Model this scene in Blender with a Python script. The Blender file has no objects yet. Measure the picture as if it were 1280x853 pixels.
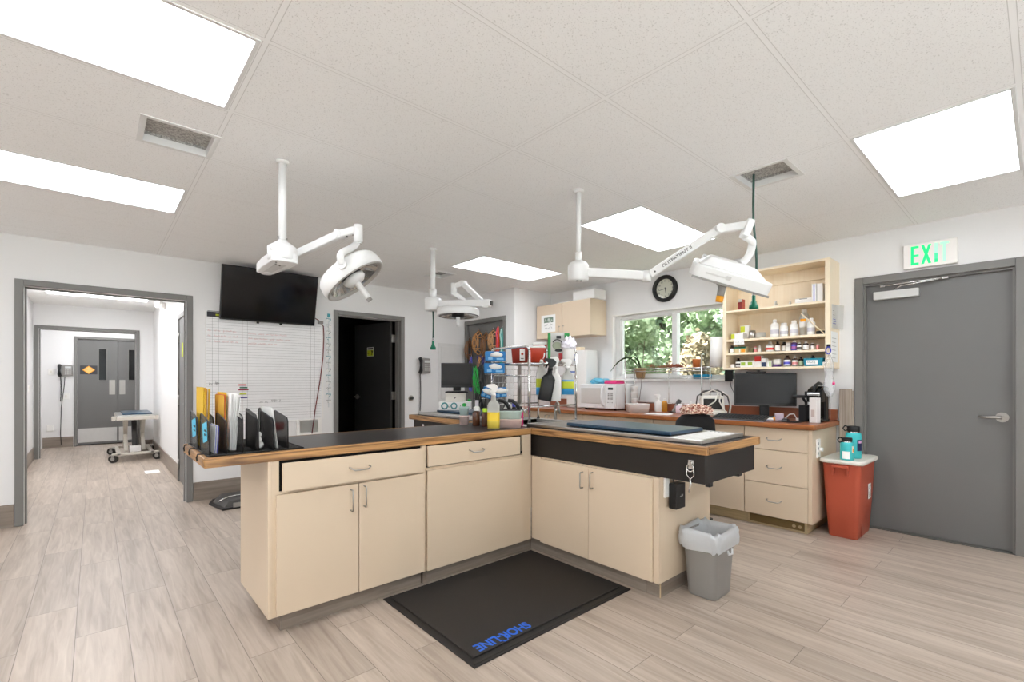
import bpy, bmesh, math, random
from mathutils import Vector, Matrix
random.seed(7)
D = bpy.data
COL = bpy.context.scene.collection
PI = math.pi

# ---------------------------------------------------------------- materials
def lin(c):
    return tuple(((v/255)/12.92 if v/255 <= .04045 else ((v/255+.055)/1.055)**2.4) for v in c)

MATS = {}
def nt(name):
    m = D.materials.new(name); m.use_nodes = True
    n = m.node_tree.nodes; l = m.node_tree.links
    return m, n, l, n['Principled BSDF']

def mat(name, rgb, rough=.5, metal=0, var=.05, scale=14, bump=0, bscale=200, trans=0, ior=1.45, coat=0, stretch=None, alpha=1):
    if name in MATS: return MATS[name]
    m, n, l, b = nt(name)
    c = lin(rgb)
    tc = n.new('ShaderNodeTexCoord'); no = n.new('ShaderNodeTexNoise'); no.inputs['Scale'].default_value = scale
    no.inputs['Detail'].default_value = 4
    src = tc.outputs['Object']
    if stretch:
        mp = n.new('ShaderNodeMapping'); mp.inputs['Scale'].default_value = stretch
        l.new(src, mp.inputs['Vector']); src = mp.outputs['Vector']
    l.new(src, no.inputs['Vector'])
    mx = n.new('ShaderNodeMix'); mx.data_type = 'RGBA'
    mx.inputs['A'].default_value = tuple(v*(1-var) for v in c)+(1,)
    mx.inputs['B'].default_value = tuple(min(1, v*(1+var)) for v in c)+(1,)
    l.new(no.outputs['Fac'], mx.inputs['Factor']); l.new(mx.outputs['Result'], b.inputs['Base Color'])
    b.inputs['Roughness'].default_value = rough; b.inputs['Metallic'].default_value = metal
    b.inputs['IOR'].default_value = ior
    if trans: b.inputs['Transmission Weight'].default_value = trans
    if coat: b.inputs['Coat Weight'].default_value = coat; b.inputs['Coat Roughness'].default_value = .08
    if alpha < 1: b.inputs['Alpha'].default_value = alpha
    if bump:
        n2 = n.new('ShaderNodeTexNoise'); n2.inputs['Scale'].default_value = bscale
        bp = n.new('ShaderNodeBump'); bp.inputs['Strength'].default_value = bump; bp.inputs['Distance'].default_value = .002
        l.new(tc.outputs['Object'], n2.inputs['Vector']); l.new(n2.outputs['Fac'], bp.inputs['Height']); l.new(bp.outputs['Normal'], b.inputs['Normal'])
    MATS[name] = m; return m

def emit(name, rgb, s):
    if name in MATS: return MATS[name]
    m, n, l, b = nt(name)
    b.inputs['Base Color'].default_value = lin(rgb)+(1,)
    b.inputs['Emission Color'].default_value = lin(rgb)+(1,); b.inputs['Emission Strength'].default_value = s
    MATS[name] = m; return m

def wood(name, a, c, axis, rough=.4, sc=1.0):
    """grain running along one axis"""
    m, n, l, b = nt(name)
    tc = n.new('ShaderNodeTexCoord'); mp = n.new('ShaderNodeMapping')
    s = [42*sc]*3; s['XYZ'.index(axis)] = 2.2*sc; mp.inputs['Scale'].default_value = s
    no = n.new('ShaderNodeTexNoise'); no.inputs['Scale'].default_value = 1; no.inputs['Detail'].default_value = 7; no.inputs['Distortion'].default_value = 1.2
    r = n.new('ShaderNodeValToRGB'); r.color_ramp.elements[0].position = .3; r.color_ramp.elements[1].position = .72
    r.color_ramp.elements[0].color = lin(a)+(1,); r.color_ramp.elements[1].color = lin(c)+(1,)
    l.new(tc.outputs['Object'], mp.inputs['Vector']); l.new(mp.outputs['Vector'], no.inputs['Vector'])
    l.new(no.outputs['Fac'], r.inputs['Fac']); l.new(r.outputs['Color'], b.inputs['Base Color'])
    b.inputs['Roughness'].default_value = rough
    MATS[name] = m; return m

def planks(name, axis_along, xo, w, ln, tint=1.0):
    """wood look tile planks; rows of width w, running along axis_along"""
    m, n, l, b = nt(name)
    tc = n.new('ShaderNodeTexCoord'); sp = n.new('ShaderNodeSeparateXYZ'); l.new(tc.outputs['Object'], sp.inputs[0])
    ad = n.new('ShaderNodeMath'); ad.operation = 'ADD'; ad.inputs[1].default_value = xo
    cb = n.new('ShaderNodeCombineXYZ')
    al, ac = {'Y': ('Y', 'X'), 'X': ('X', 'Z'), 'y': ('Y', 'Z')}[axis_along]
    l.new(sp.outputs[ac], ad.inputs[0]); l.new(sp.outputs[al], cb.inputs[0]); l.new(ad.outputs[0], cb.inputs[1])
    br = n.new('ShaderNodeTexBrick'); br.offset = .37; br.offset_frequency = 2; br.squash = 1
    br.inputs['Scale'].default_value = 1; br.inputs['Brick Width'].default_value = ln; br.inputs['Row Height'].default_value = w
    br.inputs['Mortar Size'].default_value = .0016; br.inputs['Mortar Smooth'].default_value = .2; br.inputs['Bias'].default_value = 0
    br.inputs['Color1'].default_value = (0, 0, 0, 1); br.inputs['Color2'].default_value = (1, 1, 1, 1); br.inputs['Mortar'].default_value = (.5, .5, .5, 1)
    l.new(cb.outputs[0], br.inputs['Vector'])
    # grain, shifted per plank
    sc = n.new('ShaderNodeVectorMath'); sc.operation = 'MULTIPLY'; sc.inputs[1].default_value = (2.6, 34, 1)
    of = n.new('ShaderNodeVectorMath'); of.operation = 'MULTIPLY_ADD'; of.inputs[1].default_value = (37, 91, 13)
    l.new(cb.outputs[0], sc.inputs[0]); l.new(br.outputs['Color'], of.inputs[0]); l.new(sc.outputs[0], of.inputs[2])
    no = n.new('ShaderNodeTexNoise'); no.inputs['Scale'].default_value = 1; no.inputs['Detail'].default_value = 6; no.inputs['Distortion'].default_value = .9
    l.new(of.outputs[0], no.inputs['Vector'])
    n2 = n.new('ShaderNodeTexNoise'); n2.inputs['Scale'].default_value = .35; n2.inputs['Detail'].default_value = 3
    l.new(of.outputs[0], n2.inputs['Vector'])
    r = n.new('ShaderNodeValToRGB')
    e = r.color_ramp.elements
    e[0].position = .28; e[0].color = tuple(v*tint for v in lin((144, 128, 114)))+(1,)
    e[1].position = .74; e[1].color = tuple(v*tint for v in lin((200, 186, 172)))+(1,)
    x = e.new(.5); x.color = tuple(v*tint for v in lin((175, 160, 146)))+(1,)
    mx0 = n.new('ShaderNodeMix'); mx0.data_type = 'FLOAT'; mx0.inputs['Factor'].default_value = .45
    l.new(no.outputs['Fac'], mx0.inputs['A']); l.new(n2.outputs['Fac'], mx0.inputs['B'])
    l.new(mx0.outputs['Result'], r.inputs['Fac'])
    # per plank lightness
    pl = n.new('ShaderNodeMapRange'); pl.inputs['To Min'].default_value = .90; pl.inputs['To Max'].default_value = 1.06
    l.new(br.outputs['Color'], pl.inputs['Value'])
    ml = n.new('ShaderNodeVectorMath'); ml.operation = 'SCALE'
    l.new(r.outputs['Color'], ml.inputs[0]); l.new(pl.outputs['Result'], ml.inputs['Scale'])
    mx = n.new('ShaderNodeMix'); mx.data_type = 'RGBA'; mx.inputs['B'].default_value = lin((118, 106, 96))+(1,)
    l.new(br.outputs['Fac'], mx.inputs['Factor']); l.new(ml.outputs[0], mx.inputs['A'])
    l.new(mx.outputs['Result'], b.inputs['Base Color'])
    b.inputs['Roughness'].default_value = .38
    MATS[name] = m; return m

def ceiling_mat():
    m, n, l, b = nt('ceiling_tile')
    tc = n.new('ShaderNodeTexCoord'); mp = n.new('ShaderNodeMapping'); mp.inputs['Location'].default_value = (-.479+1.227*8, -.0713+.6137*10, 0)
    l.new(tc.outputs['Object'], mp.inputs['Vector'])
    br = n.new('ShaderNodeTexBrick'); br.offset = 0; br.offset_frequency = 2
    br.inputs['Scale'].default_value = 1; br.inputs['Brick Width'].default_value = 1.227; br.inputs['Row Height'].default_value = .6137
    br.inputs['Mortar Size'].default_value = .009; br.inputs['Mortar Smooth'].default_value = .0
    l.new(mp.outputs['Vector'], br.inputs['Vector'])
    b2 = n.new('ShaderNodeTexBrick'); b2.offset = 0; b2.offset_frequency = 2
    b2.inputs['Scale'].default_value = 1; b2.inputs['Brick Width'].default_value = 1.227; b2.inputs['Row Height'].default_value = .6137
    b2.inputs['Mortar Size'].default_value = .0115; b2.inputs['Mortar Smooth'].default_value = .0
    l.new(mp.outputs['Vector'], b2.inputs['Vector'])
    vo = n.new('ShaderNodeTexNoise'); vo.inputs['Scale'].default_value = 190; vo.inputs['Detail'].default_value = 2
    l.new(tc.outputs['Object'], vo.inputs['Vector'])
    r = n.new('ShaderNodeValToRGB'); r.color_ramp.elements[0].position = .30; r.color_ramp.elements[1].position = .40
    r.color_ramp.elements[0].color = lin((214, 213, 212))+(1,); r.color_ramp.elements[1].color = lin((250, 250, 250))+(1,)
    l.new(vo.outputs['Fac'], r.inputs['Fac'])
    m1 = n.new('ShaderNodeMix'); m1.data_type = 'RGBA'; m1.inputs['B'].default_value = lin((218, 217, 216))+(1,)
    l.new(b2.outputs['Fac'], m1.inputs['Factor']); l.new(r.outputs['Color'], m1.inputs['A'])
    m2 = n.new('ShaderNodeMix'); m2.data_type = 'RGBA'; m2.inputs['B'].default_value = lin((251, 251, 251))+(1,)
    l.new(br.outputs['Fac'], m2.inputs['Factor']); l.new(m1.outputs['Result'], m2.inputs['A'])
    l.new(m2.outputs['Result'], b.inputs['Base Color'])
    b.inputs['Roughness'].default_value = .9
    MATS['ceiling_tile'] = m; return m

def speck(name, ca, cb, scale, rough=.8):
    """two colour mottled pattern"""
    if name in MATS: return MATS[name]
    m, n, l, b = nt(name)
    tc = n.new('ShaderNodeTexCoord'); v = n.new('ShaderNodeTexVoronoi'); v.inputs['Scale'].default_value = scale
    r = n.new('ShaderNodeValToRGB'); r.color_ramp.elements[0].color = lin(ca)+(1,); r.color_ramp.elements[1].color = lin(cb)+(1,)
    r.color_ramp.elements[0].position = .25; r.color_ramp.elements[1].position = .7
    sp = n.new('ShaderNodeSeparateColor')
    l.new(tc.outputs['Object'], v.inputs['Vector']); l.new(v.outputs['Color'], sp.inputs[0]); l.new(sp.outputs[0], r.inputs['Fac'])
    l.new(r.outputs['Color'], b.inputs['Base Color']); b.inputs['Roughness'].default_value = rough
    MATS[name] = m; return m

def mesh_metal():
    """black expanded metal mesh: open diamonds"""
    m, n, l, b = nt('black_mesh')
    b.inputs['Base Color'].default_value = (.035, .032, .030, 1); b.inputs['Roughness'].default_value = .45; b.inputs['Metallic'].default_value = .3
    tc = n.new('ShaderNodeTexCoord'); v = n.new('ShaderNodeTexChecker'); v.inputs['Scale'].default_value = 520
    mp = n.new('ShaderNodeMapping'); mp.inputs['Rotation'].default_value = (.6, .8, .78)
    l.new(tc.outputs['Object'], mp.inputs['Vector']); l.new(mp.outputs['Vector'], v.inputs['Vector'])
    mr = n.new('ShaderNodeMapRange'); mr.inputs['To Min'].default_value = .35; mr.inputs['To Max'].default_value = 1
    l.new(v.outputs['Fac'], mr.inputs['Value']); l.new(mr.outputs['Result'], b.inputs['Alpha'])
    MATS['black_mesh'] = m; return m

def glass_mat(name, tint=(255, 255, 255), gl=.08):
    m = D.materials.new(name); m.use_nodes = True
    n = m.node_tree.nodes; l = m.node_tree.links; n.clear()
    o = n.new('ShaderNodeOutputMaterial'); t = n.new('ShaderNodeBsdfTransparent'); g = n.new('ShaderNodeBsdfGlossy')
    t.inputs['Color'].default_value = lin(tint)+(1,); g.inputs['Roughness'].default_value = .02
    fr = n.new('ShaderNodeFresnel'); ge = n.new('ShaderNodeNewGeometry'); mr = n.new('ShaderNodeMapRange'); mr.inputs['To Min'].default_value = 1.45; mr.inputs['To Max'].default_value = 1/1.45
    l.new(ge.outputs['Backfacing'], mr.inputs['Value']); l.new(mr.outputs['Result'], fr.inputs['IOR'])
    mx = n.new('ShaderNodeMixShader'); l.new(fr.outputs[0], mx.inputs[0]); l.new(t.outputs[0], mx.inputs[1]); l.new(g.outputs[0], mx.inputs[2])
    l.new(mx.outputs[0], o.inputs[0]); MATS[name] = m; return m

WALL = mat('wall_paint', (233, 232, 231), .75, var=.012, scale=3)
CEIL = ceiling_mat()
FLOOR = planks('floor_planks', 'Y', .07+20*.2, .2, 1.2)
BASEX = planks('base_tile_x', 'X', .05, .3, 1.2, .62)
BASEY = planks('base_tile_y', 'y', .05, .3, 1.2, .62)
FRAME = mat('frame_grey', (122, 120, 117), .45, var=.02)
DOORG = mat('door_grey', (112, 111, 109), .42, var=.03, scale=4)
CREAM = mat('cream_laminate', (218, 198, 173), .42, var=.012, scale=5)
CREAMD = mat('cream_edge', (198, 176, 142), .5, var=.03)
MAPLE = wood('pale_maple', (240, 222, 192), (247, 232, 206), 'Z', .45, .6)
DARKV = mat('gap_shade', (22, 20, 18), .8)  # shade of the drawer recesses put into a near black colour
OAKX = wood('oak_edge_x', (92, 58, 30), (208, 158, 100), 'X', .4)
OAKY = wood('oak_edge_y', (92, 58, 30), (208, 158, 100), 'Y', .4)
BLKTOP = mat('black_laminate', (48, 45, 45), .3, var=.1, scale=90)
BLKPAN = mat('black_panel', (33, 29, 26), .5, var=.06)
BLACK = mat('black_plastic', (24, 24, 25), .42)
BLACKG = mat('black_gloss', (13, 13, 14), .12)
BLKRUB = mat('black_rubber', (36, 33, 31), .6, var=.12, scale=40, bump=.2, bscale=300)
STEEL = mat('stainless', (188, 186, 183), .28, metal=1, var=.05, stretch=(60, 2, 60))
CHROME = mat('chrome', (215, 214, 212), .14, metal=1, var=.02)
NICKEL = mat('brushed_nickel', (176, 172, 166), .35, metal=1, var=.04)
WHITE = mat('white_enamel', (230, 230, 229), .32, var=.01)
WPLAS = mat('white_plastic', (238, 236, 232), .42, var=.015)
OFFW = mat('off_white_plastic', (226, 222, 212), .45, var=.02)
PAPER = mat('paper', (244, 243, 240), .8, var=.015)
GREY = mat('grey_plastic', (146, 143, 139), .45, var=.03)
GREYD = mat('dark_grey_plastic', (74, 72, 70), .45)
SCREEN = mat('dark_screen', (30, 30, 31), .22, var=.04)
TERRA = mat('terracotta_laminate', (150, 88, 62), .35, var=.08, scale=60)
RED = mat('sharps_red', (190, 62, 38), .4, var=.03)
BRICK = mat('bin_red', (186, 86, 62), .42, var=.03)
REDP = mat('red_print', (206, 52, 46), .5)
BLUE = mat('cyan_blue', (18, 116, 184), .4, var=.15, scale=40)
NAVY = mat('navy_mat', (40, 66, 88), .28, var=.08, scale=60)
TEAL = mat('teal_enamel', (62, 190, 194), .35, var=.02)
GREEN = mat('coupler_green', (16, 112, 84), .4)
HOSE = mat('hose_green', (52, 84, 74), .5)
LIME = mat('lime', (196, 206, 44), .5)
GRASS = mat('bright_green', (48, 176, 76), .5)
YELLOW = mat('yellow_card', (226, 184, 48), .7)
MANILA = mat('manila', (222, 172, 64), .7, var=.06)
ORANGE = mat('orange', (238, 160, 32), .5)
AMBER = mat('amber_glass', (86, 46, 22), .15, coat=.5)
BROWNB = mat('brown_bottle', (52, 32, 28), .2, coat=.5)
PINK = mat('pink', (236, 150, 150), .5)
HOTP = mat('hot_pink', (222, 52, 126), .5)
PURP = mat('purple', (92, 62, 128), .5)
VIOL = mat('violet_blue', (84, 88, 196), .5)
STICKY = mat('sticky_note', (92, 186, 216), .8)
LEATH = mat('leather', (206, 152, 96), .6, var=.2, scale=60)
LEATHD = mat('dark_leather', (140, 98, 64), .6, var=.2, scale=60)
CLEARP = mat('frosted_clear', (228, 228, 222), .3, trans=.55, var=.02)
YLIQ = mat('yellow_liquid', (240, 214, 110), .25, trans=.35)
BLIQ = mat('blue_liquid', (120, 186, 226), .25, trans=.4)
BAG = mat('bag_film', (236, 238, 240), .3, trans=.35, var=.04, scale=30, bump=.9, bscale=60)
CLRBAG = mat('clear_bag', (236, 238, 240), .25, trans=.3, var=.04, scale=30, bump=.9, bscale=60, alpha=.4)
SINKM = mat('sink_steel', (190, 188, 185), .42, metal=.55, var=.06, scale=20)
GLASS = glass_mat('window_glass', (250, 252, 250))
LENS = mat('lamp_lens', (225, 225, 222), .18, trans=.5, var=.03)
REFL = mat('lamp_reflector', (214, 213, 210), .2, metal=.85, var=.04)
PANEL = emit('light_panel', (245, 249, 255), 8.5)
HALLP = emit('hall_panel', (249, 251, 255), 13.5)
PLANKV = wood('plank_grain', (146, 132, 118), (190, 176, 162), 'Z', .5, .8)
EXITG = emit('exit_green', (0, 214, 116), .8)
EXITP = emit('exit_pale_green', (150, 236, 178), .8)
EXITW = emit('exit_face', (232, 228, 224), .12)
MESH = mesh_metal()
CREMEP = mat('aged_kick_paint', (192, 172, 134), .6, var=.3, scale=9, stretch=(1, .6, 8))

# ---------------------------------------------------------------- mesh builder
def FX(x, y, z):      # drawing frame on a surface that faces -X
    return Matrix(((0, 0, -1, x), (-1, 0, 0, y), (0, 1, 0, z), (0, 0, 0, 1)))
def FY(x, y, z):      # drawing frame on a surface that faces -Y
    return Matrix(((1, 0, 0, x), (0, 0, -1, y), (0, 1, 0, z), (0, 0, 0, 1)))
def TR(x, y, z, rz=0): return Matrix.Translation((x, y, z)) @ Matrix.Rotation(rz, 4, 'Z')
def frame3(o, ex, ez):
    """frame with origin o, x along ex, z close to ez"""
    x = Vector(ex).normalized(); z = Vector(ez); z = (z-x*z.dot(x)).normalized(); y = z.cross(x)
    return Matrix(((x.x, y.x, z.x, o[0]), (x.y, y.y, z.y, o[1]), (x.z, y.z, z.z, o[2]), (0, 0, 0, 1)))

class MB:
    def __init__(s): s.bm = bmesh.new(); s.mats = []
    def add(s, t, m, M=None, smooth=False):
        if m not in s.mats: s.mats.append(m)
        i = s.mats.index(m)
        for f in t.faces: f.material_index = i; f.smooth = smooth
        if M is not None: bmesh.ops.transform(t, matrix=M, verts=t.verts)
        me = D.meshes.new('t'); t.to_mesh(me); t.free(); s.bm.from_mesh(me); D.meshes.remove(me)
        return s
    def box(s, x0, x1, y0, y1, z0, z1, m, b=0, M=None, seg=2):
        t = bmesh.new()
        bmesh.ops.create_cube(t, size=1, matrix=Matrix.Translation(((x0+x1)/2, (y0+y1)/2, (z0+z1)/2)) @ Matrix.Diagonal((abs(x1-x0), abs(y1-y0), abs(z1-z0), 1)))
        if b:
            b = min(b, .49*min(abs(x1-x0), abs(y1-y0), abs(z1-z0)))
            bmesh.ops.bevel(t, geom=t.edges[:], offset=b, segments=seg, affect='EDGES', profile=.5)
        return s.add(t, m, M, False)
    def cyl(s, p0, p1, r, m, r2=None, n=20, cap=True, M=None):
        p0 = Vector(p0); p1 = Vector(p1); d = p1-p0
        t = bmesh.new()
        bmesh.ops.create_cone(t, cap_ends=cap, segments=n, radius1=r, radius2=r if r2 is None else r2, depth=d.length)
        q = Vector((0, 0, 1)).rotation_difference(d.normalized()).to_matrix().to_4x4()
        bmesh.ops.transform(t, matrix=Matrix.Translation((p0+p1)/2) @ q, verts=t.verts)
        s.add(t, m, M, True); s._flat_caps(); return s
    def _flat_caps(s):
        s.bm.faces.ensure_lookup_table()
        for f in s.bm.faces:
            if len(f.verts) > 4: f.smooth = False
    def lathe(s, prof, m, M=None, n=24, smooth=True):
        t = bmesh.new(); rings = []
        for r, z in prof:
            if r < 1e-5: rings.append([t.verts.new((0, 0, z))])
            else: rings.append([t.verts.new((r*math.cos(2*PI*k/n), r*math.sin(2*PI*k/n), z)) for k in range(n)])
        for a, c in zip(rings, rings[1:]):
            for k in range(n):
                k2 = (k+1) % n
                if len(a) == 1 and len(c) == 1: continue
                if len(a) == 1: t.faces.new((a[0], c[k2], c[k]))
                elif len(c) == 1: t.faces.new((a[k], a[k2], c[0]))
                else: t.faces.new((a[k], a[k2], c[k2], c[k]))
        bmesh.ops.recalc_face_normals(t, faces=t.faces)
        s.add(t, m, M, smooth); return s
    def tube(s, pts, r, m, n=8, M=None, closed=False):
        P = [Vector(p) for p in pts]; t = bmesh.new(); rings = []
        N = len(P); up = None
        for i, p in enumerate(P):
            if closed: d = (P[(i+1) % N]-P[i-1]).normalized()
            else: d = (P[min(i+1, N-1)]-P[max(i-1, 0)]).normalized()
            if up is None:
                up = Vector((0, 0, 1)) if abs(d.z) < .9 else Vector((1, 0, 0))
            up = (up-d*up.dot(d)).normalized(); v = d.cross(up)
            rr = r[i] if isinstance(r, (list, tuple)) else r
            rings.append([t.verts.new(p+up*rr*math.cos(2*PI*k/n)+v*rr*math.sin(2*PI*k/n)) for k in range(n)])
        for i in range(N if closed else N-1):
            a = rings[i]; c = rings[(i+1) % N]
            for k in range(n): t.faces.new((a[k], a[(k+1) % n], c[(k+1) % n], c[k]))
        if not closed: t.faces.new(rings[0][::-1]); t.faces.new(rings[-1])
        bmesh.ops.recalc_face_normals(t, faces=t.faces)
        return s.add(t, m, M, True)
    def prism(s, poly, z0, z1, m, M=None, b=0, top=None, seg=2):
        t = bmesh.new()
        lo = [t.verts.new((x, y, z0)) for x, y in poly]; hi = [t.verts.new((x, y, z1)) for x, y in (top or poly)]
        n = len(poly)
        t.faces.new(lo[::-1]); t.faces.new(hi)
        for k in range(n): t.faces.new((lo[k], lo[(k+1) % n], hi[(k+1) % n], hi[k]))
        bmesh.ops.recalc_face_normals(t, faces=t.faces)
        if b: bmesh.ops.bevel(t, geom=t.edges[:], offset=b, segments=seg, affect='EDGES', profile=.5)
        return s.add(t, m, M, False)
    def ball(s, c, r, m, sc=(1, 1, 1), M=None, n=16):
        t = bmesh.new(); bmesh.ops.create_uvsphere(t, u_segments=n, v_segments=max(6, n//2), radius=r)
        bmesh.ops.transform(t, matrix=Matrix.Translation(c) @ Matrix.Diagonal((*sc, 1)), verts=t.verts)
        return s.add(t, m, M, True)
    def quad(s, pts, m, M=None):
        t = bmesh.new(); t.faces.new([t.verts.new(p) for p in pts]); return s.add(t, m, M)
    def beam(s, p0, p1, w, h, m, b=.004, up=(0, 0, 1), ext=0):
        p0 = Vector(p0); p1 = Vector(p1); M = frame3(p0, p1-p0, up)
        return s.box(-ext, (p1-p0).length+ext, -w/2, w/2, -h/2, h/2, m, b, M)
    def loft(s, secs, m, M=None, k=6, smooth=True, capb=True, capt=True):
        """rounded rectangles (z, halfx, halfy, radius[, cx, cy])"""
        t = bmesh.new(); rings = []
        for q in secs:
            z, hx, hy, r = q[:4]; cx, cy = (q[4], q[5]) if len(q) > 4 else (0, 0)
            r = min(r, hx*.999, hy*.999); ring = []
            for sx, sy, a0 in ((1, 1, 0), (-1, 1, PI/2), (-1, -1, PI), (1, -1, 1.5*PI)):
                for j in range(k+1):
                    a = a0+j*PI/2/k
                    ring.append(t.verts.new((cx+sx*(hx-r)+r*math.cos(a), cy+sy*(hy-r)+r*math.sin(a), z)))
            rings.append(ring)
        n = len(rings[0])
        for a, c in zip(rings, rings[1:]):
            for j in range(n): t.faces.new((a[j], a[(j+1) % n], c[(j+1) % n], c[j]))
        if capb: t.faces.new(rings[0][::-1])
        if capt: t.faces.new(rings[-1])
        s.add(t, m, M, smooth); s._flat_caps(); return s
    def text(s, txt, size, m, M, depth=.0006, bold=0, align='CENTER', sx=1.0):
        c = D.curves.new('txt', 'FONT'); c.body = txt; c.size = size; c.extrude = depth; c.align_x = align; c.align_y = 'CENTER'; c.offset = bold
        o = D.objects.new('txt', c); COL.objects.link(o)
        dg = bpy.context.evaluated_depsgraph_get(); me = D.meshes.new_from_object(o.evaluated_get(dg))
        t = bmesh.new(); t.from_mesh(me); D.meshes.remove(me); D.objects.remove(o); D.curves.remove(c)
        bmesh.ops.transform(t, matrix=Matrix.Diagonal((sx, 1, 1, 1)), verts=t.verts)
        return s.add(t, m, M)
    def scrawl(s, x0, x1, y, h, m, M, r=.0012, step=.006, seed=0):
        """handwriting too small to read: joined pen strokes"""
        R = random.Random(seed); x = x0
        while x < x1:
            w = min(R.uniform(.03, .08), x1-x); pts = []; k = max(2, int(w/step))
            for i in range(k+1): pts.append((x+w*i/k, y+(h*R.uniform(.2, 1) if i % 2 else h*R.uniform(-.4, .1))-h*.3, .0008))
            s.tube(pts, r, m, 4, M); x += w+R.uniform(.012, .03)
        return s
    def bounds(s):
        v = [q.co for q in s.bm.verts]
        return [min(c[i] for c in v) for i in range(3)], [max(c[i] for c in v) for i in range(3)]
    def obj(s, name, parent=None, off=(0, 0, 0)):
        bmesh.ops.translate(s.bm, vec=-Vector(off), verts=s.bm.verts)
        me = D.meshes.new(name); s.bm.to_mesh(me); s.bm.free()
        for m in s.mats: me.materials.append(m)
        o = D.objects.new(name, me); COL.objects.link(o)
        if parent: o.parent = parent
        return o

def base_of(mbs):
    lo = [1e9]*3; hi = [-1e9]*3
    for b in mbs:
        a, c = b.bounds()
        for i in range(3): lo[i] = min(lo[i], a[i]); hi[i] = max(hi[i], c[i])
    return ((lo[0]+hi[0])/2, (lo[1]+hi[1])/2, lo[2])

def flat(parts):
    for p in parts:
        yield p[1]
        if len(p) > 2 and p[2]: yield from flat(p[2])

def thing(name, label, cat, parts, group=None, at=None, rz=0, kind=None):
    """parts: (name, MB, [subparts], label). Coordinates are of the room, or local when at= is given"""
    off = (0, 0, 0) if at is not None else base_of(list(flat(parts)))
    r = D.objects.new(name, None); COL.objects.link(r); r.empty_display_size = .05
    r.location = at if at is not None else off; r.rotation_euler = (0, 0, rz)
    group = group or (None if kind else GROUPS.get(name))
    if kind: r['kind'] = kind
    else: r['label'] = label; r['category'] = cat
    if group: r['group'] = group
    def rec(ps, par):
        for p in ps:
            o = p[1].obj(p[0], par, off)
            if len(p) > 3 and p[3]: o['label'] = p[3]
            if len(p) > 2 and p[2]: rec(p[2], o)
    rec(parts, r); return r

def single(name, label, cat, mb, group=None, at=None, rz=0, kind=None):
    off = (0, 0, 0) if at is not None else base_of([mb])
    group = group or (None if kind else GROUPS.get(name))
    o = mb.obj(name, None, off); o.location = at if at is not None else off; o.rotation_euler = (0, 0, rz)
    if kind and kind != 'stuff': o['kind'] = kind
    else:
        o['label'] = label; o['category'] = cat
        if kind: o['kind'] = kind
    if group: o['group'] = group
    return o

def struct(name, mb):
    o = mb.obj(name); o['kind'] = 'structure'; return o

def cells(a0, a1, b0, b1, holes):
    """rectangle minus rectangular holes, as a list of rectangles"""
    A = sorted({a0, a1, *[v for h in holes for v in h[:2] if a0 < v < a1]}); B = sorted({b0, b1, *[v for h in holes for v in h[2:] if b0 < v < b1]})
    out = []
    for p, q in zip(A, A[1:]):
        run = None
        for r, s in zip(B, B[1:]):
            c = ((p+q)/2, (r+s)/2)
            if any(h[0] < c[0] < h[1] and h[2] < c[1] < h[3] for h in holes):
                if run: out.append((p, q, *run)); run = None
            else: run = (run[0], s) if run else (r, s)
        if run: out.append((p, q, *run))
    return out

def dup(r, loc, label, rz=None, group=None):
    c = r.copy(); COL.objects.link(c); c.location = loc
    if rz is not None: c.rotation_euler = (0, 0, rz)
    c['label'] = label
    if group: c['group'] = group
    for ch in list(r.children):
        k = ch.copy(); COL.objects.link(k); k.parent = c
        for g in list(ch.children):
            q = g.copy(); COL.objects.link(q); q.parent = k
    return c

def cat(pts, n=6):
    """smooth curve through points"""
    P = [Vector(p) for p in pts]; P = [P[0]*2-P[1]]+P+[P[-1]*2-P[-2]]; out = []
    for i in range(1, len(P)-2):
        a, b, c, d = P[i-1:i+3]
        for k in range(n):
            t = k/n; out.append(.5*((2*b)+(c-a)*t+(2*a-5*b+4*c-d)*t*t+(3*b-a-3*c+d)*t**3))
    return out+[P[-2]]

GROUPS = dict(ceiling_light='flush ceiling light panels', examination_lamp='ceiling mounted examination lamps', base_cabinet='cream base cabinets', medicine_bottle='medicine bottles on the wall shelf', medicine_box='medicine boxes on the wall shelf',
    pill_bottle='white bottles on the wall shelf', vial='small vials on the wall shelf', glass_vial='small vials on the wall shelf', folder_box='upright boxes on the wall shelf', spray_bottle='trigger spray bottles', glove_box='blue glove boxes', sharps_container='red sharps containers',
    dog_muzzle='muzzles on the closet door', pet_lead='leads hanging up', magnet_bar='coloured magnets on the whiteboard', water_bottle='turquoise water bottles', file_sorter='black mesh file sorters', ceiling_vent='ceiling vents', wall_phone='wall phones', wall_plate='wall plates in the hall',
    leafy_bush='bushes outside the window', leafy_tree='trees outside the window', sticky_note='blue sticky notes', loose_plank='leaning planks', brown_bottle='brown bottles on the island', gauze_tubs='stacked gauze tubs', carton='cartons under the small monitor', wet_table='wet tables of the island',
    gas_hose='green gas hoses', table_mat='navy table mats', slatted_tray='slatted trays', worktop='worktops', computer_monitor='computer monitors', paper_sheet='sheets on the wall shelf side', papers='papers', plastic_bag='crumpled plastic bags')

def arc(c, r, a0, a1, n, ax='xz'):
    out = []
    for i in range(n+1):
        a = a0+(a1-a0)*i/n; p = [c[0], c[1], c[2]]
        p['xyz'.index(ax[0])] += r*math.cos(a); p['xyz'.index(ax[1])] += r*math.sin(a); out.append(tuple(p))
    return out

def pull(p0, p1, out, d, r=.004, m=None):
    """bow handle between p0 and p1, standing off by d along out"""
    p0 = Vector(p0); p1 = Vector(p1); o = Vector(out)*d; e = (p1-p0)*.08
    return MB().tube([p0, p0+o*.8, p0+o+e, p1+o-e, p1+o*.8, p1], r, m or NICKEL, 8)
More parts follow.
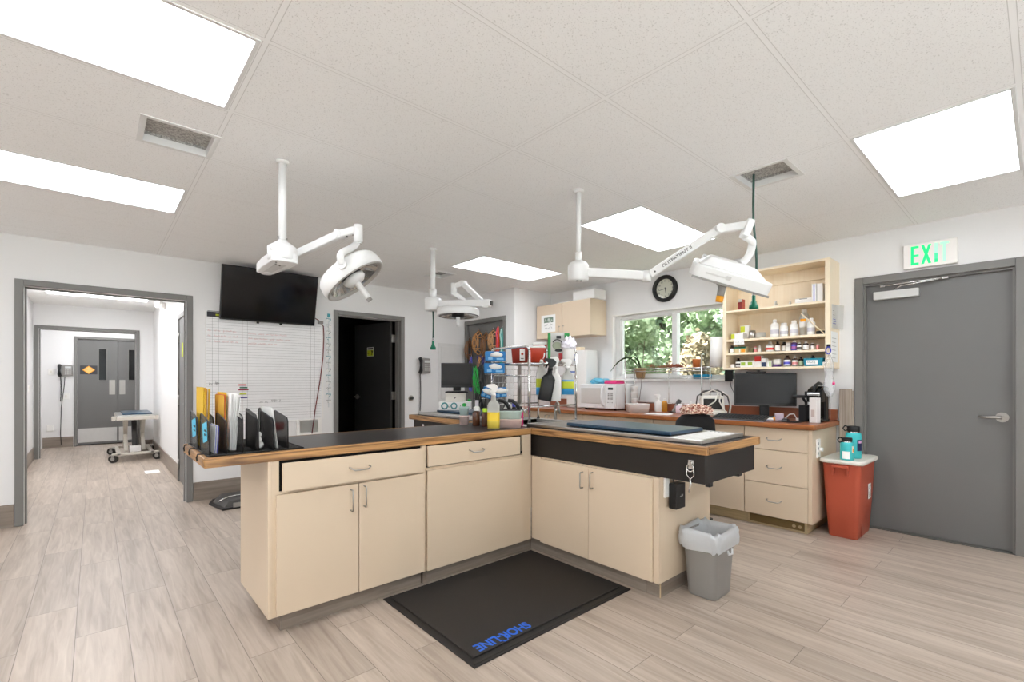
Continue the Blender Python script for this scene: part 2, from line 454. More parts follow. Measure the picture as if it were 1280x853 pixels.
# ---------------------------------------------------------------- the room
ZC = 2.528; XW = 4.992; YW = 5.91; TH = .14
XG = [.479+1.227*i for i in range(-3, 4)]          # ceiling grid lines: XG[3] = .479
YG = [.0713+.6137*j for j in range(-5, 10)]        # YG[5] = .0713
LIGHTS = [(2, 8), (2, 11), (5, 5), (5, 8), (5, 11), (2, 5), (5, 2), (2, 2), (0, 5), (0, 8), (0, 2), (0, 11)]
IN = .03
def light_rect(i, j): return (XG[i]+.028, XG[i+1]-.028, YG[j]+.022, YG[j+1]-.022)
VENTS = [(.185, .472, 2.845, 3.125), (2.955, 3.225, .99, 1.275), (2.99, 3.2, 4.66, 4.94)]

fl = MB(); fl.box(-3.2, 5.3, -3.0, 12.5, -.06, 0, FLOOR); struct('floor', fl)
holes = [light_rect(*c) for c in LIGHTS]+[tuple(v) for v in VENTS]
ce = MB()
for a in cells(-3.2, XW+.14, -3.0, YW+.02, holes): ce.box(a[0], a[1], a[2], a[3], ZC, ZC+.03, CEIL)
struct('ceiling', ce)

# back wall (whiteboard wall) with the hall opening and the dark doorway
w = MB()
for a in cells(-3.2, 4.4, 0, ZC+.02, [(-.46, .715, -.1, 2.092), (2.30, 3.175, -.1, 2.092)]): w.box(a[0], a[1], YW, YW+TH, a[2], a[3], WALL)
struct('wall_back', w)
# right wall with window and exit door
w = MB()
for a in cells(-3.0, 4.9, 0, ZC+.02, [(2.12, 3.69, 1.28, 2.10), (.135, 1.04, -.1, 2.10)]): w.box(XW, XW+TH, a[0], a[1], a[2], a[3], WALL)
struct('wall_right', w)
w = MB()
for a in cells(4.774, YW+TH, 0, ZC+.02, [(5.0, 5.85, -.1, 2.11)]): w.box(4.274, 4.274+.11, a[0], a[1], a[2], a[3], WALL)
w.box(4.384, XW+.02, 4.774, 4.884, 0, ZC+.02, WALL)
struct('wall_closet', w)
FILL_WF = [(-1.5, .65, .06, 2.48), (.85, 2.3, .06, 2.48)]; WL = []  # openings added to the unseen front wall to let fill light in
w = MB()
for a in cells(-3.2, XW+TH, 0, ZC+.02, FILL_WF): w.box(a[0], a[1], -3.14, -3.0, a[2], a[3], WALL)
struct('wall_front', w)
w = MB()
for a in cells(-3.14, YW+TH, 0, ZC+.02, WL): w.box(-3.34, -3.2, a[0], a[1], a[2], a[3], WALL)
struct('wall_left', w)
# hall and the lobby behind it
w = MB(); w.box(-.87, -.73, YW+TH, 12.44, 0, 2.6, WALL); struct('wall_hall_left', w)
w = MB()
for a in cells(YW+TH, 10.7, 0, 2.6, [(6.35, 7.19, -.1, 2.03)]): w.box(.80, .90, a[0], a[1], a[2], a[3], WALL)
struct('wall_hall_right', w)
w = MB()
for a in cells(-.73, 1.3, 0, 2.6, [(-.665, .555, -.1, 2.10)]): w.box(a[0], a[1], 10.7, 10.83, a[2], a[3], WALL)
struct('wall_hall_end', w)
w = MB()
for a in cells(-.73, 1.5, 0, 2.6, [(-.245, .955, -.1, 2.06)]): w.box(a[0], a[1], 12.3, 12.44, a[2], a[3], WALL)
w.box(1.2, 1.3, 10.83, 12.3, 0, 2.6, WALL)
struct('wall_lobby', w)
HL = (-.5, .62, 8.72, 9.32)
ch = MB()
for a in cells(-.87, 1.3, YW+TH, 12.44, [HL, (-.3, .6, 11.3, 11.8), (-.5, .62, 6.7, 7.3)]): ch.box(a[0], a[1], a[2], a[3], 2.5, 2.53, mat('hall_ceiling', (238, 237, 234), .9))
struct('ceiling_hall', ch)
for nm, (x0, x1, y0, y1) in (('a', HL), ('b', (-.3, .6, 11.3, 11.8)), ('c', (-.5, .62, 6.7, 7.3))):  # c is an unseen panel added to brighten the hall
    f = MB(); f.box(x0+.002, x1-.002, y0+.002, y1-.002, 2.503, 2.515, HALLP)
    e = MB()
    for q in ((x0-.02, x1+.02, y0-.02, y0), (x0-.02, x1+.02, y1, y1+.02), (x0-.02, x0, y0, y1), (x1, x1+.02, y0, y1)): e.box(*q, 2.49, 2.515, WHITE)
    thing('ceiling_light', {'a': 'flat white ceiling light in the hall beyond the wide opening', 'b': 'ceiling light of the lobby before the grey double door', 'c': 'added unseen ceiling light just inside the wide hall opening'}[nm], 'ceiling light', [('frame', e), ('diffuser', f)])
# dark room behind the doorway
DK = mat('unlit_room_wall', (38, 37, 36), .9)  # near black colour holds the shade of the unlit room
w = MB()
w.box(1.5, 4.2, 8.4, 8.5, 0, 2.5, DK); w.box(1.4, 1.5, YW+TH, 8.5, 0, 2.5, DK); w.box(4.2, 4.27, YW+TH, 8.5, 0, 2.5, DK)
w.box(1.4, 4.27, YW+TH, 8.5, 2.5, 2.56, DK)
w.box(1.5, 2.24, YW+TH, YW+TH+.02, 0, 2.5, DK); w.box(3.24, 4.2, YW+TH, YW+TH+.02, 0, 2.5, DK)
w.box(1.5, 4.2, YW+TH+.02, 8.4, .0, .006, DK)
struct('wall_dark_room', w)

# baseboards of wood look tile
def basex(name, x0, x1, y, h=.195):
    b = MB(); b.box(x0, x1, y-.012, y, 0, h, BASEX); struct(name, b)
def basey(name, x, y0, y1, s=1, h=.195):
    b = MB(); b.box(x, x+.012*s, y0, y1, 0, h, BASEY); struct(name, b)
basex('baseboard_back', .775, 2.24, YW); basex('baseboard_back_left', -3.2, -.52, YW)
basex('baseboard_back_right', 3.24, 4.27, YW)
basey('baseboard_hall_left', -.73, YW+TH+.02, 10.68); basey('baseboard_hall_right', .80, 7.28, 10.7, -1)
basex('baseboard_lobby', -.718, -.30, 12.3); basex('baseboard_hall_end', .62, .79, 10.7)
basey('baseboard_right', XW, 1.10, 1.2, -1)

# door frames
def casing_y(mb, x0, x1, zt, y0, y1, w=.055, m=FRAME):
    """frame round an opening in a wall along X; x0..x1 and zt are the clear opening"""
    mb.box(x0-w, x0, y0-.02, y1+.02, 0, zt+w, m, .003); mb.box(x1, x1+w, y0-.02, y1+.02, 0, zt+w, m, .003)
    mb.box(x0, x1, y0-.02, y1+.02, zt, zt+w, m, .003)
    ym = (y0+y1)/2
    mb.box(x0, x0+.014, ym-.02, ym+.03, 0, zt, m); mb.box(x1-.014, x1, ym-.02, ym+.03, 0, zt, m); mb.box(x0, x1, ym-.02, ym+.03, zt-.014, zt, m)
f = MB(); casing_y(f, -.461, .716, 2.093, YW, YW+TH); struct('trim_1', f)
f = MB(); casing_y(f, -.666, .556, 2.101, 10.7, 10.83, .05); struct('trim_2', f)

def lever(M, flip=1, m=NICKEL):
    """rose and lever on a drawing frame"""
    b = MB(); b.cyl((0, 0, 0), (0, 0, .014), .036, m, n=24, M=M); b.cyl((0, 0, .014), (0, 0, .05), .011, m, M=M)
    b.tube([(0, 0, .05), (flip*-.03, 0, .054), (flip*-.075, -.002, .052), (flip*-.125, 0, .045)], [.012, .011, .0095, .008], m, 10, M)
    return b
# exit door
lf = MB(); lf.box(XW+.045, XW+.09, .142, 1.033, .008, 2.092, DOORG, .002)
fr = MB()
for q in ((.075, .137, 0, 2.155), (1.038, 1.10, 0, 2.155)): fr.box(XW-.018, XW+TH+.01, q[0], q[1], q[2], q[3], FRAME, .004)
fr.box(XW-.018, XW+TH+.01, .137, 1.038, 2.094, 2.155, FRAME, .004)
for q in ((.137, .152, 0, 2.094), (1.023, 1.038, 0, 2.094), (.152, 1.023, 2.079, 2.094)): fr.box(XW+.012, XW+.044, q[0], q[1], q[2], q[3], FRAME)
sil = MB(); sil.box(XW+.0, XW+.13, .137, 1.038, 0, .006, mat('threshold', (96, 94, 90), .5))
ex = MB(); ex.box(5.125, 5.14, .1, 1.08, .0, 2.13, DOORG)
cl = MB(); Mx = FX(XW+.045, .82, 1.985)
cl.box(-.148, .148, -.033, .033, 0, .055, mat('closer_cover', (205, 204, 201), .35), .004, Mx)
ca = MB(); ca.tube([(-.01, .045, .035), (.04, .062, .06), (.30, .088, .03)], .0055, CHROME, 8, Mx)
ca.tube([(-.09, .08, .03), (.04, .083, .045), (.30, .093, .032)], .007, CHROME, 8, Mx)
ca.box(-.105, -.07, .07, .09, -.0, .04, CHROME, .003, Mx); ca.box(.285, .325, .078, .098, .0, .045, CHROME, .003, Mx)
lv = lever(FX(XW+.045, .205, .993), 1)
thing('door_1', '', '', [('door_leaf', lf, [('lever_handle', lv), ('door_closer', cl, [])]), ('closer_arm', ca), ('door_frame', fr), ('threshold', sil), ('outer_panel', ex)], kind='structure')
# dark doorway: leaf swung into the unlit room
fr = MB(); casing_y(fr, 2.301, 3.174, 2.093, YW, YW+TH)
lf = MB(); DL = mat('unlit_leaf', (52, 51, 50), .45)  # darkened version of the door grey, with the room's shade in the colour
Ml = TR(3.135, 6.075, 0, math.radians(101))
lf.box(0, .83, -.0, .042, .01, 2.085, DL, .002, Ml)
hg = MB()
for z in (.25, 1.05, 1.85): hg.box(3.118, 3.178, 6.052, 6.068, z-.055, z+.055, NICKEL, .003); hg.cyl((3.128, 6.066, z-.055), (3.128, 6.066, z+.055), .008, NICKEL)
Mf = Ml @ Matrix(((1, 0, 0, 0), (0, 0, 1, .042), (0, 1, 0, 0), (0, 0, 0, 1)))
Mf = Ml @ Matrix(((-1, 0, 0, 0), (0, 0, 1, .042), (0, 1, 0, 0), (0, 0, 0, 1)))
lv = lever(Mf @ Matrix.Translation((-.76, 1.02, 0)), -1)
nt_ = MB(); nt_.box(-.52, -.37, 1.615, 1.745, 0, .002, PAPER, 0, Mf); nt_.box(-.515, -.375, 1.62, 1.705, .002, .003, LIME, 0, Mf)
nt_.box(-.51, -.38, 1.712, 1.735, .002, .003, BLACK, 0, Mf); nt_.scrawl(-.51, -.45, 1.66, .02, BLACK, Mf @ Matrix.Translation((0, 0, .003)), .002, seed=3)
nt_.prism([(-.425, 1.63), (-.408, 1.66), (-.425, 1.70), (-.408, 1.70), (-.40, 1.68), (-.39, 1.70), (-.38, 1.69), (-.393, 1.66), (-.41, 1.63)], .003, .0038, BLACK, Mf)
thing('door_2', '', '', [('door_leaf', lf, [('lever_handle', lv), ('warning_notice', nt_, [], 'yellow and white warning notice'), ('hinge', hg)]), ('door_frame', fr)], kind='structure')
# hall double door
fr = MB(); casing_y(fr, -.246, .956, 2.062, 12.3, 12.44, .045)
parts = [('door_frame', fr)]
for x0, x1, wx, hs in ((-.242, .353, .07, 1), (.358, .952, .525, -1)):
    lf = MB()
    for a in cells(x0, x1, .02, 2.055, [(wx, wx+.11, 1.27, 1.88)]): lf.box(a[0], a[1], 12.315, 12.355, a[2], a[3], DOORG)
    wf = MB()
    for q in ((wx-.015, wx, 1.255, 1.895), (wx+.11, wx+.125, 1.255, 1.895), (wx, wx+.11, 1.255, 1.27), (wx, wx+.11, 1.88, 1.895)): wf.box(q[0], q[1], 12.308, 12.33, q[2], q[3], FRAME)
    gl = MB(); gl.box(wx, wx+.11, 12.333, 12.338, 1.27, 1.88, mat('dark_vision_glass', (26, 26, 26), .12))
    kp = MB(); kp.box(x0+.012, x1-.012, 12.311, 12.315, .06, .33, mat('kick_plate', (205, 204, 202), .3, metal=.6))
    pp = MB(); px = x1-.13 if hs > 0 else x0+.02
    pp.box(px, px+.09, 12.311, 12.315, .98, 1.27, NICKEL)
    parts.append(('door_leaf', lf, [('vision_frame', wf), ('vision_glass', gl), ('kick_plate', kp), ('push_plate', pp)]))
bk = MB(); bk.box(-.28, .99, 12.42, 12.44, 0, 2.1, DOORG); parts.append(('backing_panel', bk))
thing('door_3', '', '', parts, kind='structure')
# hall side door
fr = MB()
for q in ((6.29, 6.352, 0, 2.085), (7.188, 7.245, 0, 2.085)): fr.box(.785, .915, q[0], q[1], q[2], q[3], FRAME, .003)
fr.box(.785, .915, 6.352, 7.188, 2.028, 2.085, FRAME, .003)
lf = MB(); lf.box(.80, .845, 6.357, 7.183, .01, 2.024, DOORG)
hg = MB()
for z in (.22, 1.02, 1.8): hg.cyl((.79, 7.185, z-.06), (.79, 7.185, z+.06), .011, NICKEL)
nn = MB(); nn.box(.797, .80, 6.86, 6.96, 1.55, 1.72, LIME)
lk = MB(); lk.cyl((.79, 6.43, 1.08), (.80, 6.43, 1.08), .022, NICKEL); lk.cyl((.75, 6.43, 1.0), (.80, 6.43, 1.0), .014, NICKEL)
thing('door_4', '', '', [('door_leaf', lf, [('hinge', hg), ('notice', nn), ('lock', lk)]), ('door_frame', fr)], kind='structure')
# closet door
fr = MB()
for q in ((4.945, 5.002, 0, 2.165), (5.848, 5.90, 0, 2.165)): fr.box(4.254, 4.39, q[0], q[1], q[2], q[3], FRAME, .003)
fr.box(4.254, 4.39, 5.002, 5.848, 2.108, 2.165, FRAME, .003)
lf = MB(); lf.box(4.29, 4.333, 5.006, 5.844, .01, 2.104, DOORG)
lv = lever(FX(4.29, 5.09, 1.0), -1)
thing('door_5', '', '', [('door_leaf', lf, [('lever_handle', lv)]), ('door_frame', fr)], kind='structure')

# window
VIN = mat('window_vinyl', (222, 221, 219), .4)
fr = MB()
for q in ((2.12, 2.165, 1.28, 2.10), (3.60, 3.69, 1.28, 2.10), (2.165, 3.60, 2.045, 2.10), (2.165, 3.60, 1.28, 1.325)): fr.box(5.045, 5.115, q[0], q[1], q[2], q[3], VIN, .003)
for q in ((3.575, 3.60, 1.325, 2.045), (2.875, 3.575, 2.025, 2.045), (2.875, 3.575, 1.325, 1.345)): fr.box(5.06, 5.10, q[0], q[1], q[2], q[3], VIN, .003)
mu = MB(); mu.box(5.035, 5.115, 2.815, 2.875, 1.325, 2.045, VIN, .004)
sl = MB(); sl.box(XW-.03, 5.045, 2.10, 3.71, 1.255, 1.28, mat('sill_white', (236, 235, 232), .4), .004)
jb = MB(); jb.box(XW-.004, 5.045, 3.672, 3.69, 1.28, 2.10, WPLAS); jb.box(XW-.004, 5.045, 2.12, 3.672, 2.085, 2.10, WPLAS); jb.box(XW-.004, 5.045, 2.12, 2.135, 1.28, 2.085, WPLAS)
p1 = MB(); p1.box(5.077, 5.082, 2.875, 3.575, 1.345, 2.025, GLASS)
p2 = MB(); p2.box(5.077, 5.082, 2.165, 2.815, 1.325, 2.045, GLASS)
thing('window_1', '', '', [('window_frame', fr), ('mullion', mu), ('window_sill', sl), ('jamb_lining', jb), ('glass_pane', p1), ('glass_pane', p2)], kind='structure')

# tall front windows behind the camera, invented to bring in fill daylight
wn = 2
for walln, spans in (('f', FILL_WF), ('l', WL)):
    for a in spans:
        f = MB(); g = MB()
        rails = [(a[0], a[0]+.05, a[2], a[3]), (a[1]-.05, a[1], a[2], a[3]), (a[0]+.05, a[1]-.05, a[2], a[2]+.05), (a[0]+.05, a[1]-.05, a[3]-.05, a[3]), ((a[0]+a[1])/2-.025, (a[0]+a[1])/2+.025, a[2]+.05, a[3]-.05)]
        for q in rails:
            if walln == 'f': f.box(q[0], q[1], -3.11, -3.04, q[2], q[3], VIN)
            else: f.box(-3.31, -3.24, q[0], q[1], q[2], q[3], VIN)
        if walln == 'f': g.box(a[0]+.05, a[1]-.05, -3.078, -3.072, a[2]+.05, a[3]-.05, GLASS)
        else: g.box(-3.278, -3.272, a[0]+.05, a[1]-.05, a[2]+.05, a[3]-.05, GLASS)
        thing('window_%d' % wn, '', '', [('window_frame', f), ('glass_pane', g)], kind='structure'); wn += 1

# outdoors: ground and bushes
g = MB(); g.box(5.14, 26, -14, 22, -.3, -.12, speck('lawn', (62, 76, 52), (84, 96, 68), 9)); struct('ground', g)
g = MB(); g.box(-16, 20, -24, -3.14, -.12, -.02, mat('bounce_pavement', (226, 226, 226), .9, var=.06, scale=3)); struct('ground_front_bounce', g)  # pale ground added out of view to bounce sunlight onto the ceiling
def leafmat(name, cols):
    m, n, l, b = nt(name)
    tc = n.new('ShaderNodeTexCoord'); no = n.new('ShaderNodeTexNoise'); no.inputs['Scale'].default_value = 11; no.inputs['Detail'].default_value = 5
    r = n.new('ShaderNodeValToRGB'); e = r.color_ramp.elements
    e[0].position = .3; e[0].color = lin(cols[0])+(1,); e[1].position = .7; e[1].color = lin(cols[2])+(1,); k = e.new(.5); k.color = lin(cols[1])+(1,)
    l.new(tc.outputs['Object'], no.inputs['Vector']); l.new(no.outputs['Fac'], r.inputs['Fac']); l.new(r.outputs['Color'], b.inputs['Base Color'])
    b.inputs['Roughness'].default_value = .9; b.inputs['Specular IOR Level'].default_value = .1; b.inputs['Subsurface Weight'].default_value = 0
    MATS[name] = m; return m
LF = [leafmat('leaf_green', ((98, 114, 86), (132, 148, 116), (168, 180, 150))), leafmat('leaf_blue_green', ((96, 114, 98), (128, 148, 128), (166, 182, 160))),
      leafmat('leaf_bronze', ((100, 92, 70), (130, 116, 92), (156, 144, 120)))]
BARK = mat('bark', (96, 80, 66), .9, var=.2, scale=30)
def bush(name, label, cx, cy, h, w, lm, nleaf, seed, size=.075):
    R = random.Random(seed); t = bmesh.new()
    clumps = []
    for _ in range(34):
        a = R.uniform(0, 2*PI); rr = w*math.sqrt(R.random())*.75; z = h*(.12+.83*R.random()); k = 1-.55*(z/h)**2
        clumps.append((cx+rr*k*math.cos(a), cy+rr*k*math.sin(a), z, w*R.uniform(.22, .42)))
    for i in range(nleaf):
        c = R.choice(clumps); v = Vector((R.gauss(0, 1), R.gauss(0, 1), R.gauss(0, .8))).normalized()*c[3]*R.uniform(.55, 1)
        p = Vector(c[:3])+v
        if p.z < .0: continue
        d = Vector((R.gauss(0, 1), R.gauss(0, 1), R.gauss(-.3, .7))).normalized(); s = d.orthogonal().normalized()
        s = (Matrix.Rotation(R.uniform(0, 6.28), 3, d) @ s); L = size*R.uniform(.7, 1.5); q = L*.34
        t.faces.new([t.verts.new(x) for x in (p, p+d*L*.5+s*q, p+d*L, p+d*L*.5-s*q)])
    fo = MB(); fo.add(t, lm)
    for c in clumps:
        q = bmesh.new(); bmesh.ops.create_icosphere(q, subdivisions=3, radius=c[3]*.8)
        for v in q.verts: v.co = v.co*R.uniform(.82, 1.12)+Vector(c[:3])
        fo.add(q, lm)
    st = MB()
    for k in range(5):
        a = R.uniform(0, 6.28); st.tube([(cx, cy, -.12), (cx+.1*math.cos(a), cy+.1*math.sin(a), h*.3), (cx+w*.45*math.cos(a), cy+w*.45*math.sin(a), h*.78)], [.05, .035, .012], BARK, 6)
    thing(name, label, 'bush' if h < 3.5 else 'tree', [('stem', st), ('foliage', fo)])
bush('leafy_bush', 'pale green leafy bush outside, filling the left window pane', 7.7, 5.55, 2.7, 1.05, LF[0], 6500, 1)
bush('leafy_bush', 'bronze brown bush outside, just right of the window mullion', 7.35, 3.85, 2.05, .62, LF[2], 5200, 2)
bush('leafy_bush', 'blue green bush outside, at the right end of the window', 9.3, 3.75, 2.9, .85, LF[1], 5000, 3)
bush('leafy_tree', 'tall blue green tree outside, behind the bushes left of the mullion', 12.2, 9.0, 5.6, 1.9, LF[1], 8500, 4, .13)
bush('leafy_tree', 'tall olive tree outside, behind the bushes right of the mullion', 12.4, 5.6, 5.8, 1.7, LF[0], 8500, 5, .13)
bush('leafy_tree', 'broad pale tree outside in the far background of the window', 17.5, 9.8, 7.0, 2.9, LF[0], 8500, 8, .2)

# ceiling lights and vents
LL = {(2, 8): 'large bright ceiling light panel at the top left corner of the photo', (2, 11): 'bright ceiling light panel above the wide hall opening',
      (5, 5): 'bright ceiling light panel in front of the exit door', (5, 8): 'bright ceiling light panel behind the long jointed lamp arm, before the window', (5, 11): 'bright ceiling light panel over the far corner, near the closet'}
for k, c in enumerate(LIGHTS):
    x0, x1, y0, y1 = light_rect(*c)
    f = MB(); f.box(x0+.004, x1-.004, y0+.004, y1-.004, ZC+.006, ZC+.012, PANEL)
    e = MB(); t = .012
    for q in ((x0-t, x1+t, y0-t, y0+.004), (x0-t, x1+t, y1-.004, y1+t), (x0-t, x0+.004, y0, y1), (x1-.004, x1+t, y0, y1)): e.box(*q, ZC-.004, ZC+.02, WHITE, .001)
    h = MB(); h.box(x0, x1, y0, y1, ZC+.03, ZC+.10, WHITE)
    thing('ceiling_light', LL.get(c, 'ceiling light panel behind the photographer'), 'ceiling light', [('frame', e), ('diffuser', f), ('housing', h)], None if c in LL else 'light panels out of view')
VL = ['square ceiling vent between the two light panels on the left', 'square ceiling vent with a gas hose hanging through it', 'small square ceiling vent above the far examination lamp']
VG = speck('vent_filter', (150, 148, 145), (196, 194, 190), 160)
for v, lab in zip(VENTS, VL):
    x0, x1, y0, y1 = v; d = .05
    e = MB(); t = .022
    i_ = .004
    for q in ((x0-t, x1+t, y0-t, y0+i_), (x0-t, x1+t, y1-i_, y1+t), (x0-t, x0+i_, y0+i_, y1-i_), (x1-i_, x1+t, y0+i_, y1-i_)): e.box(*q, ZC-.004, ZC+.034, WHITE, .001)
    b = MB()
    for q in ((x0-.01, x1+.01, y0-.01, y0+.001), (x0-.01, x1+.01, y1-.001, y1+.01), (x0-.01, x0+.001, y0+.001, y1-.001), (x1-.001, x1+.01, y0+.001, y1-.001)): b.box(*q, ZC+.031, ZC+d, VG)
    b.box(x0-.01, x1+.01, y0-.01, y1+.01, ZC+d, ZC+d+.01, VG)
    thing('ceiling_vent', lab, 'vent', [('frame', e), ('recess', b)])
# ---------------------------------------------------------------- island: base cabinets, worktops, wet tables
ZT = .915; ZB = .868
def vpull(M, x, z0, z1, m=NICKEL):   # upright handle on a drawing frame
    return MB().tube([tuple(M @ Vector(p)) for p in ((x, z0, -.002), (x, z0, .026), (x, z0+.012, .03), (x, z1-.012, .03), (x, z1, .026), (x, z1, -.002))], .0042, m, 8)
def hpull(M, x0, x1, z, m=NICKEL):
    return MB().tube([tuple(M @ Vector(p)) for p in ((x0, z+.006, -.002), (x0, z+.002, .02), (x0+.018, z-.008, .03), (x1-.018, z-.008, .03), (x1, z+.002, .02), (x1, z+.006, -.002))], .0042, m, 8)

# left unit: two doors under one drawer that stands a little open
b = MB(); b.box(.655, 1.515, 2.545, 3.08, .092, ZB, CREAM); b.box(.637, .655, 2.522, 3.10, .092, ZB, CREAM, .002)
b.box(.655, .688, 2.525, 2.545, .092, ZB, CREAM); b.box(1.497, 1.527, 2.525, 2.545, .092, ZB, CREAM); b.box(.688, 1.497, 2.525, 2.545, .70, .712, CREAM)
dk = MB(); dk.box(.688, 1.497, 2.538, 2.547, .712, ZB-.004, DARKV)  # dark plate standing in for the shade behind the open drawer
F = FY(0, 2.52, 0)
d1 = MB(); d1.box(.672, 1.090, 2.505, 2.524, .100, .700, CREAM, .002)
d2 = MB(); d2.box(1.094, 1.508, 2.505, 2.524, .100, .700, CREAM, .002)
dr = MB(); dr.box(.697, 1.492, 2.490, 2.510, .716, .856, CREAM, .002); dr.box(.712, 1.48, 2.51, 2.54, .724, .84, CREAMD)
kk = MB(); kk.box(.704, 1.515, 2.562, 3.05, 0, .092, BASEX)
thing('base_cabinet', 'cream base cabinet with two doors under a long drawer, at the island\'s left end', 'cabinet',
      [('carcass', b), ('gap_shade_plate', dk), ('door', d1, [('handle', vpull(FY(0, 2.505, 0), 1.047, .56, .672))]), ('door', d2, [('handle', vpull(FY(0, 2.505, 0), 1.122, .57, .682))]),
       ('drawer', dr, [('handle', hpull(FY(0, 2.49, 0), 1.035, 1.145, .790))]), ('toe_kick', kk, [], 'grey wood look tile toe kick')])
b = MB(); b.box(1.5285, 2.40, 2.545, 3.08, .092, ZB, CREAM); b.box(2.335, 2.421, 2.522, 2.545, .092, ZB, CREAM, .001); b.box(1.5285, 2.335, 2.525, 2.545, .712, .728, CREAM)
dk = MB(); dk.box(1.53, 2.335, 2.538, 2.547, .728, ZB-.002, DARKV)  # dark plate painted as the shade around the drawer front
p = MB(); p.box(1.531, 2.333, 2.508, 2.526, .095, .712, CREAM, .002)
dr = MB(); dr.box(1.536, 2.302, 2.508, 2.528, .735, .861, CREAM, .002)
hi = MB(); hi.box(2.306, 2.33, 2.514, 2.54, .735, .755, BLACK, .003)
kk = MB(); kk.box(1.5285, 2.464, 2.562, 3.05, 0, .092, BASEX)
thing('base_cabinet', 'cream cabinet with one wide plain panel under a short drawer, in the island\'s inner corner', 'cabinet',
      [('carcass', b), ('gap_shade_plate', dk), ('front_panel', p), ('drawer', dr, [('handle', hpull(FY(0, 2.508, 0), 1.85, 1.96, .803))]), ('drawer_slide', hi), ('toe_kick', kk, [], 'grey wood look tile toe kick')])
# peninsula unit
b = MB(); b.box(2.441, 3.045, 1.466, 2.52, .094, .706, CREAM, .001); b.box(2.424, 2.441, 1.466, 1.50, .094, .706, CREAM, .001); b.box(2.43, 2.441, 2.424, 2.52, .10, .706, CREAM)
X = 2.424
d1 = MB(); d1.box(2.412, 2.436, 1.972, 2.418, .098, .700, CREAM, .002)
d2 = MB(); d2.box(2.412, 2.436, 1.502, 1.968, .098, .700, CREAM, .002)
kk = MB(); kk.box(2.465, 3.0, 1.482, 2.56, 0, .094, BASEY); kk.box(2.463, 2.468, 1.478, 1.484, 0, .094, CREAMD)
thing('base_cabinet', 'cream two door cabinet under the black apron of the near wet table', 'cabinet',
      [('carcass', b), ('door', d1, [('handle', vpull(FX(2.412, 0, 0), -2.018, .56, .662))]), ('door', d2, [('handle', vpull(FX(2.412, 0, 0), -1.935, .57, .672))]), ('toe_kick', kk, [], 'grey wood look tile toe kick')])
# rear unit carrying the far wet table
b = MB(); b.box(2.47, 3.04, 3.14, 4.02, .094, .706, CREAM); d = MB(); d.box(2.45, 2.47, 3.18, 3.99, .10, .70, CREAM, .002)
kk = MB(); kk.box(2.50, 3.0, 3.14, 4.0, 0, .094, BASEY)
thing('base_cabinet', 'cream cabinet under the far wet table, hidden behind the long worktop', 'cabinet', [('carcass', b), ('door', d), ('toe_kick', kk)])
# worktop of the long leg
t = MB(); t.box(.395, 2.42, 2.545, 3.145, ZB, ZT, BLKTOP)
e = MB(); e.box(.37, 2.42, 2.515, 2.545, ZB, ZT, OAKX, .006); e3 = MB(); e3.box(.37, 2.42, 3.145, 3.172, ZB, ZT, OAKX, .006)
e2 = MB(); e2.box(.37, .395, 2.545, 3.145, ZB, ZT, OAKY, .005)
thing('worktop', 'long black laminate worktop with oak edging over the two drawer cabinets', 'worktop', [('laminate_top', t), ('oak_edge', e), ('oak_edge', e2), ('oak_edge', e3)])
# near wet table: worktop with a sink opening and a black apron
SK = (2.56, 3.03, 2.66, 3.08)
t = MB()
for a in cells(2.445, 3.105, 1.205, 3.125, [SK]): t.box(a[0], a[1], a[2], a[3], ZB, ZT, BLKTOP)
e = MB(); e.box(2.42, 2.445, 1.18, 2.5445, ZB, ZT, OAKY, .006); e3 = MB(); e3.box(3.105, 3.13, 1.18, 3.125, ZB, ZT, OAKY, .006)
e2 = MB(); e2.box(2.445, 3.105, 1.18, 1.205, ZB, ZT, OAKX, .005)
ap = MB(); ap.box(2.455, 2.475, 1.21, 2.56, .706, ZB, BLKPAN, .001); ap.box(2.475, 3.13-.02, 1.21, 1.23, .706, ZB, BLKPAN, .001); ap.box(3.09, 3.11, 1.23, 3.1, .706, ZB, BLKPAN)
ap.box(2.475, 3.09, 1.23, 1.462, .706, .716, BLKPAN)
sk = MB(); s = .004
x0, x1, y0, y1 = SK
sk.box(x0-.012, x1+.012, y0-.012, y1+.012, .755, .759, SINKM); sk.box(x0-.004, x0, y0, y1, .759, ZT+.002, SINKM); sk.box(x1, x1+.004, y0, y1, .759, ZT+.002, SINKM)
sk.box(x0, x1, y0-.004, y0, .759, ZT+.002, SINKM); sk.box(x0, x1, y1, y1+.004, .759, ZT+.002, SINKM)
for q in ((2.452, 3.098, 2.622, y0-.003), (2.452, 3.098, y1+.003, 3.122), (2.452, x0-.003, y0-.003, y1+.003), (x1+.003, 3.098, y0-.003, y1+.003)): sk.box(q[0], q[1], q[2], q[3], ZT, ZT+.0005, SINKM)
sk.cyl((2.8, 2.87, .759), (2.8, 2.87, .762), .045, CHROME)
bk = MB(); bk.box(2.98, 3.03, 1.25, 1.29, .672, .706, BLACK, .004); bk2 = MB(); bk2.box(2.54, 2.58, 1.222, 1.25, .676, .706, BLACK, .004)
ha = MB(); F = FX(2.455, 1.285, .80)   # hasp and hanging snap hook
ha.box(-.016, .016, -.02, .03, 0, .006, CHROME, .002, F); ha.cyl((0, .012, .006), (0, .012, .018), .011, CHROME, M=F)
ha.tube(arc((0, -.012, .014), .02, 0, 2*PI, 20, 'xy')[:-1], .0035, CHROME, 6, F, True); ha.tube([(-.02, -.012, .014), (-.022, -.05, .012), (0, -.075, .012), (.022, -.05, .012), (.02, -.012, .014)], .0035, CHROME, 6, F)
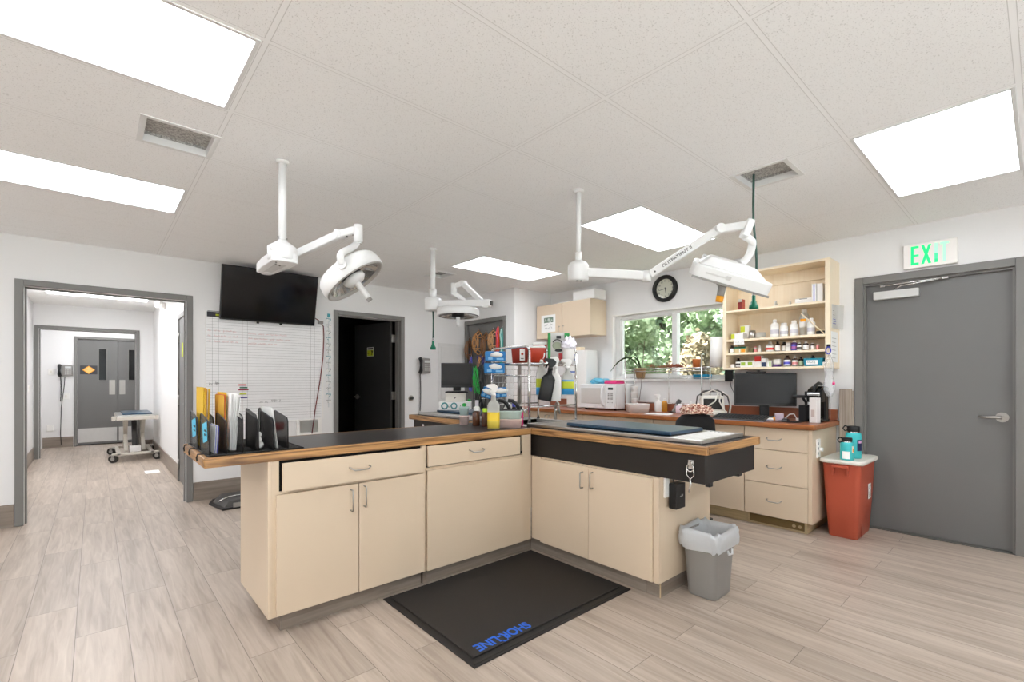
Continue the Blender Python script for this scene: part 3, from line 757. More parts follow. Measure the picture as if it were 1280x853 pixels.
ha.tube([(0, -.07, .012), (.002, -.10, .012), (-.004, -.125, .014), (-.008, -.145, .012)], [.006, .006, .004, .005], CHROME, 8, F)
thing('wet_table', 'near black wet table with oak edge and sink, jutting toward the trash can', 'wet table',
      [('laminate_top', t), ('oak_edge', e), ('oak_edge', e2), ('oak_edge', e3), ('apron', ap, [], 'black apron panel'), ('sink_basin', sk), ('bracket', bk), ('bracket', bk2), ('hasp', ha, [], 'chrome hasp with a snap hook')])
# far wet table
t = MB(); t.box(2.445, 3.105, 3.1265, 4.31, ZB, ZT, BLKTOP)
e = MB(); e.box(2.421, 2.445, 3.172, 4.335, ZB, ZT, OAKY, .006); e3 = MB(); e3.box(3.105, 3.13, 3.1265, 4.335, ZB, ZT, OAKY, .006)
e2 = MB(); e2.box(2.445, 3.105, 4.31, 4.335, ZB, ZT, OAKX, .005)
ap = MB(); ap.box(2.455, 2.475, 3.175, 4.29, .708, ZB, BLKPAN); ap.box(2.475, 3.09, 4.27, 4.29, .708, ZB, BLKPAN); ap.box(3.09, 3.11, 3.12, 4.29, .708, ZB, BLKPAN)
ha = MB(); F = FX(2.455, 4.1, .80)
ha.box(-.016, .016, -.02, .03, 0, .006, CHROME, .002, F); ha.tube([(0, .01, .01), (.012, -.02, .014), (0, -.05, .012), (-.006, -.09, .012)], .005, CHROME, 8, F)
thing('wet_table', 'far black wet table with oak edge, beyond the long worktop by the wall phone', 'wet table', [('laminate_top', t), ('oak_edge', e), ('oak_edge', e2), ('oak_edge', e3), ('apron', ap), ('hasp', ha)])

# stainless trays with slats on the wet tables
def tray(y0, y1, label, x0=2.462, x1=3.0):
    b = MB(); z0 = ZT; z1 = ZT+.026
    b.box(x0, x1, y0, y1, z0, z0+.006, mat('tray_pan', (92, 90, 88), .4, metal=.5))
    r = MB()
    for q in ((x0, x0+.02, y0, y1), (x1-.02, x1, y0, y1), (x0+.02, x1-.02, y0, y0+.025), (x0+.02, x1-.02, y1-.02, y1)): r.box(*q, z0+.006, z1, STEEL, .003)
    parts = [('pan', b), ('rim', r)]
    n = int((y1-y0-.06)/.026)
    for k in range(n):
        yy = y0+.04+k*.026; s = MB(); s.box(x0+.021, x1-.021, yy, yy+.015, z0+.012, z1-.003, WPLAS if k < 7 else NICKEL, .002); parts.append(('slat', s))
    lg = MB()
    for q in (x0+.02, x1-.04): lg.box(q, q+.02, y0+.03, y1-.03, z0+.006, z0+.012, STEEL)
    parts.append(('runner', lg))
    return thing('slatted_tray', label, 'tray', parts)
tray(1.232, 2.61, 'stainless slatted tray lying on the near wet table under the big blue mat')
tray(3.22, 4.22, 'stainless slatted tray lying on the far wet table')
m = MB(); m.box(2.532, 2.93, 1.452, 2.27, ZT+.0265, ZT+.05, NAVY, .008, None, 3); single('table_mat', 'large glossy navy blue mat lying on the near wet table', 'mat', m)
m = MB(); m.box(2.62, 2.96, 3.30, 4.12, ZT+.0265, ZT+.05, NAVY, .008, None, 3); single('table_mat', 'navy blue mat lying on the far wet table before the monitor', 'mat', m)

# floor mat
m = MB(); m.box(1.248, 2.43, 1.657, 2.531, 0, .006, BLKRUB, .002)
m.box(1.285, 2.393, 1.712, 2.494, .006, .014, BLKRUB, .006, None, 3); m.box(1.26, 2.42, 1.672, 1.684, .006, .0085, BLKRUB, .001)
LB = mat('logo_blue', (26, 98, 206), .5)
lg = MB(); Mt = TR(1.502, 1.762, .014, PI)
lg.text('SHOR-LINE', .083, LB, Mt, .0006, .0022, 'CENTER', .82)
lg.tube([(-.001, .026, .0006), (.012, .046, .0006), (.032, .044, .0006), (.04, .03, .0006)], .003, LB, 6, TR(1.508, 1.762, .014, PI))
thing('floor_mat', 'black rubber anti-fatigue mat with blue lettering on the floor in the island\'s inner corner', 'mat', [('mat_body', m), ('logo', lg, [], 'blue SHOR-LINE lettering')])

# power supply on the peninsula side
F = FY(2.512, 1.466, .645)
pl = MB(); pl.box(-.04, .012, -.06, .058, 0, .012, WPLAS, .004, F)
single('outlet_plate', 'white outlet plate on the cream side of the near wet table cabinet', 'outlet', pl)
b = MB(); b.box(.0, .10, -.125, .022, .012, .062, BLACK, .004, F); b.scrawl(.038, .072, -.05, .014, WPLAS, F @ Matrix.Translation((0, 0, .0615)), .0014, seed=2)
b.tube([(.012, .02, .04), (.02, .04, .03), (.035, .045, .02), (.05, .058, .012)], .004, BLACK, 6, F)
single('power_adapter', 'black power adapter plugged into the outlet beneath the near wet table', 'power adapter', b)

# small trash can
b = MB(); M0 = TR(2.758, 1.332, 0, 0)
hx, hy = .135, .105
b.loft([(0, hx-.028, hy-.022, .035), (.01, hx-.024, hy-.018, .035), (.34, hx, hy, .042), (.355, hx+.008, hy+.008, .046), (.37, hx+.008, hy+.008, .046)], GREY, M0, 6, True, True, False)
b.loft([(.37, hx+.008, hy+.008, .046), (.37, hx-.004, hy-.004, .04), (.02, hx-.03, hy-.024, .035)], GREY, M0, 6, True, False, True)
lb = MB(); R = random.Random(4)
def crinkle(z, k, d):
    return (z, hx+k, hy+k, .05)
t = bmesh.new(); rings = []
secs = [(.285, .014), (.30, .017), (.335, .018), (.372, .02), (.392, .014), (.388, .0), (.36, -.012), (.30, -.016), (.2, -.024), (.05, -.05)]
for (z, k) in secs:
    ring = []
    for sx, sy, a0 in ((1, 1, 0), (-1, 1, PI/2), (-1, -1, PI), (1, -1, 1.5*PI)):
        for j in range(12):
            a = a0+j*PI/2/11; r = .048
            w = .006*math.sin(j*1.9+sx*2+sy+z*60)+R.uniform(-.0035, .0035)
            zz = z+(R.uniform(-.014, .014) if z < .29 else (.008*math.sin(j*.8+sx*3+sy*2) if .36 < z else 0))
            ring.append(t.verts.new((sx*(hx+k-r)+(r+w)*math.cos(a), sy*(hy+k-r)+(r+w)*math.sin(a), zz)))
    rings.append(ring)
for a, c in zip(rings, rings[1:]):
    n = len(a)
    for j in range(n): t.faces.new((a[j], a[(j+1) % n], c[(j+1) % n], c[j]))
t.faces.new(rings[-1])
bmesh.ops.recalc_face_normals(t, faces=t.faces); lb.add(t, BAG, M0, True)
gr = MB(); gr.tube([tuple(M0 @ Vector(p)) for p in ((-.03, -hy-.02, .285), (-.025, -hy-.024, .262), (.02, -hy-.024, .258), (.028, -hy-.02, .285))], .006, BAG, 6)
thing('trash_can', 'small grey plastic trash can with a clear liner, beside the near wet table', 'trash can', [('bin', b), ('liner', lb, [('loose_edge', gr)], 'clear plastic bag folded over the rim')])
# ---------------------------------------------------------------- examination lamps hanging from the ceiling
def canopy(x, y, z0, r=.021, collar=True):
    f = MB(); f.lathe([(0, ZC-.001), (.034, ZC-.001), (.034, ZC-.012), (.024, ZC-.018), (0, ZC-.018)], WHITE, Matrix.Translation((x, y, 0)))
    p = MB(); p.cyl((x, y, z0), (x, y, ZC-.014), r, WHITE)
    return f, p
# lamp 1: round head
x, y = .808, 2.897
f, p = canopy(x, y, 2.06, .0215)
sc_ = MB()
for a in (.3, 3.3): sc_.cyl((x+.02*math.cos(a), y+.02*math.sin(a), 2.085), (x+.028*math.cos(a), y+.028*math.sin(a), 2.085), .004, GREYD, n=8)
h = MB(); h.lathe([(0, 2.07), (.024, 2.07), (.028, 2.064), (.072, 2.032), (.078, 2.026), (.078, 1.985), (.078, 1.958), (.07, 1.952), (0, 1.952)], WHITE, Matrix.Translation((x, y, 0)), 32)
h.text('Burton', .016, GREY, Matrix.Translation((x, y, 2.0)) @ Matrix.Rotation(-.8457+.02, 4, 'Z') @ Matrix(((1, 0, 0, 0), (0, 0, -1, -.0785), (0, 1, 0, 0), (0, 0, 0, 1))), .0002)
e0 = Vector((.80, 3.20, 1.962)); c0 = Vector((x, y, 1.962))
ln = MB(); dv = (e0-c0).normalized(); sd = Vector((dv.y, -dv.x, 0))
M = frame3(c0, dv, (0, 0, 1)); L = (e0-c0).length
ln.prism([(-.07, -.05), (-.05, -.07), (L*.55, -.066), (L+.03, -.05), (L+.05, -.03), (L+.05, .03), (L+.03, .05), (L*.55, .066), (-.05, .07), (-.07, .05)], -.026, .03, WHITE, M, .006)
ln.prism([(.03, -.03), (L-.02, -.022), (L-.02, .022), (.03, .03)], -.0275, -.0262, mat('lamp_shadow_gap', (206, 205, 203), .5), M)  # slightly greyer plate paints the shaded slot under the arm
for q in ((-.02, .04), (.02, .03), (.05, .0)): ln.cyl((q[0], q[1], -.03), (q[0], q[1], -.026), .005, GREYD, n=8, M=M)
e1 = Vector((1.075, 2.735, 2.122)); e2 = Vector((1.14, 2.625, 2.138))
ar = MB(); ar.beam(e0+Vector((0, 0, .0)), e1, .036, .048, WHITE, .006); ar.cyl(e0-Vector((0, 0, .035)), e0+Vector((0, 0, .04)), .03, WHITE)
ar.cyl(e1-sd*.028, e1+sd*.028, .027, WHITE)
kn = MB(); kn.beam(e1, e2, .036, .042, WHITE, .006, ext=.004); kn.cyl(e2+Vector((0, 0, .026)), e2-Vector((0, 0, .075)), .026, WHITE); kn.cyl(e2-Vector((0, 0, .075)), e2-Vector((0, 0, .082)), .02, WHITE)
for dq in (.4, .75): kn.cyl(e1.lerp(e2, dq)-Vector((0, 0, .022)), e1.lerp(e2, dq)-Vector((0, 0, .028)), .006, GREYD, n=8)
n = Vector((.513, -.377, -.77)).normalized(); hc = Vector((1.112, 2.600, 1.835))      # light leaves along n
Mh = frame3(hc, Vector((.7485, -.663, .75)), -n)   # z points to the back of the head
hd = MB(); R_ = .186
hd.lathe([(R_-.004, -.004), (R_, 0), (R_+.002, .03), (R_-.006, .07), (R_-.02, .086), (R_-.075, .10), (.07, .118), (.04, .122), (0, .123)], WHITE, Mh, 48)
rm = MB(); rm.lathe([(R_-.004, -.004), (R_-.006, -.008), (R_-.018, -.008), (R_-.022, 0), (R_-.03, .004)], mat('lamp_rim_grey', (172, 168, 163), .4), Mh, 48)
rf = MB(); rf.lathe([(R_-.024, .002), (R_-.05, .03), (R_-.09, .052), (.05, .06), (0, .06)], REFL, Mh, 48)
for k in range(16):
    a = k*PI/8; rf.tube([((R_-.03)*math.cos(a), (R_-.03)*math.sin(a), .008), ((R_-.09)*math.cos(a), (R_-.09)*math.sin(a), .05)], .0025, REFL, 4, Mh)
hu = MB(); hu.lathe([(.0, .05), (.062, .05), (.062, .02), (.0, .02)], BLACK, Mh, 32); hu.lathe([(0, .02), (.066, .02), (.066, .004), (.05, -.014), (.025, -.02), (0, -.02)], WHITE, Mh, 32)
hn = MB(); hn.lathe([(.02, -.018), (.0175, -.06), (.016, -.115), (.018, -.12), (0, -.121)], WHITE, Mh, 20); hn.box(-.016, .014, -.004, .004, -.142, -.12, GREY, .002, Mh)
yk = MB(); yt = e2-Vector((0, 0, .06)); vd = Vector((-hc.x, -hc.y, 1.27-hc.z)).normalized(); nd = (vd-n*vd.dot(n)).normalized(); rim_pt = hc-n*.05+nd*(R_+.004)
yk.tube(cat([yt, yt+Vector((-.016, -.004, -.03)), yt.lerp(rim_pt, .45)+nd*.03, rim_pt+nd*.02+Vector((0, 0, .05)), rim_pt+nd*.008]), .0185, WHITE, 14)
yk.cyl(rim_pt-nd*.012, rim_pt+nd*.02, .026, WHITE)
thing('examination_lamp', 'white ceiling lamp with a round tilted head, hanging before the television', 'examination lamp',
      [('ceiling_flange', f), ('pole', p), ('screw', sc_), ('hub', h), ('link_arm', ln), ('spring_arm', ar), ('knuckle', kn), ('yoke', yk), ('lamp_head', hd, [('rim', rm), ('reflector', rf), ('bulb_cover', hu), ('handle', hn)])])

# lamp 2: far one, level head
x, y = 2.427, 3.882
f, p = canopy(x, y, 2.10, .024)
h = MB(); h.cyl((x, y, 2.045), (x, y, 2.14), .034, WHITE); h.lathe([(0, 2.055), (.07, 2.055), (.078, 2.045), (.078, 1.94), (.07, 1.93), (0, 1.93)], WHITE, Matrix.Translation((x, y, 0)), 28)
a0 = Vector((x, y, 1.995)); a1 = Vector((2.70, 3.365, 1.972))
ln = MB(); ln.beam(a0, a1, .06, .062, WHITE, .008, ext=.02); ln.box(-.012, .012, -.02, .02, -.02, .02, GREYD, .003, frame3(a1+(a1-a0).normalized()*.02, a1-a0, (0, 0, 1)))
ln.cyl(a1-Vector((.02, -.04, .04)), a1-Vector((.02, -.04, .02)), .03, WHITE)
b0 = Vector((2.665, 3.44, 2.0)); b1 = Vector((2.635, 3.675, 2.19))
ar = MB(); ar.beam(b0, b1, .04, .05, WHITE, .007); ar.cyl(b1-Vector((.03, 0, 0)), b1+Vector((.03, 0, 0)), .028, WHITE)
b2 = Vector((2.575, 3.745, 2.165))
kn = MB(); kn.beam(b1, b2, .04, .05, WHITE, .007); kn.cyl(b2+Vector((0, 0, .03)), b2-Vector((0, 0, .075)), .028, WHITE)
hc = Vector((2.575, 3.675, 1.875)); R_ = .2
nn_ = Vector((.04, -.08, -1)).normalized(); Mh = frame3(hc, (.7485, -.663, 0), -nn_)
yk = MB(); yk.tube(cat([b2-Vector((0, 0, .06)), b2+Vector((.03, -.02, -.085)), b2+Vector((.07, -.06, -.13)), b2+Vector((.085, -.085, -.19)), hc+Vector((.08, -.06, .09))]), .0205, WHITE, 12)
hd = MB(); hd.lathe([(R_-.004, -.002), (R_, .004), (R_, .05), (R_-.01, .066), (R_-.06, .08), (.07, .092), (0, .094)], WHITE, Mh, 40)
rf = MB(); rf.lathe([(R_-.004, -.002), (R_-.02, -.004), (R_-.03, .006), (R_-.09, .035), (0, .04)], REFL, Mh, 40)
hu = MB(); hu.lathe([(0, .03), (.06, .03), (.06, -.012), (0, -.012)], BLACK, Mh, 28)
hn = MB(); hn.lathe([(.02, -.012), (.017, -.08), (.016, -.10), (0, -.101)], WHITE, Mh, 18)
thing('examination_lamp', 'white ceiling lamp with a level round head, farthest lamp, above the muzzle board', 'examination lamp',
      [('ceiling_flange', f), ('pole', p), ('hub', h), ('link_arm', ln), ('spring_arm', ar), ('knuckle', kn), ('yoke', yk), ('lamp_head', hd, [('reflector', rf), ('bulb_cover', hu), ('handle', hn)])])

# lamp 3: long jointed arm with a wedge shaped head
x, y = 2.402, 2.047
f, p = canopy(x, y, 2.07, .017)
h = MB(); h.cyl((x, y, 2.045), (x, y, 2.115), .021, WHITE); h.lathe([(0, 2.06), (.03, 2.058), (.055, 2.044), (.066, 2.03), (.068, 2.02), (.068, 1.935), (.06, 1.922), (0, 1.92)], WHITE, Matrix.Translation((x, y, 0)), 32)
for a in (3.6, 4.3): h.cyl((x+.04*math.cos(a), y+.04*math.sin(a), 1.916), (x+.04*math.cos(a), y+.04*math.sin(a), 1.922), .006, GREYD, n=8)
a0 = Vector((x, y, 1.985)); e = Vector((2.645, 1.690, 1.935))
ln = MB(); ln.beam(a0, e, .045, .058, WHITE, .008); ln.cyl(e-Vector((0, 0, .036)), e+Vector((0, 0, .032)), .03, WHITE)
a1 = Vector((2.855, 1.318, 2.19))
ar = MB(); e_up = e+Vector((.012, -.02, .006)); ar.beam(e_up, a1, .04, .05, WHITE, .008)
Mt = frame3(e_up, a1-e_up, (-.663, -.7485, .0))
ar.cyl((.035, .0, .018), (.035, .0, .0225), .006, GREYD, n=10, M=Mt)
ar.text('OUTPATIENT II', .03, GREYD, Mt @ Matrix.Translation((.19, .0, .0212)), .0003, .0004)
kn = MB(); a2 = Vector((2.93, 1.178, 2.198)); kn.cyl(a1-Vector((.0, .0, .0))-Vector((-.025, -.028, 0)), a1+Vector((-.025, -.028, 0)), .028, WHITE); kn.beam(a1, a2, .04, .046, WHITE, .007)
kn.beam(a2+Vector((.02, -.008, .03)), a2+Vector((-.022, .012, -.075)), .056, .045, WHITE, .008, (.7, -.6, .2))
q0 = Vector((2.61, 1.362, 1.878)); q1 = Vector((2.945, 1.065, 1.752)); ex = (q1-q0)
mid = q0.lerp(q1, .5); bd = Vector((.60, .68, .42)); Mh = frame3(mid, ex, ex.normalized().cross(bd.normalized()))
W = ex.length/2
if (Mh.to_3x3() @ Vector((0, 1, 0))).dot(bd) < 0: Mh = Mh @ Matrix.Rotation(PI, 4, 'X')
hd = MB()
hd.prism([(-W+.02, 0), (W-.02, 0), (W, .02), (W, .09), (.16, .34), (.10, .37), (-.10, .37), (-.16, .34), (-W, .09), (-W, .02)], 0, .075, WHITE, Mh, .010, None, 3)
cp = MB(); cp.prism([(-W+.03, .03), (W-.03, .03), (W-.03, .09), (.13, .32), (-.13, .32), (-W+.03, .09)], .075, .125, WHITE, Mh, .008, [(-.14, .10), (.14, .10), (.14, .14), (.09, .28), (-.09, .28), (-.14, .14)], 3)
cp.box(-.13, .13, .29, .305, .078, .112, WHITE, .004, Mh)
tr_ = MB(); tr_.box(-W+.0, W-.0, -.003, .012, -.006, .006, GREY, .002, Mh); tr_.box(-.165, -.03, -.003, .003, .034, .044, mat('vent_line', (214, 213, 211), .5), .002, Mh); tr_.box(-.045, -.015, -.004, .003, .03, .052, mat('vent_line2', (206, 205, 203), .5), .002, Mh)
le = MB(); le.prism([(-W+.04, .03), (W-.04, .03), (W-.04, .09), (.13, .32), (-.13, .32), (-W+.04, .09)], -.004, .001, LENS, Mh)
hn = MB(); k0 = Mh @ Vector((-.03, .05, 0)); k1 = Vector((2.79, 1.285, 1.742)); hv = (k1-k0).normalized()
hn.cyl(k0, k0+hv*.02, .042, GREY, .024); hn.cyl(k0+hv*.015, k1-hv*.025, .0235, GREY, .02); on = MB(); on.cyl(k1-hv*.028, k1+hv*.008, .0225, ORANGE, .02)
yk = MB(); top = Mh @ Vector((.075, .22, .118)); s0 = a2+Vector((-.012, .006, -.07))
yk.tube(cat([s0, s0+Vector((.028, -.018, -.02)), s0.lerp(top, .4)+Vector((.048, -.034, .025)), s0.lerp(top, .75)+Vector((.046, -.034, .02)), top+Vector((.02, -.014, .01)), top]), .022, WHITE, 14)
thing('examination_lamp', 'white lamp with a long jointed arm and wedge shaped head with orange tipped handle', 'examination lamp',
      [('ceiling_flange', f), ('pole', p), ('hub', h), ('link_arm', ln), ('spring_arm', ar), ('knuckle', kn), ('yoke', yk), ('lamp_head', hd, [('top_cover', cp), ('trim_strip', tr_), ('lens', le), ('handle', hn), ('handle_tip', on)])])

# gas hoses
def hose(pts, name, label, zend):
    t = MB(); t.tube(pts, .0075, HOSE, 8); c = MB(); x, y = pts[-1][:2]
    c.lathe([(0, zend+.085), (.011, zend+.085), (.012, zend+.05), (.017, zend+.045), (.019, zend+.03), (.026, zend+.024), (.028, zend), (0, zend)], GREEN, Matrix.Translation((x, y, 0)), 18)
    c.lathe([(0, zend+.11), (.009, zend+.11), (.011, zend+.085)], CHROME, Matrix.Translation((x, y, 0)), 14)
    thing(name, label, 'hose', [('tube', t), ('coupling', c, [], 'green coupling')])
hose(cat([(3.14, 1.225, 2.58), (3.138, 1.226, 2.3), (3.15, 1.215, 2.1), (3.155, 1.215, 1.95), (3.14, 1.225, 1.83)]), 'gas_hose', 'dark green gas hose dropping through the ceiling vent past the wedge shaped lamp', 1.722)
hose([(2.44, 3.90, 1.93), (2.432, 3.88, 1.85), (2.425, 3.87, 1.75), (2.422, 3.87, 1.66)], 'gas_hose', 'short thin green hose hanging below the hub of the farthest lamp', 1.56)
# ---------------------------------------------------------------- counter along the window wall
ZD = .907; YAW = .8457-PI/2            # YAW turns a small thing to look at the room's near corner
XF = 4.325
def unit(y0, y1, label, kind):
    b = MB(); b.box(XF+.02, 4.985, y0+.001, y1-.001, .10, .866, CREAM)
    k = MB(); k.box(4.385, 4.97, y0+.055 if kind == 'drawers' else y0+.001, y1-.001, 0, .10, CREMEP if kind != 'plain' else BASEY)
    parts = [('carcass', b), ('toe_kick', k)]
    if kind == 'drawers':
        b.box(XF, XF+.02, y0+.001, y0+.03, .10, .866, CREAM, .001)
        for z0, z1 in ((.676, .86), (.388, .671), (.104, .383)):
            d = MB(); d.box(XF-.005, XF+.016, y0+.032, y1-.003, z0, z1, CREAM, .002)
            zz = (z0+z1)/2 if z0 > .6 else (z0+z1)/2-.0
            parts.append(('drawer', d, [('handle', hpull(FX(XF-.005, 0, 0), -1.575, -1.465, zz))]))
        g = MB(); g.box(4.375, 4.387, 1.31, 1.74, .02, .085, mat('kick_vent', (120, 98, 60), .6)); g.cyl((4.372, 1.34, .05), (4.39, 1.34, .05), .014, CREMEP, n=12); g.cyl((4.372, 1.385, .05), (4.39, 1.385, .05), .014, CREMEP, n=12)
        parts.append(('kick_vent', g))
    else:
        m = (y0+y1)/2
        for a, c, hy in ((y0+.003, m-.002, m-.03), (m+.002, y1-.003, m+.03)):
            d = MB(); d.box(XF-.005, XF+.016, a, c, .104, .86, CREAM, .002)
            parts.append(('door', d, [('handle', vpull(FX(XF-.005, 0, 0), -hy, .72, .82))]))
    thing('base_cabinet', label, 'cabinet', parts)
unit(1.236, 1.765, 'cream three drawer base cabinet beside the red waste bin', 'drawers')
unit(1.766, 2.68, 'cream two door base cabinet under the desk monitor, left of the drawers', 'doors')
unit(2.681, 3.61, 'cream two door base cabinet under the window', 'doors')
unit(3.611, 4.76, 'cream two door base cabinet under the microwave', 'doors')
WOODT = mat('counter_terracotta', (152, 92, 66), .3, var=.1, scale=70)
WEDGE = wood('counter_edge', (140, 82, 44), (178, 112, 64), 'Y', .3)
t = MB(); t.box(4.305, 4.991, 1.225, 4.772, .867, ZD-.0003, WOODT)
e = MB(); e.box(4.28, 4.305, 1.21, 4.772, .866, ZD, WEDGE, .006); e2 = MB(); e2.box(4.305, 4.99, 1.21, 1.225, .866, ZD, WEDGE, .004)
s = MB(); s.box(4.972, 4.991, 1.225, 4.772, ZD, 1.005, WOODT, .003)
thing('worktop', 'reddish brown laminate counter with backsplash running along the window wall', 'worktop', [('laminate_top', t), ('front_edge', e), ('end_edge', e2)])
single('backsplash', 'reddish brown backsplash strip along the window wall counter', 'backsplash', s)

# open wall shelf
xf, xb, ya, yb = 4.70, 4.992, 1.214, 2.13
def maple_box(mb, *q): mb.box(*q, MAPLE, .001)
sa = MB(); maple_box(sa, xf, xb, ya, ya+.034, 1.372, 2.318); sb = MB(); maple_box(sb, xf, xb, yb-.034, yb, 1.372, 2.318)
bk = MB(); maple_box(bk, xb-.012, xb-.001, ya+.034, yb-.034, 1.39, 2.30); rl = MB(); maple_box(rl, xb-.03, xb-.012, ya+.034, yb-.034, 2.19, 2.298)
parts = [('side_panel', sa), ('side_panel', sb), ('back_panel', bk), ('rail', rl)]
LV = [1.372, 1.515, 1.648, 1.935]
for z, nm in ((2.298, 'top_panel'), (1.935, 'shelf_board'), (1.648, 'shelf_board'), (1.515, 'shelf_board'), (1.372, 'bottom_panel')):
    q = MB(); maple_box(q, xf+.002, xb-.012, ya+.034, yb-.034, z, z+.02); parts.append((nm, q))
thing('wall_shelf', 'pale maple open wall shelf full of medicine bottles, above the desk monitor', 'shelf', parts)
S1, S2, S3, S4 = [z+.02 for z in (1.935, 1.648, 1.515, 1.372)]

def bottle_prof(r, h, neck=.45, cap=.18, sh=.12):
    """body profile and cap profile"""
    hb = h*(1-cap-sh); rn = r*neck
    body = [(0, 0), (r*.92, 0), (r, h*.03), (r, hb), (r*.9, hb+h*sh*.45), (rn, hb+h*sh), (rn, hb+h*sh+h*.02)]
    c = [(rn*1.15, hb+h*sh), (rn*1.15, h*.985), (rn*1.02, h), (0, h)]
    return body, c, hb
def bottle(name, label, x, y, z, r, h, m, capm, lab=None, neck=.45, cap=.18, sh=.12, cat='bottle', group=None):
    body, c, hb = bottle_prof(r, h, neck, cap, sh)
    b = MB(); b.lathe(body, m, None, 20); k = MB(); k.lathe(c, capm, None, 16)
    parts = [('body', b), ('cap', k)]
    if lab:
        l = MB(); l.lathe([(r*1.012, hb*.14), (r*1.02, hb*.15), (r*1.02, hb*.86), (r*1.012, hb*.87)], lab[0], None, 20)
        if len(lab) > 1: l.lathe([(r*1.025, hb*.3), (r*1.03, hb*.31), (r*1.03, hb*.62), (r*1.025, hb*.63)], lab[1], None, 20)
        parts.append(('label', l))
    return thing(name, label, cat, parts, group, (x, y, z))
def carton(name, label, x, y, z, d, w, h, m, bands=(), rz=0, cat='box', flapm=None):
    """d along x, w along y; bands = (lo, hi, material) as fractions of the height"""
    b = MB(); b.box(-d/2, d/2, -w/2, w/2, 0, h, m, .0015)
    parts = [('carton', b)]
    for lo, hi, bm_, f0, f1 in bands:
        p = MB(); p.box(-d/2-.0012, -d/2+.001, -w/2+w*f0, -w/2+w*f1, h*lo, h*hi, bm_); parts.append(('printed_panel', p))
    return thing(name, label, cat, parts, None, (x, y, z), rz)
# level 1 (top)
carton('folder_box', 'white upright box with a blue spine line near the top level\'s right end', 4.85, 1.345, S1, .2, .036, .165, WPLAS, [(.05, .95, VIOL, .4, .6)])
carton('folder_box', 'plain white upright box at the very right end of the top shelf level', 4.85, 1.300, S1, .2, .044, .16, WPLAS)
carton('flat_box', 'long flat white carton lying on the top shelf level', 4.84, 1.437, S1, .11, .14, .052, WPLAS, [(.82, .95, GREY, .3, .75)])
single('glass_vial', 'tiny clear vial on the top shelf level, left of the flat carton', 'vial', MB().lathe([(0, 0), (.011, 0), (.011, .03), (.006, .038), (.008, .04), (.008, .05), (0, .05)], CLEARP, None, 14), None, (4.84, 1.565, S1))
single('glass_vial', 'clear vial on the top shelf level, right of the green hose coupling', 'vial', MB().lathe([(0, 0), (.016, 0), (.016, .035), (.008, .045), (.01, .048), (.01, .06), (0, .06)], CLEARP, None, 14), None, (4.84, 1.69, S1))
b = MB(); b.box(-.03, .03, -.028, .012, 0, .085, mat('red_fluid', (128, 40, 36), .2), .006); b.box(-.03, .03, -.034, -.029, 0, .11, mat('red_acrylic', (190, 84, 70), .25), .002)
c = MB(); c.box(-.026, .026, -.024, .01, .085, .115, CLEARP, .006)
thing('specimen_jar', 'jar of dark red fluid at the left end of the top shelf level', 'jar', [('body', b), ('lid', c)], None, (4.80, 2.0, S1))
# level 2
carton('medicine_box', 'white and yellow green box at the front left of the second shelf level', 4.78, 2.005, S2, .09, .115, .062, WPLAS, [(.15, .9, LIME, .7, 1)])
carton('medicine_box', 'yellow green box standing behind the white box on the second shelf level', 4.885, 1.985, S2, .05, .085, .145, WPLAS, [(.55, .95, LIME, .45, .95)])
n = MB(); n.box(4.695, 4.699, 1.92, 2.02, 1.612, 1.668, PAPER); n.scrawl(-2.01, -1.93, 1.64, .012, GREY, FX(4.695, 0, 0), .0012, seed=8); single('shelf_note', 'white note card hanging from the left end of the second shelf board', 'note', n)
for y, lab, mm, r, h in ((1.893, 'clear tin standing next to the yellow green boxes on the second shelf level', STEEL, .032, .085), (1.815, 'squat clear jar with scattered caps on the second shelf level', CLEARP, .045, .06)):
    b = MB(); b.lathe([(0, 0), (r, 0), (r, h*.8), (r*.9, h*.82), (r*.9, h), (0, h)], mm, None, 20); single('jar', lab, 'jar', b, None, (4.82, y, S2))
WB = [('white bottle with a round cap, first of the white bottles on the second shelf level', 1.697, .036, .175, .4), ('short wide white bottle, second of the white bottles on the second shelf level', 1.617, .034, .135, .62),
      ('white bottle directly left of the big clear jug', 1.532, .035, .15, .5), ('white bottle directly right of the big clear jug', 1.378, .031, .155, .4)]
for lab, y, r, h, nk in WB:
    bottle('pill_bottle', lab, 4.84 if y > 1.4 else 4.79, y, S2, r, h, WPLAS, WPLAS, (PAPER, mat('label_grey', (206, 204, 212), .6)), nk, .16, .14)
b, c, hb = bottle_prof(.038, .25, .5, .12, .16); bb = MB(); bb.lathe(b, CLEARP, None, 22); kk = MB(); kk.lathe(c, WPLAS, None, 16); ll = MB(); ll.lathe([(.0385, .085), (.0392, .086), (.0392, .15), (.0385, .151)], PAPER, None, 22); lo = MB(); lo.box(-.04, -.02, -.024, .022, .135, .16, ORANGE, .002)
thing('plastic_jug', 'tall clear plastic jug with an orange label, tallest bottle on the shelf', 'bottle', [('body', bb), ('cap', kk), ('label', ll), ('orange_label', lo)], None, (4.875, 1.458, S2))
b = MB(); b.box(-.04, .04, -.034, .034, 0, .034, BLACK, .005); single('black_case', 'small black case at the right end of the second shelf level', 'case', b, None, (4.80, 1.30, S2))
b = MB(); b.tube([(4.735, 1.265, S2+.006), (4.735, 1.445, S2+.2)], .005, MAPLE, 8); single('measuring_stick', 'thin pale stick leaning diagonally on the second shelf level', 'stick', b)
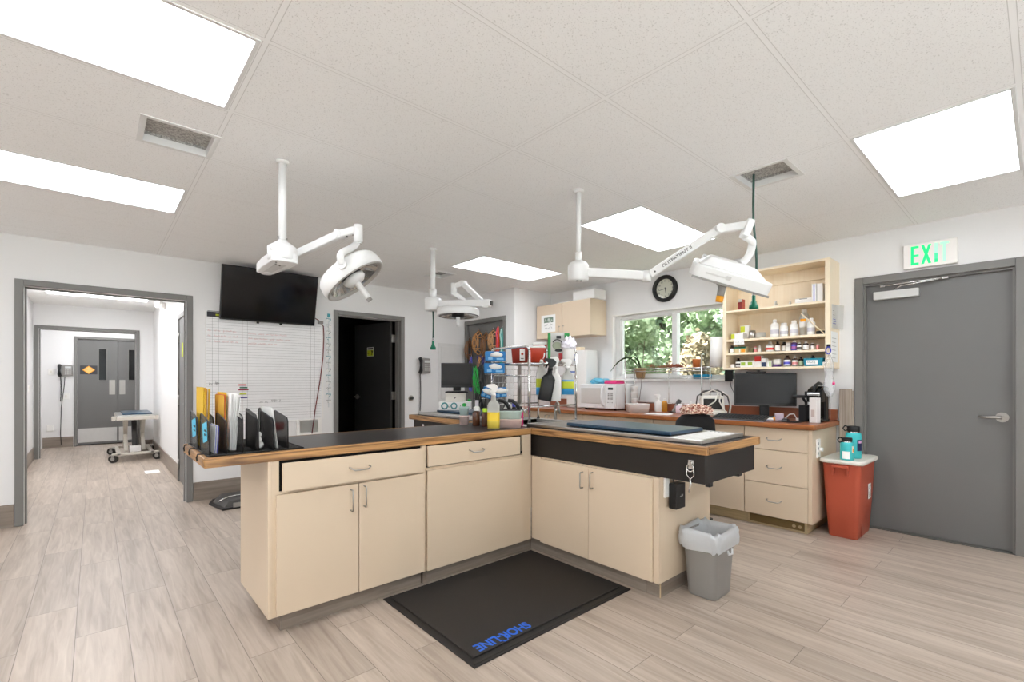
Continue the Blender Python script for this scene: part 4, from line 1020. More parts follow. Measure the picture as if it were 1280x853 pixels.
# level 3
bottle('medicine_bottle', 'small dark bottle with white label, far left of the third shelf level', 4.765, 2.064, S3, .02, .078, BROWNB, BLACK, (PAPER,), .5)
carton('medicine_box', 'orange and green box on the third shelf level', 4.77, 1.975, S3, .06, .112, .06, mat('pale_card', (214, 196, 150), .7), [(.72, 1, GREEN, 0, 1), (.1, .65, ORANGE, .1, .42), (.1, .65, PAPER, .5, .6)])
carton('medicine_box', 'tiny olive box in the middle of the third shelf level', 4.80, 1.892, S3, .04, .034, .042, mat('olive_card', (124, 122, 84), .7))
for y, lab, h in ((1.856, 'pink capped clear vial, left one of the pair on the third shelf level', .06), (1.818, 'clear vial with a pale cap, right one of the pair on the third shelf level', .068)):
    bottle('vial', lab, 4.80, y, S3, .015, h, CLEARP, PINK if h < .065 else WPLAS, (PINK,) if h < .065 else (PAPER,), .6, cat='vial')
bottle('medicine_bottle', 'clear bottle with a red and white label on the third shelf level', 4.80, 1.725, S3, .036, .098, CLEARP, WPLAS, (PAPER, REDP), .35, .2, .15)
bottle('medicine_bottle', 'dark bottle with white label, left of two beside the third level\'s white carton', 4.79, 1.655, S3, .021, .094, BROWNB, BLACK, (PAPER,))
bottle('medicine_bottle', 'dark bottle with white label, directly left of the third level\'s white carton', 4.83, 1.612, S3, .024, .09, BROWNB, BLACK, (PAPER,))
carton('medicine_box', 'slim white carton beside the blue and purple bottle on the third level', 4.80, 1.563, S3, .04, .038, .08, WPLAS, [(.55, .6, GREY, .2, .8)])
bottle('medicine_bottle', 'bottle with a blue and purple label on the third shelf level', 4.79, 1.515, S3, .025, .096, PURP, WPLAS, (VIOL, mat('mauve', (168, 96, 156), .5)))
bottle('medicine_bottle', 'small white labelled dropper bottle right of the blue and purple bottle', 4.765, 1.466, S3, .018, .074, BROWNB, WPLAS, (PAPER, GREYD))
bottle('medicine_bottle', 'dark bottle with wide white label, front one near the right end of the third level', 4.78, 1.418, S3, .023, .08, BROWNB, WPLAS, (PAPER,))
bottle('medicine_bottle', 'dark bottle with wide white label, rear one near the right end of the third level', 4.83, 1.378, S3, .022, .07, BROWNB, WPLAS, (PAPER,))
bottle('vial', 'small pink vial at the right end of the third shelf level', 4.80, 1.33, S3, .012, .052, PINK, WPLAS, None, .6, cat='vial')
# level 4 (bottom)
carton('medicine_box', 'small white box at the left corner of the bottom shelf level', 4.78, 2.06, S4, .04, .036, .034, WPLAS)
bottle('medicine_bottle', 'dark bottle with navy and white label, at the left of the bottom shelf level', 4.775, 2.008, S4, .025, .094, BROWNB, BLACK, (PAPER, GREYD), .4)
carton('medicine_box', 'long white box with two green patches on the bottom shelf level', 4.775, 1.918, S4, .06, .118, .062, WPLAS, [(.3, .82, mat('leaf_print', (148, 178, 62), .6), .05, .4), (.3, .82, MATS['leaf_print'], .6, .94)])
carton('medicine_box', 'tall red and white carton on the bottom shelf level', 4.80, 1.826, S4, .05, .064, .112, WPLAS, [(.5, .97, REDP, .03, .97)])
carton('medicine_box', 'navy and white carton right of the tall red carton', 4.78, 1.765, S4, .045, .042, .084, WPLAS, [(.05, .55, mat('navy_print', (44, 60, 92), .6), .04, .96)])
carton('medicine_box', 'small pale green carton right of the navy carton', 4.80, 1.722, S4, .045, .036, .064, PAPER, [(.1, .8, mat('pale_green', (186, 210, 160), .6), .1, .6)])
b = MB(); b.lathe([(0, 0), (.035, 0), (.035, .024), (0, .024)], PURP, None, 22); c = MB(); c.lathe([(0, .024), (.034, .024), (.034, .07), (.03, .074), (0, .074)], WPLAS, None, 22)
thing('jar', 'white and purple tub on the bottom shelf level', 'jar', [('base', b), ('upper', c)], None, (4.80, 1.662, S4))
bottle('medicine_bottle', 'dark bottle with a bright blue label on the bottom shelf level', 4.79, 1.573, S4, .029, .104, BROWNB, BROWNB, (PAPER, VIOL), .4)
bottle('medicine_bottle', 'dark bottle with white label directly right of the blue labelled bottle', 4.78, 1.507, S4, .022, .094, BROWNB, WPLAS, (PAPER, PINK), .45)
bottle('medicine_bottle', 'dark bottle with pale green label, touching the teal bin on the bottom level', 4.81, 1.465, S4, .021, .088, BROWNB, BROWNB, (mat('pale_green2', (206, 222, 190), .6),), .45)
b = MB(); M0 = None
b.loft([(0, .055, .07, .012), (.004, .055, .07, .012), (.07, .06, .078, .012)], mat('teal_bin', (24, 134, 158), .45), None, 4, True, True, False); b.loft([(.07, .06, .078, .012), (.07, .056, .074, .01), (.008, .05, .066, .01)], MATS['teal_bin'], None, 4, True, False, True)
l = MB(); l.box(-.0635, -.0595, -.04, .05, .014, .052, PAPER, .001); l.scrawl(-.042, .034, .033, .016, BLACK, FX(-.0638, 0, 0), .0012, seed=5)
thing('storage_bin', 'teal plastic bin with a handwritten white label on the bottom shelf level', 'bin', [('bin_body', b), ('label', l)], None, (4.775, 1.345, S4))
bottle('medicine_bottle', 'dark bottle standing inside the teal bin', 4.79, 1.365, S4+.0085, .021, .088, BROWNB, BROWNB, None, .45)
carton('medicine_box', 'tiny white box right of the teal bin', 4.735, 1.262, S4, .02, .024, .034, WPLAS)
for k, (dy, lab) in enumerate(((.0, 'upper curled sheet of paper taped to the outer side of the wall shelf'), (.0, 'lower sheet of paper taped to the outer side of the wall shelf'))):
    m = MB()
    if k == 0:
        t = bmesh.new(); g = []
        for i in range(7):
            u = i/6; x = 4.755+.225*u; yy = 1.2132-.035*max(0, u-.55)**1.2*2
            g.append((t.verts.new((x, yy, 1.72-.005*u)), t.verts.new((x, yy-.01*u, 1.925+.004*u))))
        for a, c in zip(g, g[1:]): t.faces.new((a[0], c[0], c[1], a[1]))
        bmesh.ops.solidify(t, geom=t.faces[:], thickness=.0008); m.add(t, PAPER)
        for j in range(7): m.box(4.78, 4.87+.02*(j % 3), 1.2112, 1.2122, 1.76+j*.018, 1.764+j*.018, GREY if j > 2 else VIOL)
    else:
        m.box(4.735, 4.93, 1.2115, 1.214, 1.425, 1.69, PAPER)
        for j in range(6): m.box(4.76, 4.86+.02*(j % 2), 1.2108, 1.2117, 1.46+j*.034, 1.4635+j*.034, GREY)
    single('paper_sheet', lab, 'paper', m)
# carabiner with bag on the shelf corner
k = MB(); k.box(4.69, 4.699, 1.205, 1.235, 1.545, 1.575, BLACK, .003); r = MB(); r.tube([(4.692, 1.222+.018*math.cos(a), 1.522+.03*math.sin(a)) for a in [i*PI/9 for i in range(18)]], .005, mat('clip_blue', (46, 58, 178), .4), 8, None, True)
b = MB(); t = bmesh.new(); rings = []
R = random.Random(9)
for i in range(9):
    z = 1.495-.36*i/8; w = [.008, .022, .032, .034, .03, .034, .042, .038, .018][i]
    rings.append([t.verts.new((4.69+w*.5*math.sin(a)+R.uniform(-.004, .004), 1.215+w*math.cos(a)+R.uniform(-.005, .005), z+R.uniform(-.006, .006))) for a in [j*PI/6 for j in range(12)]])
for a, c in zip(rings, rings[1:]):
    for j in range(12): t.faces.new((a[j], a[(j+1) % 12], c[(j+1) % 12], c[j]))
bmesh.ops.recalc_face_normals(t, faces=t.faces); b.add(t, CLRBAG, None, True)
tg = MB(); tg.ball((4.68, 1.18, 1.24), .011, HOTP, (1, 1, 1.3))
thing('hanging_bag', 'clear plastic tubing bag hanging by a blue carabiner from the shelf\'s right corner', 'bag', [('hook', k), ('carabiner', r, [], 'blue carabiner'), ('bag_body', b), ('red_tag', tg)])

# desk equipment
def monitor(label, at, rz, w, h, z0, cam=True):
    p = MB(); p.box(-w/2, w/2, -.018, .018, z0, z0+h, BLACK, .004); s = MB(); s.box(-w/2+.012, w/2-.012, -.0195, -.0175, z0+.02, z0+h-.012, SCREEN)
    n = MB(); n.box(-.04, .04, .018, .05, .02, z0+h*.45, BLACK, .006); b = MB(); b.loft([(0, .12, .085, .03), (.012, .12, .085, .03), (.018, .10, .07, .03)], BLACK, Matrix.Translation((0, .03, 0)))
    parts = [('panel', p, [('screen', s)]), ('neck', n), ('base', b)]
    if cam:
        c = MB(); c.box(-w*.30, w*.02, -.014, .016, z0+h+.001, z0+h+.016, BLACK, .003); c.box(-w*.12, -w*.08, -.016, .02, z0+h+.001, z0+h+.024, BLACK, .003); parts.append(('soundbar', c))
    return thing('computer_monitor', label, 'monitor', parts, None, at, rz)
monitor('large dark computer monitor standing on the window counter, under the open shelf', (4.78, 1.765, ZD), YAW-.38, .525, .31, .118)
# keyboard, mouse and pad
def keyb():
    b = MB(); Mk = Matrix.Translation((0, 0, .012)) @ Matrix.Rotation(.2, 4, 'X'); b.prism([(-.23, -.08), (.23, -.08), (.23, .08), (-.23, .08)], 0, .014, GREYD, Mk, .004); b.box(-.2, -.17, .05, .07, 0, .026, GREYD); b.box(.17, .2, .05, .07, 0, .026, GREYD); b.box(-.22, .22, -.08, -.07, 0, .006, GREYD); k = MB()
    for r in range(5):
        for c in range(15): k.box(-.22+c*.0295, -.195+c*.0295, -.07+r*.028, -.046+r*.028, .014, .021, BLACK, .002, Mk, 1)
    return thing('keyboard', 'black computer keyboard on the window counter before the large monitor', 'keyboard', [('base', b), ('keys', k)], None, (4.42, 1.845, ZD+.0025), -PI/2)
p = MB(); p.box(-.25, .25, -.1, .1, 0, .002, mat('blotter', (110, 120, 140), .6), .0005); single('desk_blotter', 'thin blue grey desk pad beneath the keyboard', 'desk pad', p, None, (4.415, 1.85, ZD), -PI/2)
keyb()
p = MB(); p.box(-.1, .1, -.085, .085, 0, .003, BLACK, .001); single('mouse_pad', 'black mouse pad right of the keyboard', 'mouse pad', p, None, (4.52, 1.475, ZD), -PI/2)
b = MB(); b.ball((0, 0, .012), .034, BLACK, (.9, 1.5, .75)); w = MB(); w.box(-.004, .004, .02, .035, .034, .039, GREY, .002)
m = MB(); m.prism([(-.028, -.05), (.028, -.05), (.03, .02), (.02, .05), (-.02, .05), (-.03, .02)], 0, .02, BLACK, None, .006, [(-.02, -.035), (.02, -.035), (.022, .01), (.014, .032), (-.014, .032), (-.022, .01)]); w = MB(); w.cyl((-.004, .02, .02), (.004, .02, .02), .006, GREY)
thing('computer_mouse', 'black computer mouse on the black pad', 'mouse', [('shell', m), ('wheel', w)], None, (4.53, 1.50, ZD+.0035), -PI/2)
b = MB()
for k in range(3): b.box(-.1, .1, -.07, .07, .0+k*.004, .003+k*.004, (PAPER, mat('mag_print', (150, 150, 196), .5), PAPER)[k], .0004)
single('magazine', 'small pile of papers lying before the monitor base', 'papers', b, None, (4.61, 1.70, ZD), .3)
b = MB(); b.box(-.035, .035, -.02, .02, 0, .062, mat('sample_box', (196, 178, 190), .4), .004); b.box(-.045, -.036, -.02, .02, 0, .03, ORANGE, .002); single('sample_box', 'small translucent box between keyboard and mouse pad', 'box', b, None, (4.62, 1.585, ZD), -1.0)
cb = MB(); cb.tube([(4.74, 1.58, ZD+.006), (4.75, 1.54, ZD+.05), (4.74, 1.50, ZD+.055), (4.735, 1.48, ZD+.02), (4.735, 1.475, ZD+.004)], .004, WPLAS, 8); cb.box(4.70, 4.76, 1.43, 1.475, ZD, ZD+.02, WPLAS, .004)
single('charging_cable', 'white charging cable with plug near the mouse', 'cable', cb)
# black coffee machine
b = MB(); b.box(-.02, .055, -.06, .06, 0, .27, BLACKG, .008); b.box(-.10, .06, -.06, .06, 0, .022, BLACKG, .005)
hd = MB(); hd.prism([(-.10, .17), (.055, .17), (.055, .30), (.0, .31), (-.07, .285), (-.10, .25)], -.058, .058, BLACKG, Matrix(((1, 0, 0, 0), (0, 0, -1, 0), (0, 1, 0, 0), (0, 0, 0, 1))), .008)
ch = MB(); ch.box(-.105, -.06, -.05, .05, .225, .25, CHROME, .004); ch.tube([(.06, -.063, .01), (.062, -.064, .15), (.05, -.064, .25), (.0, -.064, .29)], .005, CHROME, 8); ch.box(-.095, .0, -.048, .048, .022, .028, CHROME, .002); ch.cyl((-.05, 0, .14), (-.05, 0, .17), .014, CHROME)
hh = MB(); hh.tube([(-.1, 0, .27), (-.06, 0, .315), (.0, 0, .335), (.05, 0, .325)], .014, BLACK, 10)
thing('coffee_machine', 'glossy black coffee machine on the right end of the window counter', 'coffee machine', [('body', b), ('brew_head', hd), ('chrome_trim', ch), ('lever', hh)], None, (4.76, 1.312, ZD), -.12)
b = MB(); b.box(-.028, .028, -.03, .03, 0, .212, mat('white_carton', (228, 222, 218), .6), .002); b.box(-.0285, -.028, -.015, .015, .05, .11, mat('carton_print', (198, 180, 172), .6)); single('tall_carton', 'tall narrow white carton standing before the coffee machine', 'box', b, None, (4.585, 1.292, ZD), -.3)
b = MB(); b.box(-.04, .04, -.03, .03, 0, .145, BLACK, .003); single('black_box', 'black box left of the tall white carton', 'box', b, None, (4.67, 1.395, ZD), -.2)
t = MB()
t.lathe([(.03, 0), (.034, .012), (.03, .10), (.028, .11), (0, .11)], BLACK, None, 16); t.tube([(0, 0, .11), (-.01, .0, .16), (-.03, .02, .2)], .012, BLACK, 8); t.box(-.08, .02, -.02, .09, .2, .225, BLACK, .006); t.box(-.05, -.01, -.04, -.0, .21, .26, BLACK, .004)
single('otoscope_stand', 'black instrument on a stand between the monitor and the coffee machine', 'instrument', t, None, (4.85, 1.435, ZD))
b = MB(); b.box(-.015, .015, -.07, .07, 0, .10, mat('buff_card', (214, 204, 160), .7), .002); single('card_box', 'buff card box behind the coffee machine', 'box', b, None, (4.94, 1.39, ZD+.0), 0).location.z = ZD
# small patient monitor with looped leads
b = MB(); b.loft([(0, .13, .085, .02), (.05, .135, .09, .02), (.052, .12, .08, .02)], OFFW); b.prism([(-.115, .05), (.115, .05), (.105, .205), (-.105, .205)], -.075, .075, OFFW, Matrix(((1, 0, 0, 0), (0, 0, -1, 0), (0, 1, 0, 0), (0, 0, 0, 1))), .012)
s = MB(); s.box(-.085, .085, -.079, -.074, .068, .175, BLACKG, .003); kk = MB()
for i in range(6): kk.box(-.10+i*.034, -.078+i*.034, -.093, -.088, .016, .034, WPLAS, .003)
h = MB(); h.tube([(-.10, 0, .2), (-.095, 0, .235), (-.06, 0, .25), (.06, 0, .25), (.095, 0, .235), (.10, 0, .2)], .011, GREYD, 10)
ld = MB()
ld.tube([(-.12, -.02, .16), (-.08, -.06, .225), (0, -.075, .262), (.07, -.08, .235), (.06, -.095, .15), (.10, -.11, .07), (.135, -.12, .008)], .006, OFFW, 8)
ld.tube([(-.14, -.06, .10), (-.06, -.10, .09), (.02, -.10, .15), (.05, -.08, .23)], .006, OFFW, 8)
l2 = MB(); l2.tube([(-.15, 0, .10), (-.14, -.03, .2), (-.06, -.05, .255), (.05, -.05, .26), (.14, -.04, .2), (.165, -.03, .10), (.15, -.04, .03)], .007, GREYD, 8)
l2.tube([(.10, -.0, .24), (.15, -.02, .2), (.17, -.04, .1), (.155, -.05, .01)], .009, OFFW, 8)
thing('patient_monitor', 'beige patient monitor with looped leads on the window counter, left of the computer', 'patient monitor', [('case', b), ('screen', s), ('buttons', kk), ('carry_handle', h), ('leads', ld), ('leads', l2)], None, (4.70, 2.24, ZD), YAW-.3)
b = MB(); b.box(4.955, 4.991, 2.145, 2.225, 1.255, 1.382, BLACK, .004); b.tube([(4.975, 2.175, 1.255), (4.972, 2.165, 1.2), (4.975, 2.13, 1.12), (4.972, 2.1, 1.03)], .003, BLACK, 6)
single('wall_speaker', 'small flat black speaker on the wall left of the monitor, cord hanging down', 'speaker', b)
# paper towels
t = MB(); M = Matrix.Translation((4.80, 2.235, 1.405)) @ Matrix.Rotation(.10, 4, (.66, .75, 0))
t.lathe([(.022, 0), (.07, 0), (.088, .30), (.022, .31)], PAPER, M, 28); t.lathe([(.022, .0), (.022, .31)], MAPLE, M, 16)
ho = MB(); ho.cyl((4.80, 2.235, 1.40), (4.80, 2.235, 1.41), .012, CHROME); ho.tube([(4.80, 2.235, 1.404), (4.80, 2.33, 1.404), (4.775, 2.365, 1.404)], .006, CHROME, 8)
thing('paper_towel_roll', 'white paper towel roll standing on the rack\'s end, before the wall shelf', 'paper towels', [('roll', t), ('holder', ho)])

# wire rack on the counter
xa, xb2, y0, y1 = 4.735, 4.925, 2.365, 3.31; r = .0065
po = []
for (px, py, zt) in ((xa, y0, 1.52), (xa, y1, 1.49), (xb2, y0, 1.42), (xb2, y1, 1.42)):
    m = MB(); m.cyl((px, py, ZD), (px, py, zt), r, CHROME, n=10)
    if px == xa: m.tube(arc((px+.02, py, zt), .02, PI, PI/2, 5, 'xz')+[(px+.05, py, zt+.02)], r, CHROME, 8)
    po.append(('post', m))
sh = MB()
for q in ((xa, y0, xa, y1), (xb2, y0, xb2, y1), (xa, y0, xb2, y0), (xa, y1, xb2, y1)): sh.cyl((q[0], q[1], 1.398), (q[2], q[3], 1.398), .005, CHROME, n=8); sh.cyl((q[0], q[1], 1.37), (q[2], q[3], 1.37), .0035, CHROME, n=8)
for k in range(1, 9): x = xa+(xb2-xa)*k/9; sh.cyl((x, y0, 1.398), (x, y1, 1.398), .0025, CHROME, n=6)
br = MB(); br.cyl((xb2, y0, 1.29), (xb2, y1, 1.29), .004, CHROME, n=8); br.cyl((xb2, y0, 1.0), (xb2, y1, 1.0), .005, CHROME, n=8); br.cyl((xa, y1, 1.3), (xb2, y1, 1.3), .004, CHROME, n=8); br.cyl((xa, y0, 1.3), (xb2, y0, 1.3), .004, CHROME, n=8); br.cyl((xa, y0, 1.16), (xb2, y0, 1.16), .004, CHROME, n=8)
br.cyl((xb2, 2.85, 1.0), (xb2, 2.85, 1.398), .004, CHROME, n=8)
thing('wire_rack', 'chrome wire over-counter rack before the window', 'rack', po+[('wire_shelf', sh), ('brace', br)])
ZR = 1.4035
b = MB(); b.loft([(0, .034, .034, .033), (.09, .042, .042, .041)], mat('terracotta_pot', (196, 108, 50), .7), None, 6, True, True, False); b.loft([(.09, .042, .042, .041), (.09, .036, .036, .035), (.02, .03, .03, .03)], MATS['terracotta_pot'], None, 6, True, False, True)
single('clay_cup', 'orange clay cup on the right of the wire rack', 'pot', b, None, (4.83, 2.47, ZR))
R = random.Random(3)
for k, (y, lab, mm, w) in enumerate(((2.93, 'tangle of dried brown plant roots on the wire rack', LEATHD, .13), (2.70, 'dried reddish seed pods on the wire rack', mat('dry_red', (142, 70, 48), .8, var=.3), .09))):
    m = MB()
    for i in range(26):
        a = R.uniform(0, 6.3); c = R.uniform(-w, w); p = (R.uniform(-.045, .045), c, R.uniform(.006, .03))
        m.tube([p, (p[0]+.03*math.cos(a), p[1]+.05*math.sin(a), p[2]+R.uniform(.0, .02)), (p[0]+.05*math.cos(a+.5), p[1]+.07*math.sin(a+.5), max(.004, p[2]-.005))], R.uniform(.003, .006), mm, 5)
    single('dried_plant', lab, 'dried plant', m, None, (4.83, y, ZR))
b = MB(); b.loft([(0, .05, .085, .02), (.05, .055, .09, .02)], mat('tray_blue', (34, 152, 196), .45), None, 4, True, True, False); b.loft([(.05, .055, .09, .02), (.048, .05, .085, .02), (.006, .045, .08, .02)], MATS['tray_blue'], None, 4, True, False, True)
single('blue_basket', 'small bright blue tray on the window sill at the rack\'s right end', 'tray', b, None, (5.0-.018, 2.49, 1.2805)).location.x = 4.99+.012
# plant
b = MB(); b.lathe([(0, 0), (.045, 0), (.068, .115), (.07, .135), (.062, .135), (.06, .11), (0, .11)], mat('clay_tan', (168, 134, 96), .8), None, 24)
so = MB(); so.lathe([(0, .112), (.059, .112)], LEATHD, None, 16)
def strap(pts, w, m):
    mb = MB(); t = bmesh.new(); P = [Vector(p) for p in pts]; prev = None
    for i, p in enumerate(P):
        u = i/(len(P)-1); ww = w*math.sin(PI*min(.97, .15+.85*u))**.6; d = (P[min(i+1, len(P)-1)]-P[max(i-1, 0)]).normalized(); s = d.cross(Vector((.8, .1, .6))).normalized()
        a = t.verts.new(p-s*ww); c = t.verts.new(p+s*ww)
        if prev: t.faces.new((prev[0], a, c, prev[1]))
        prev = (a, c)
    bmesh.ops.solidify(t, geom=t.faces[:], thickness=.003); mb.add(t, m, None, True); return mb
PL = mat('plant_leaf', (78, 96, 58), .5, var=.2); PD = mat('plant_stem', (84, 62, 46), .6)
def quad_b(a, b_, c, n=10): return [tuple((1-t)**2*a[i]+2*t*(1-t)*b_[i]+t*t*c[i] for i in range(3)) for t in [k/n for k in range(n+1)]]
lf = [strap(quad_b((0, .01, .12), (-.03, .16, .42), (-.06, .40, .10)), .012, PL), strap(quad_b((0, 0, .12), (-.02, .06, .38), (-.04, .16, .20)), .01, PL), strap(quad_b((0, -.01, .12), (-.02, .03, .30), (0, .10, .33)), .008, PL)]
st = MB(); st.tube(quad_b((0, -.02, .12), (.0, -.05, .35), (-.01, -.06, .46)), .004, PD, 6); st.tube(quad_b((0, .0, .12), (0, .1, .50), (-.02, -.05, .42)), .003, PD, 6)
st.tube(quad_b((0, -.03, .11), (-.12, -.1, -.02), (-.1, -.05, -.25)), .003, PD, 6)
thing('potted_plant', 'strappy leaved plant in a tan clay pot on the window sill', 'plant', [('pot', b), ('soil', so)]+[('leaf', q) for q in lf]+[('stem', st)], None, (5.0-.005, 3.27, 1.2805))
# things on the counter by the window
b = MB(); b.loft([(0, .11, .075, .02), (.08, .118, .083, .02), (.085, .123, .088, .02), (.095, .123, .088, .02)], WPLAS, None, 5, True, True, False); b.loft([(.095, .123, .088, .02), (.095, .113, .078, .02), (.01, .104, .07, .02)], WPLAS, None, 5, True, False, True)
single('plastic_tub', 'white plastic tub on the counter right of the microwave', 'tub', b, None, (4.60, 3.05, ZD), YAW)
b = MB()
for k in range(4): b.lathe([(0, .072*k), (.036, .072*k), (.043, .072*k+.066), (.045, .072*k+.07), (0, .072*k+.07)], WPLAS, None, 24)
single('cup_stack', 'tall stack of white plastic cups right of the microwave', 'cups', b, None, (4.86, 3.265, ZD))
def spray(name, label, at, rz, w, h, body, liquid, lab=None, fill=.5, trig=WPLAS):
    """trigger spray bottle: body width w, full height h"""
    r = w/2; hb = h*.52
    b = MB(); b.loft([(0, r*.95, r*.62, r*.4), (.004, r, r*.66, r*.42), (hb, r, r*.66, r*.42), (hb+h*.06, r*.8, r*.55, r*.4), (hb+h*.12, r*.42, r*.42, r*.42), (h*.74, r*.34, r*.34, r*.34)], body, None, 6)
    parts = [('body', b)]
    if liquid: q = MB(); q.loft([(.004, r*.985, r*.645, r*.41), (hb*fill, r*.985, r*.645, r*.41)], liquid, None, 6); q = MB(); q.loft([(.006, r*1.006, r*.666, r*.43), (hb*fill, r*1.006, r*.666, r*.43)], liquid, None, 6); parts.append(('liquid', q))
    if lab: l = MB(); l.loft([(hb*.35, r*1.012, r*.672, r*.43), (hb*.72, r*1.012, r*.672, r*.43)], lab, None, 6, True, False, False); parts.append(('label', l))
    t = MB(); t.cyl((0, 0, h*.73), (0, 0, h*.80), r*.42, trig, r*.36); t.prism([(-r*1.15, h*.93), (-r*1.1, h*.985), (r*.2, h), (r*.7, h*.94), (r*.6, h*.86), (r*.25, h*.80), (-r*.3, h*.80), (-r*.35, h*.89)], -r*.26, r*.26, trig, Matrix(((1, 0, 0, 0), (0, 0, -1, 0), (0, 1, 0, 0), (0, 0, 0, 1))), .003)
    g = MB(); g.tube([(-r*.35, 0, h*.88), (-r*.62, 0, h*.83), (-r*.7, 0, h*.76)], r*.13, trig, 6)
    parts.append(('spray_head', t, [('trigger', g)])); return thing(name, label, 'spray bottle', parts, None, at, rz)
spray('spray_bottle', 'white spray bottle with amber liquid on the window counter behind the tub', (4.83, 2.93, ZD), YAW, .075, .2, WPLAS, None, None)
bottle('amber_bottle', 'small amber bottle just right of the white spray bottle', 4.92, 2.90, ZD, .03, .15, mat('amber_plastic', (206, 142, 48), .3), WPLAS, None, .4)
m = MB(); Mq = Matrix.Rotation(.5, 4, 'Y'); m.box(-.016, .016, -.02, .02, 0, .13, GREY, .006, Mq); m.box(-.02, .02, -.024, .024, .1, .16, GREYD, .006, Mq); m.box(-.05, .03, -.02, .02, .0, .012, GREYD, .003)
single('instrument_handle', 'grey hand instrument propped on the counter under the rack', 'instrument', m, None, (4.86, 2.76, ZD), YAW)
m = MB()
for k in range(3): m.box(-.13, .13, -.1, .1, .0015*k, .0012+.0015*k, PAPER, 0, Matrix.Rotation(.12*k-.1, 4, 'Z'))
single('paper_sheets', 'loose white papers on the counter before the rack', 'papers', m, None, (4.50, 2.72, ZD), -1.2)
bottle('soap_bottle', 'small white pump bottle under the rack near the chair', 4.86, 2.55, ZD, .03, .13, WPLAS, WPLAS, None, .3, .25)
bottle('pink_bottle', 'squat pale pink bottle under the rack left of the pump bottle', 4.83, 2.66, ZD, .045, .10, mat('pale_pink', (226, 206, 214), .4), WPLAS, None, .4)
# microwave
b = MB(); b.box(.0, .36, -.265, .265, .014, .315, WHITE, .012); 
for yy in (-.22, .22):
    for xx in (.04, .32): b.cyl((xx, yy, 0), (xx, yy, .016), .014, BLACK, n=10)
d = MB(); d.box(-.03, .0, -.13, .262, .02, .31, WHITE, .008); wn_ = MB(); wn_.box(-.033, -.029, -.07, .24, .075, .265, mat('microwave_window', (206, 202, 196), .25), .004); hn = MB()
hn.tube([(-.03, -.1, .05), (-.06, -.098, .07), (-.075, -.098, .165), (-.06, -.098, .26), (-.03, -.1, .28)], .012, WHITE, 10)
cp = MB(); cp.box(-.03, .0, -.262, -.132, .02, .31, WHITE, .008); di = MB(); di.box(-.032, -.029, -.235, -.165, .245, .272, mat('display_green', (34, 58, 50), .2), .001)
bt = MB()
for r in range(4):
    for c in range(3): bt.box(-.0325, -.0295, -.232+c*.025, -.212+c*.025, .13+r*.022, .146+r*.022, GREY, .001)
for c in range(3): bt.box(-.0325, -.0295, -.232+c*.03, -.218+c*.03, .09, .1, GREY, .001)
thing('microwave', 'white microwave oven on the left part of the window counter', 'microwave', [('cabinet', b), ('door', d, [('window', wn_), ('handle', hn)]), ('control_panel', cp, [('display', di), ('buttons', bt)])], None, (4.60, 3.605, ZD), .02)
def crumple(at, w, d, h, m, name, label, cat, seed, rz=0):
    R = random.Random(seed); t = bmesh.new(); bmesh.ops.create_icosphere(t, subdivisions=3, radius=1)
    for v in t.verts:
        k = 1+R.uniform(-.16, .16); v.co = Vector((v.co.x*w/2*k, v.co.y*d/2*k, max(0, (v.co.z*.9+.35))*h/1.25*k))
    mb = MB(); mb.add(t, m, None, False); return single(name, label, cat, mb, None, at, rz)
ZM = ZD+.3155
crumple((4.76, 3.69, ZM), .26, .28, .07, mat('blue_film', (110, 200, 232), .3, trans=.2, var=.25, scale=25), 'plastic_bag', 'crumpled light blue plastic bag on top of the microwave', 'bag', 2)
b = MB(); b.box(-.10, .10, -.085, .085, 0, .03, HOTP, .012); t = MB(); t.box(-.095, .095, -.08, .08, .0305, .044, mat('packet_red', (220, 60, 54), .45), .006)
thing('wipes_packet', 'hot pink and red packet on the microwave\'s right end', 'packet', [('pack', b), ('top_pack', t)], None, (4.72, 3.455, ZM), .1)
b = MB(); b.box(-.12, .12, -.17, .17, 0, .75, WPLAS, .018)
for z, w in ((.68, .10), (.62, .06), (.46, .16)): b.box(-.1215, -.119, -.02, -.02+w, z, z+.02, mat('print_blue', (96, 124, 190), .5))
l2 = MB(); l2.box(-.02, .06, .0, .09, .7505, .80, MAPLE, .004)
thing('dispenser_box', 'tall white box with blue printed lines, behind the island rack left of the microwave', 'box', [('case', b), ('wood_block', l2)], None, (4.83, 4.055, ZD))
# upper cabinet
x0, x1, y0, y1 = 4.66, 4.991, 3.777, 4.735
b = MB(); b.box(x0+.02, x1, y0, y1, 1.845, 2.30, CREAM, .002)
d1 = MB(); d1.box(x0, x0+.019, y0+.002, 4.254, 1.842, 2.298, CREAM, .002); d2 = MB(); d2.box(x0, x0+.019, 4.258, y1-.002, 1.842, 2.298, CREAM, .002)
sg = MB(); F = FX(x0, 0, 0); sg.box(-4.64, -4.375, 1.925, 2.16, 0, .0012, PAPER, 0, F); sg.box(-4.59, -4.415, 2.055, 2.125, .0012, .002, mat('sign_green', (120, 140, 122), .6), 0, F)
sg.scrawl(-4.575, -4.43, 2.09, .05, PAPER, F @ Matrix.Translation((0, 0, .0018)), .004, .012, seed=14); sg.scrawl(-4.58, -4.43, 2.025, .022, GREYD, F, .002, .008, seed=15); sg.scrawl(-4.57, -4.44, 1.985, .022, GREYD, F, .002, .008, seed=16)
thing('wall_cabinet', 'cream wall cabinet with two doors above the microwave', 'cabinet', [('carcass', b), ('door', d1, [('handle', vpull(F, -4.225, 1.89, 1.985))]), ('door', d2, [('handle', vpull(F, -4.295, 1.89, 1.985)), ('notice', sg, [], 'white notice with a green heading')])])
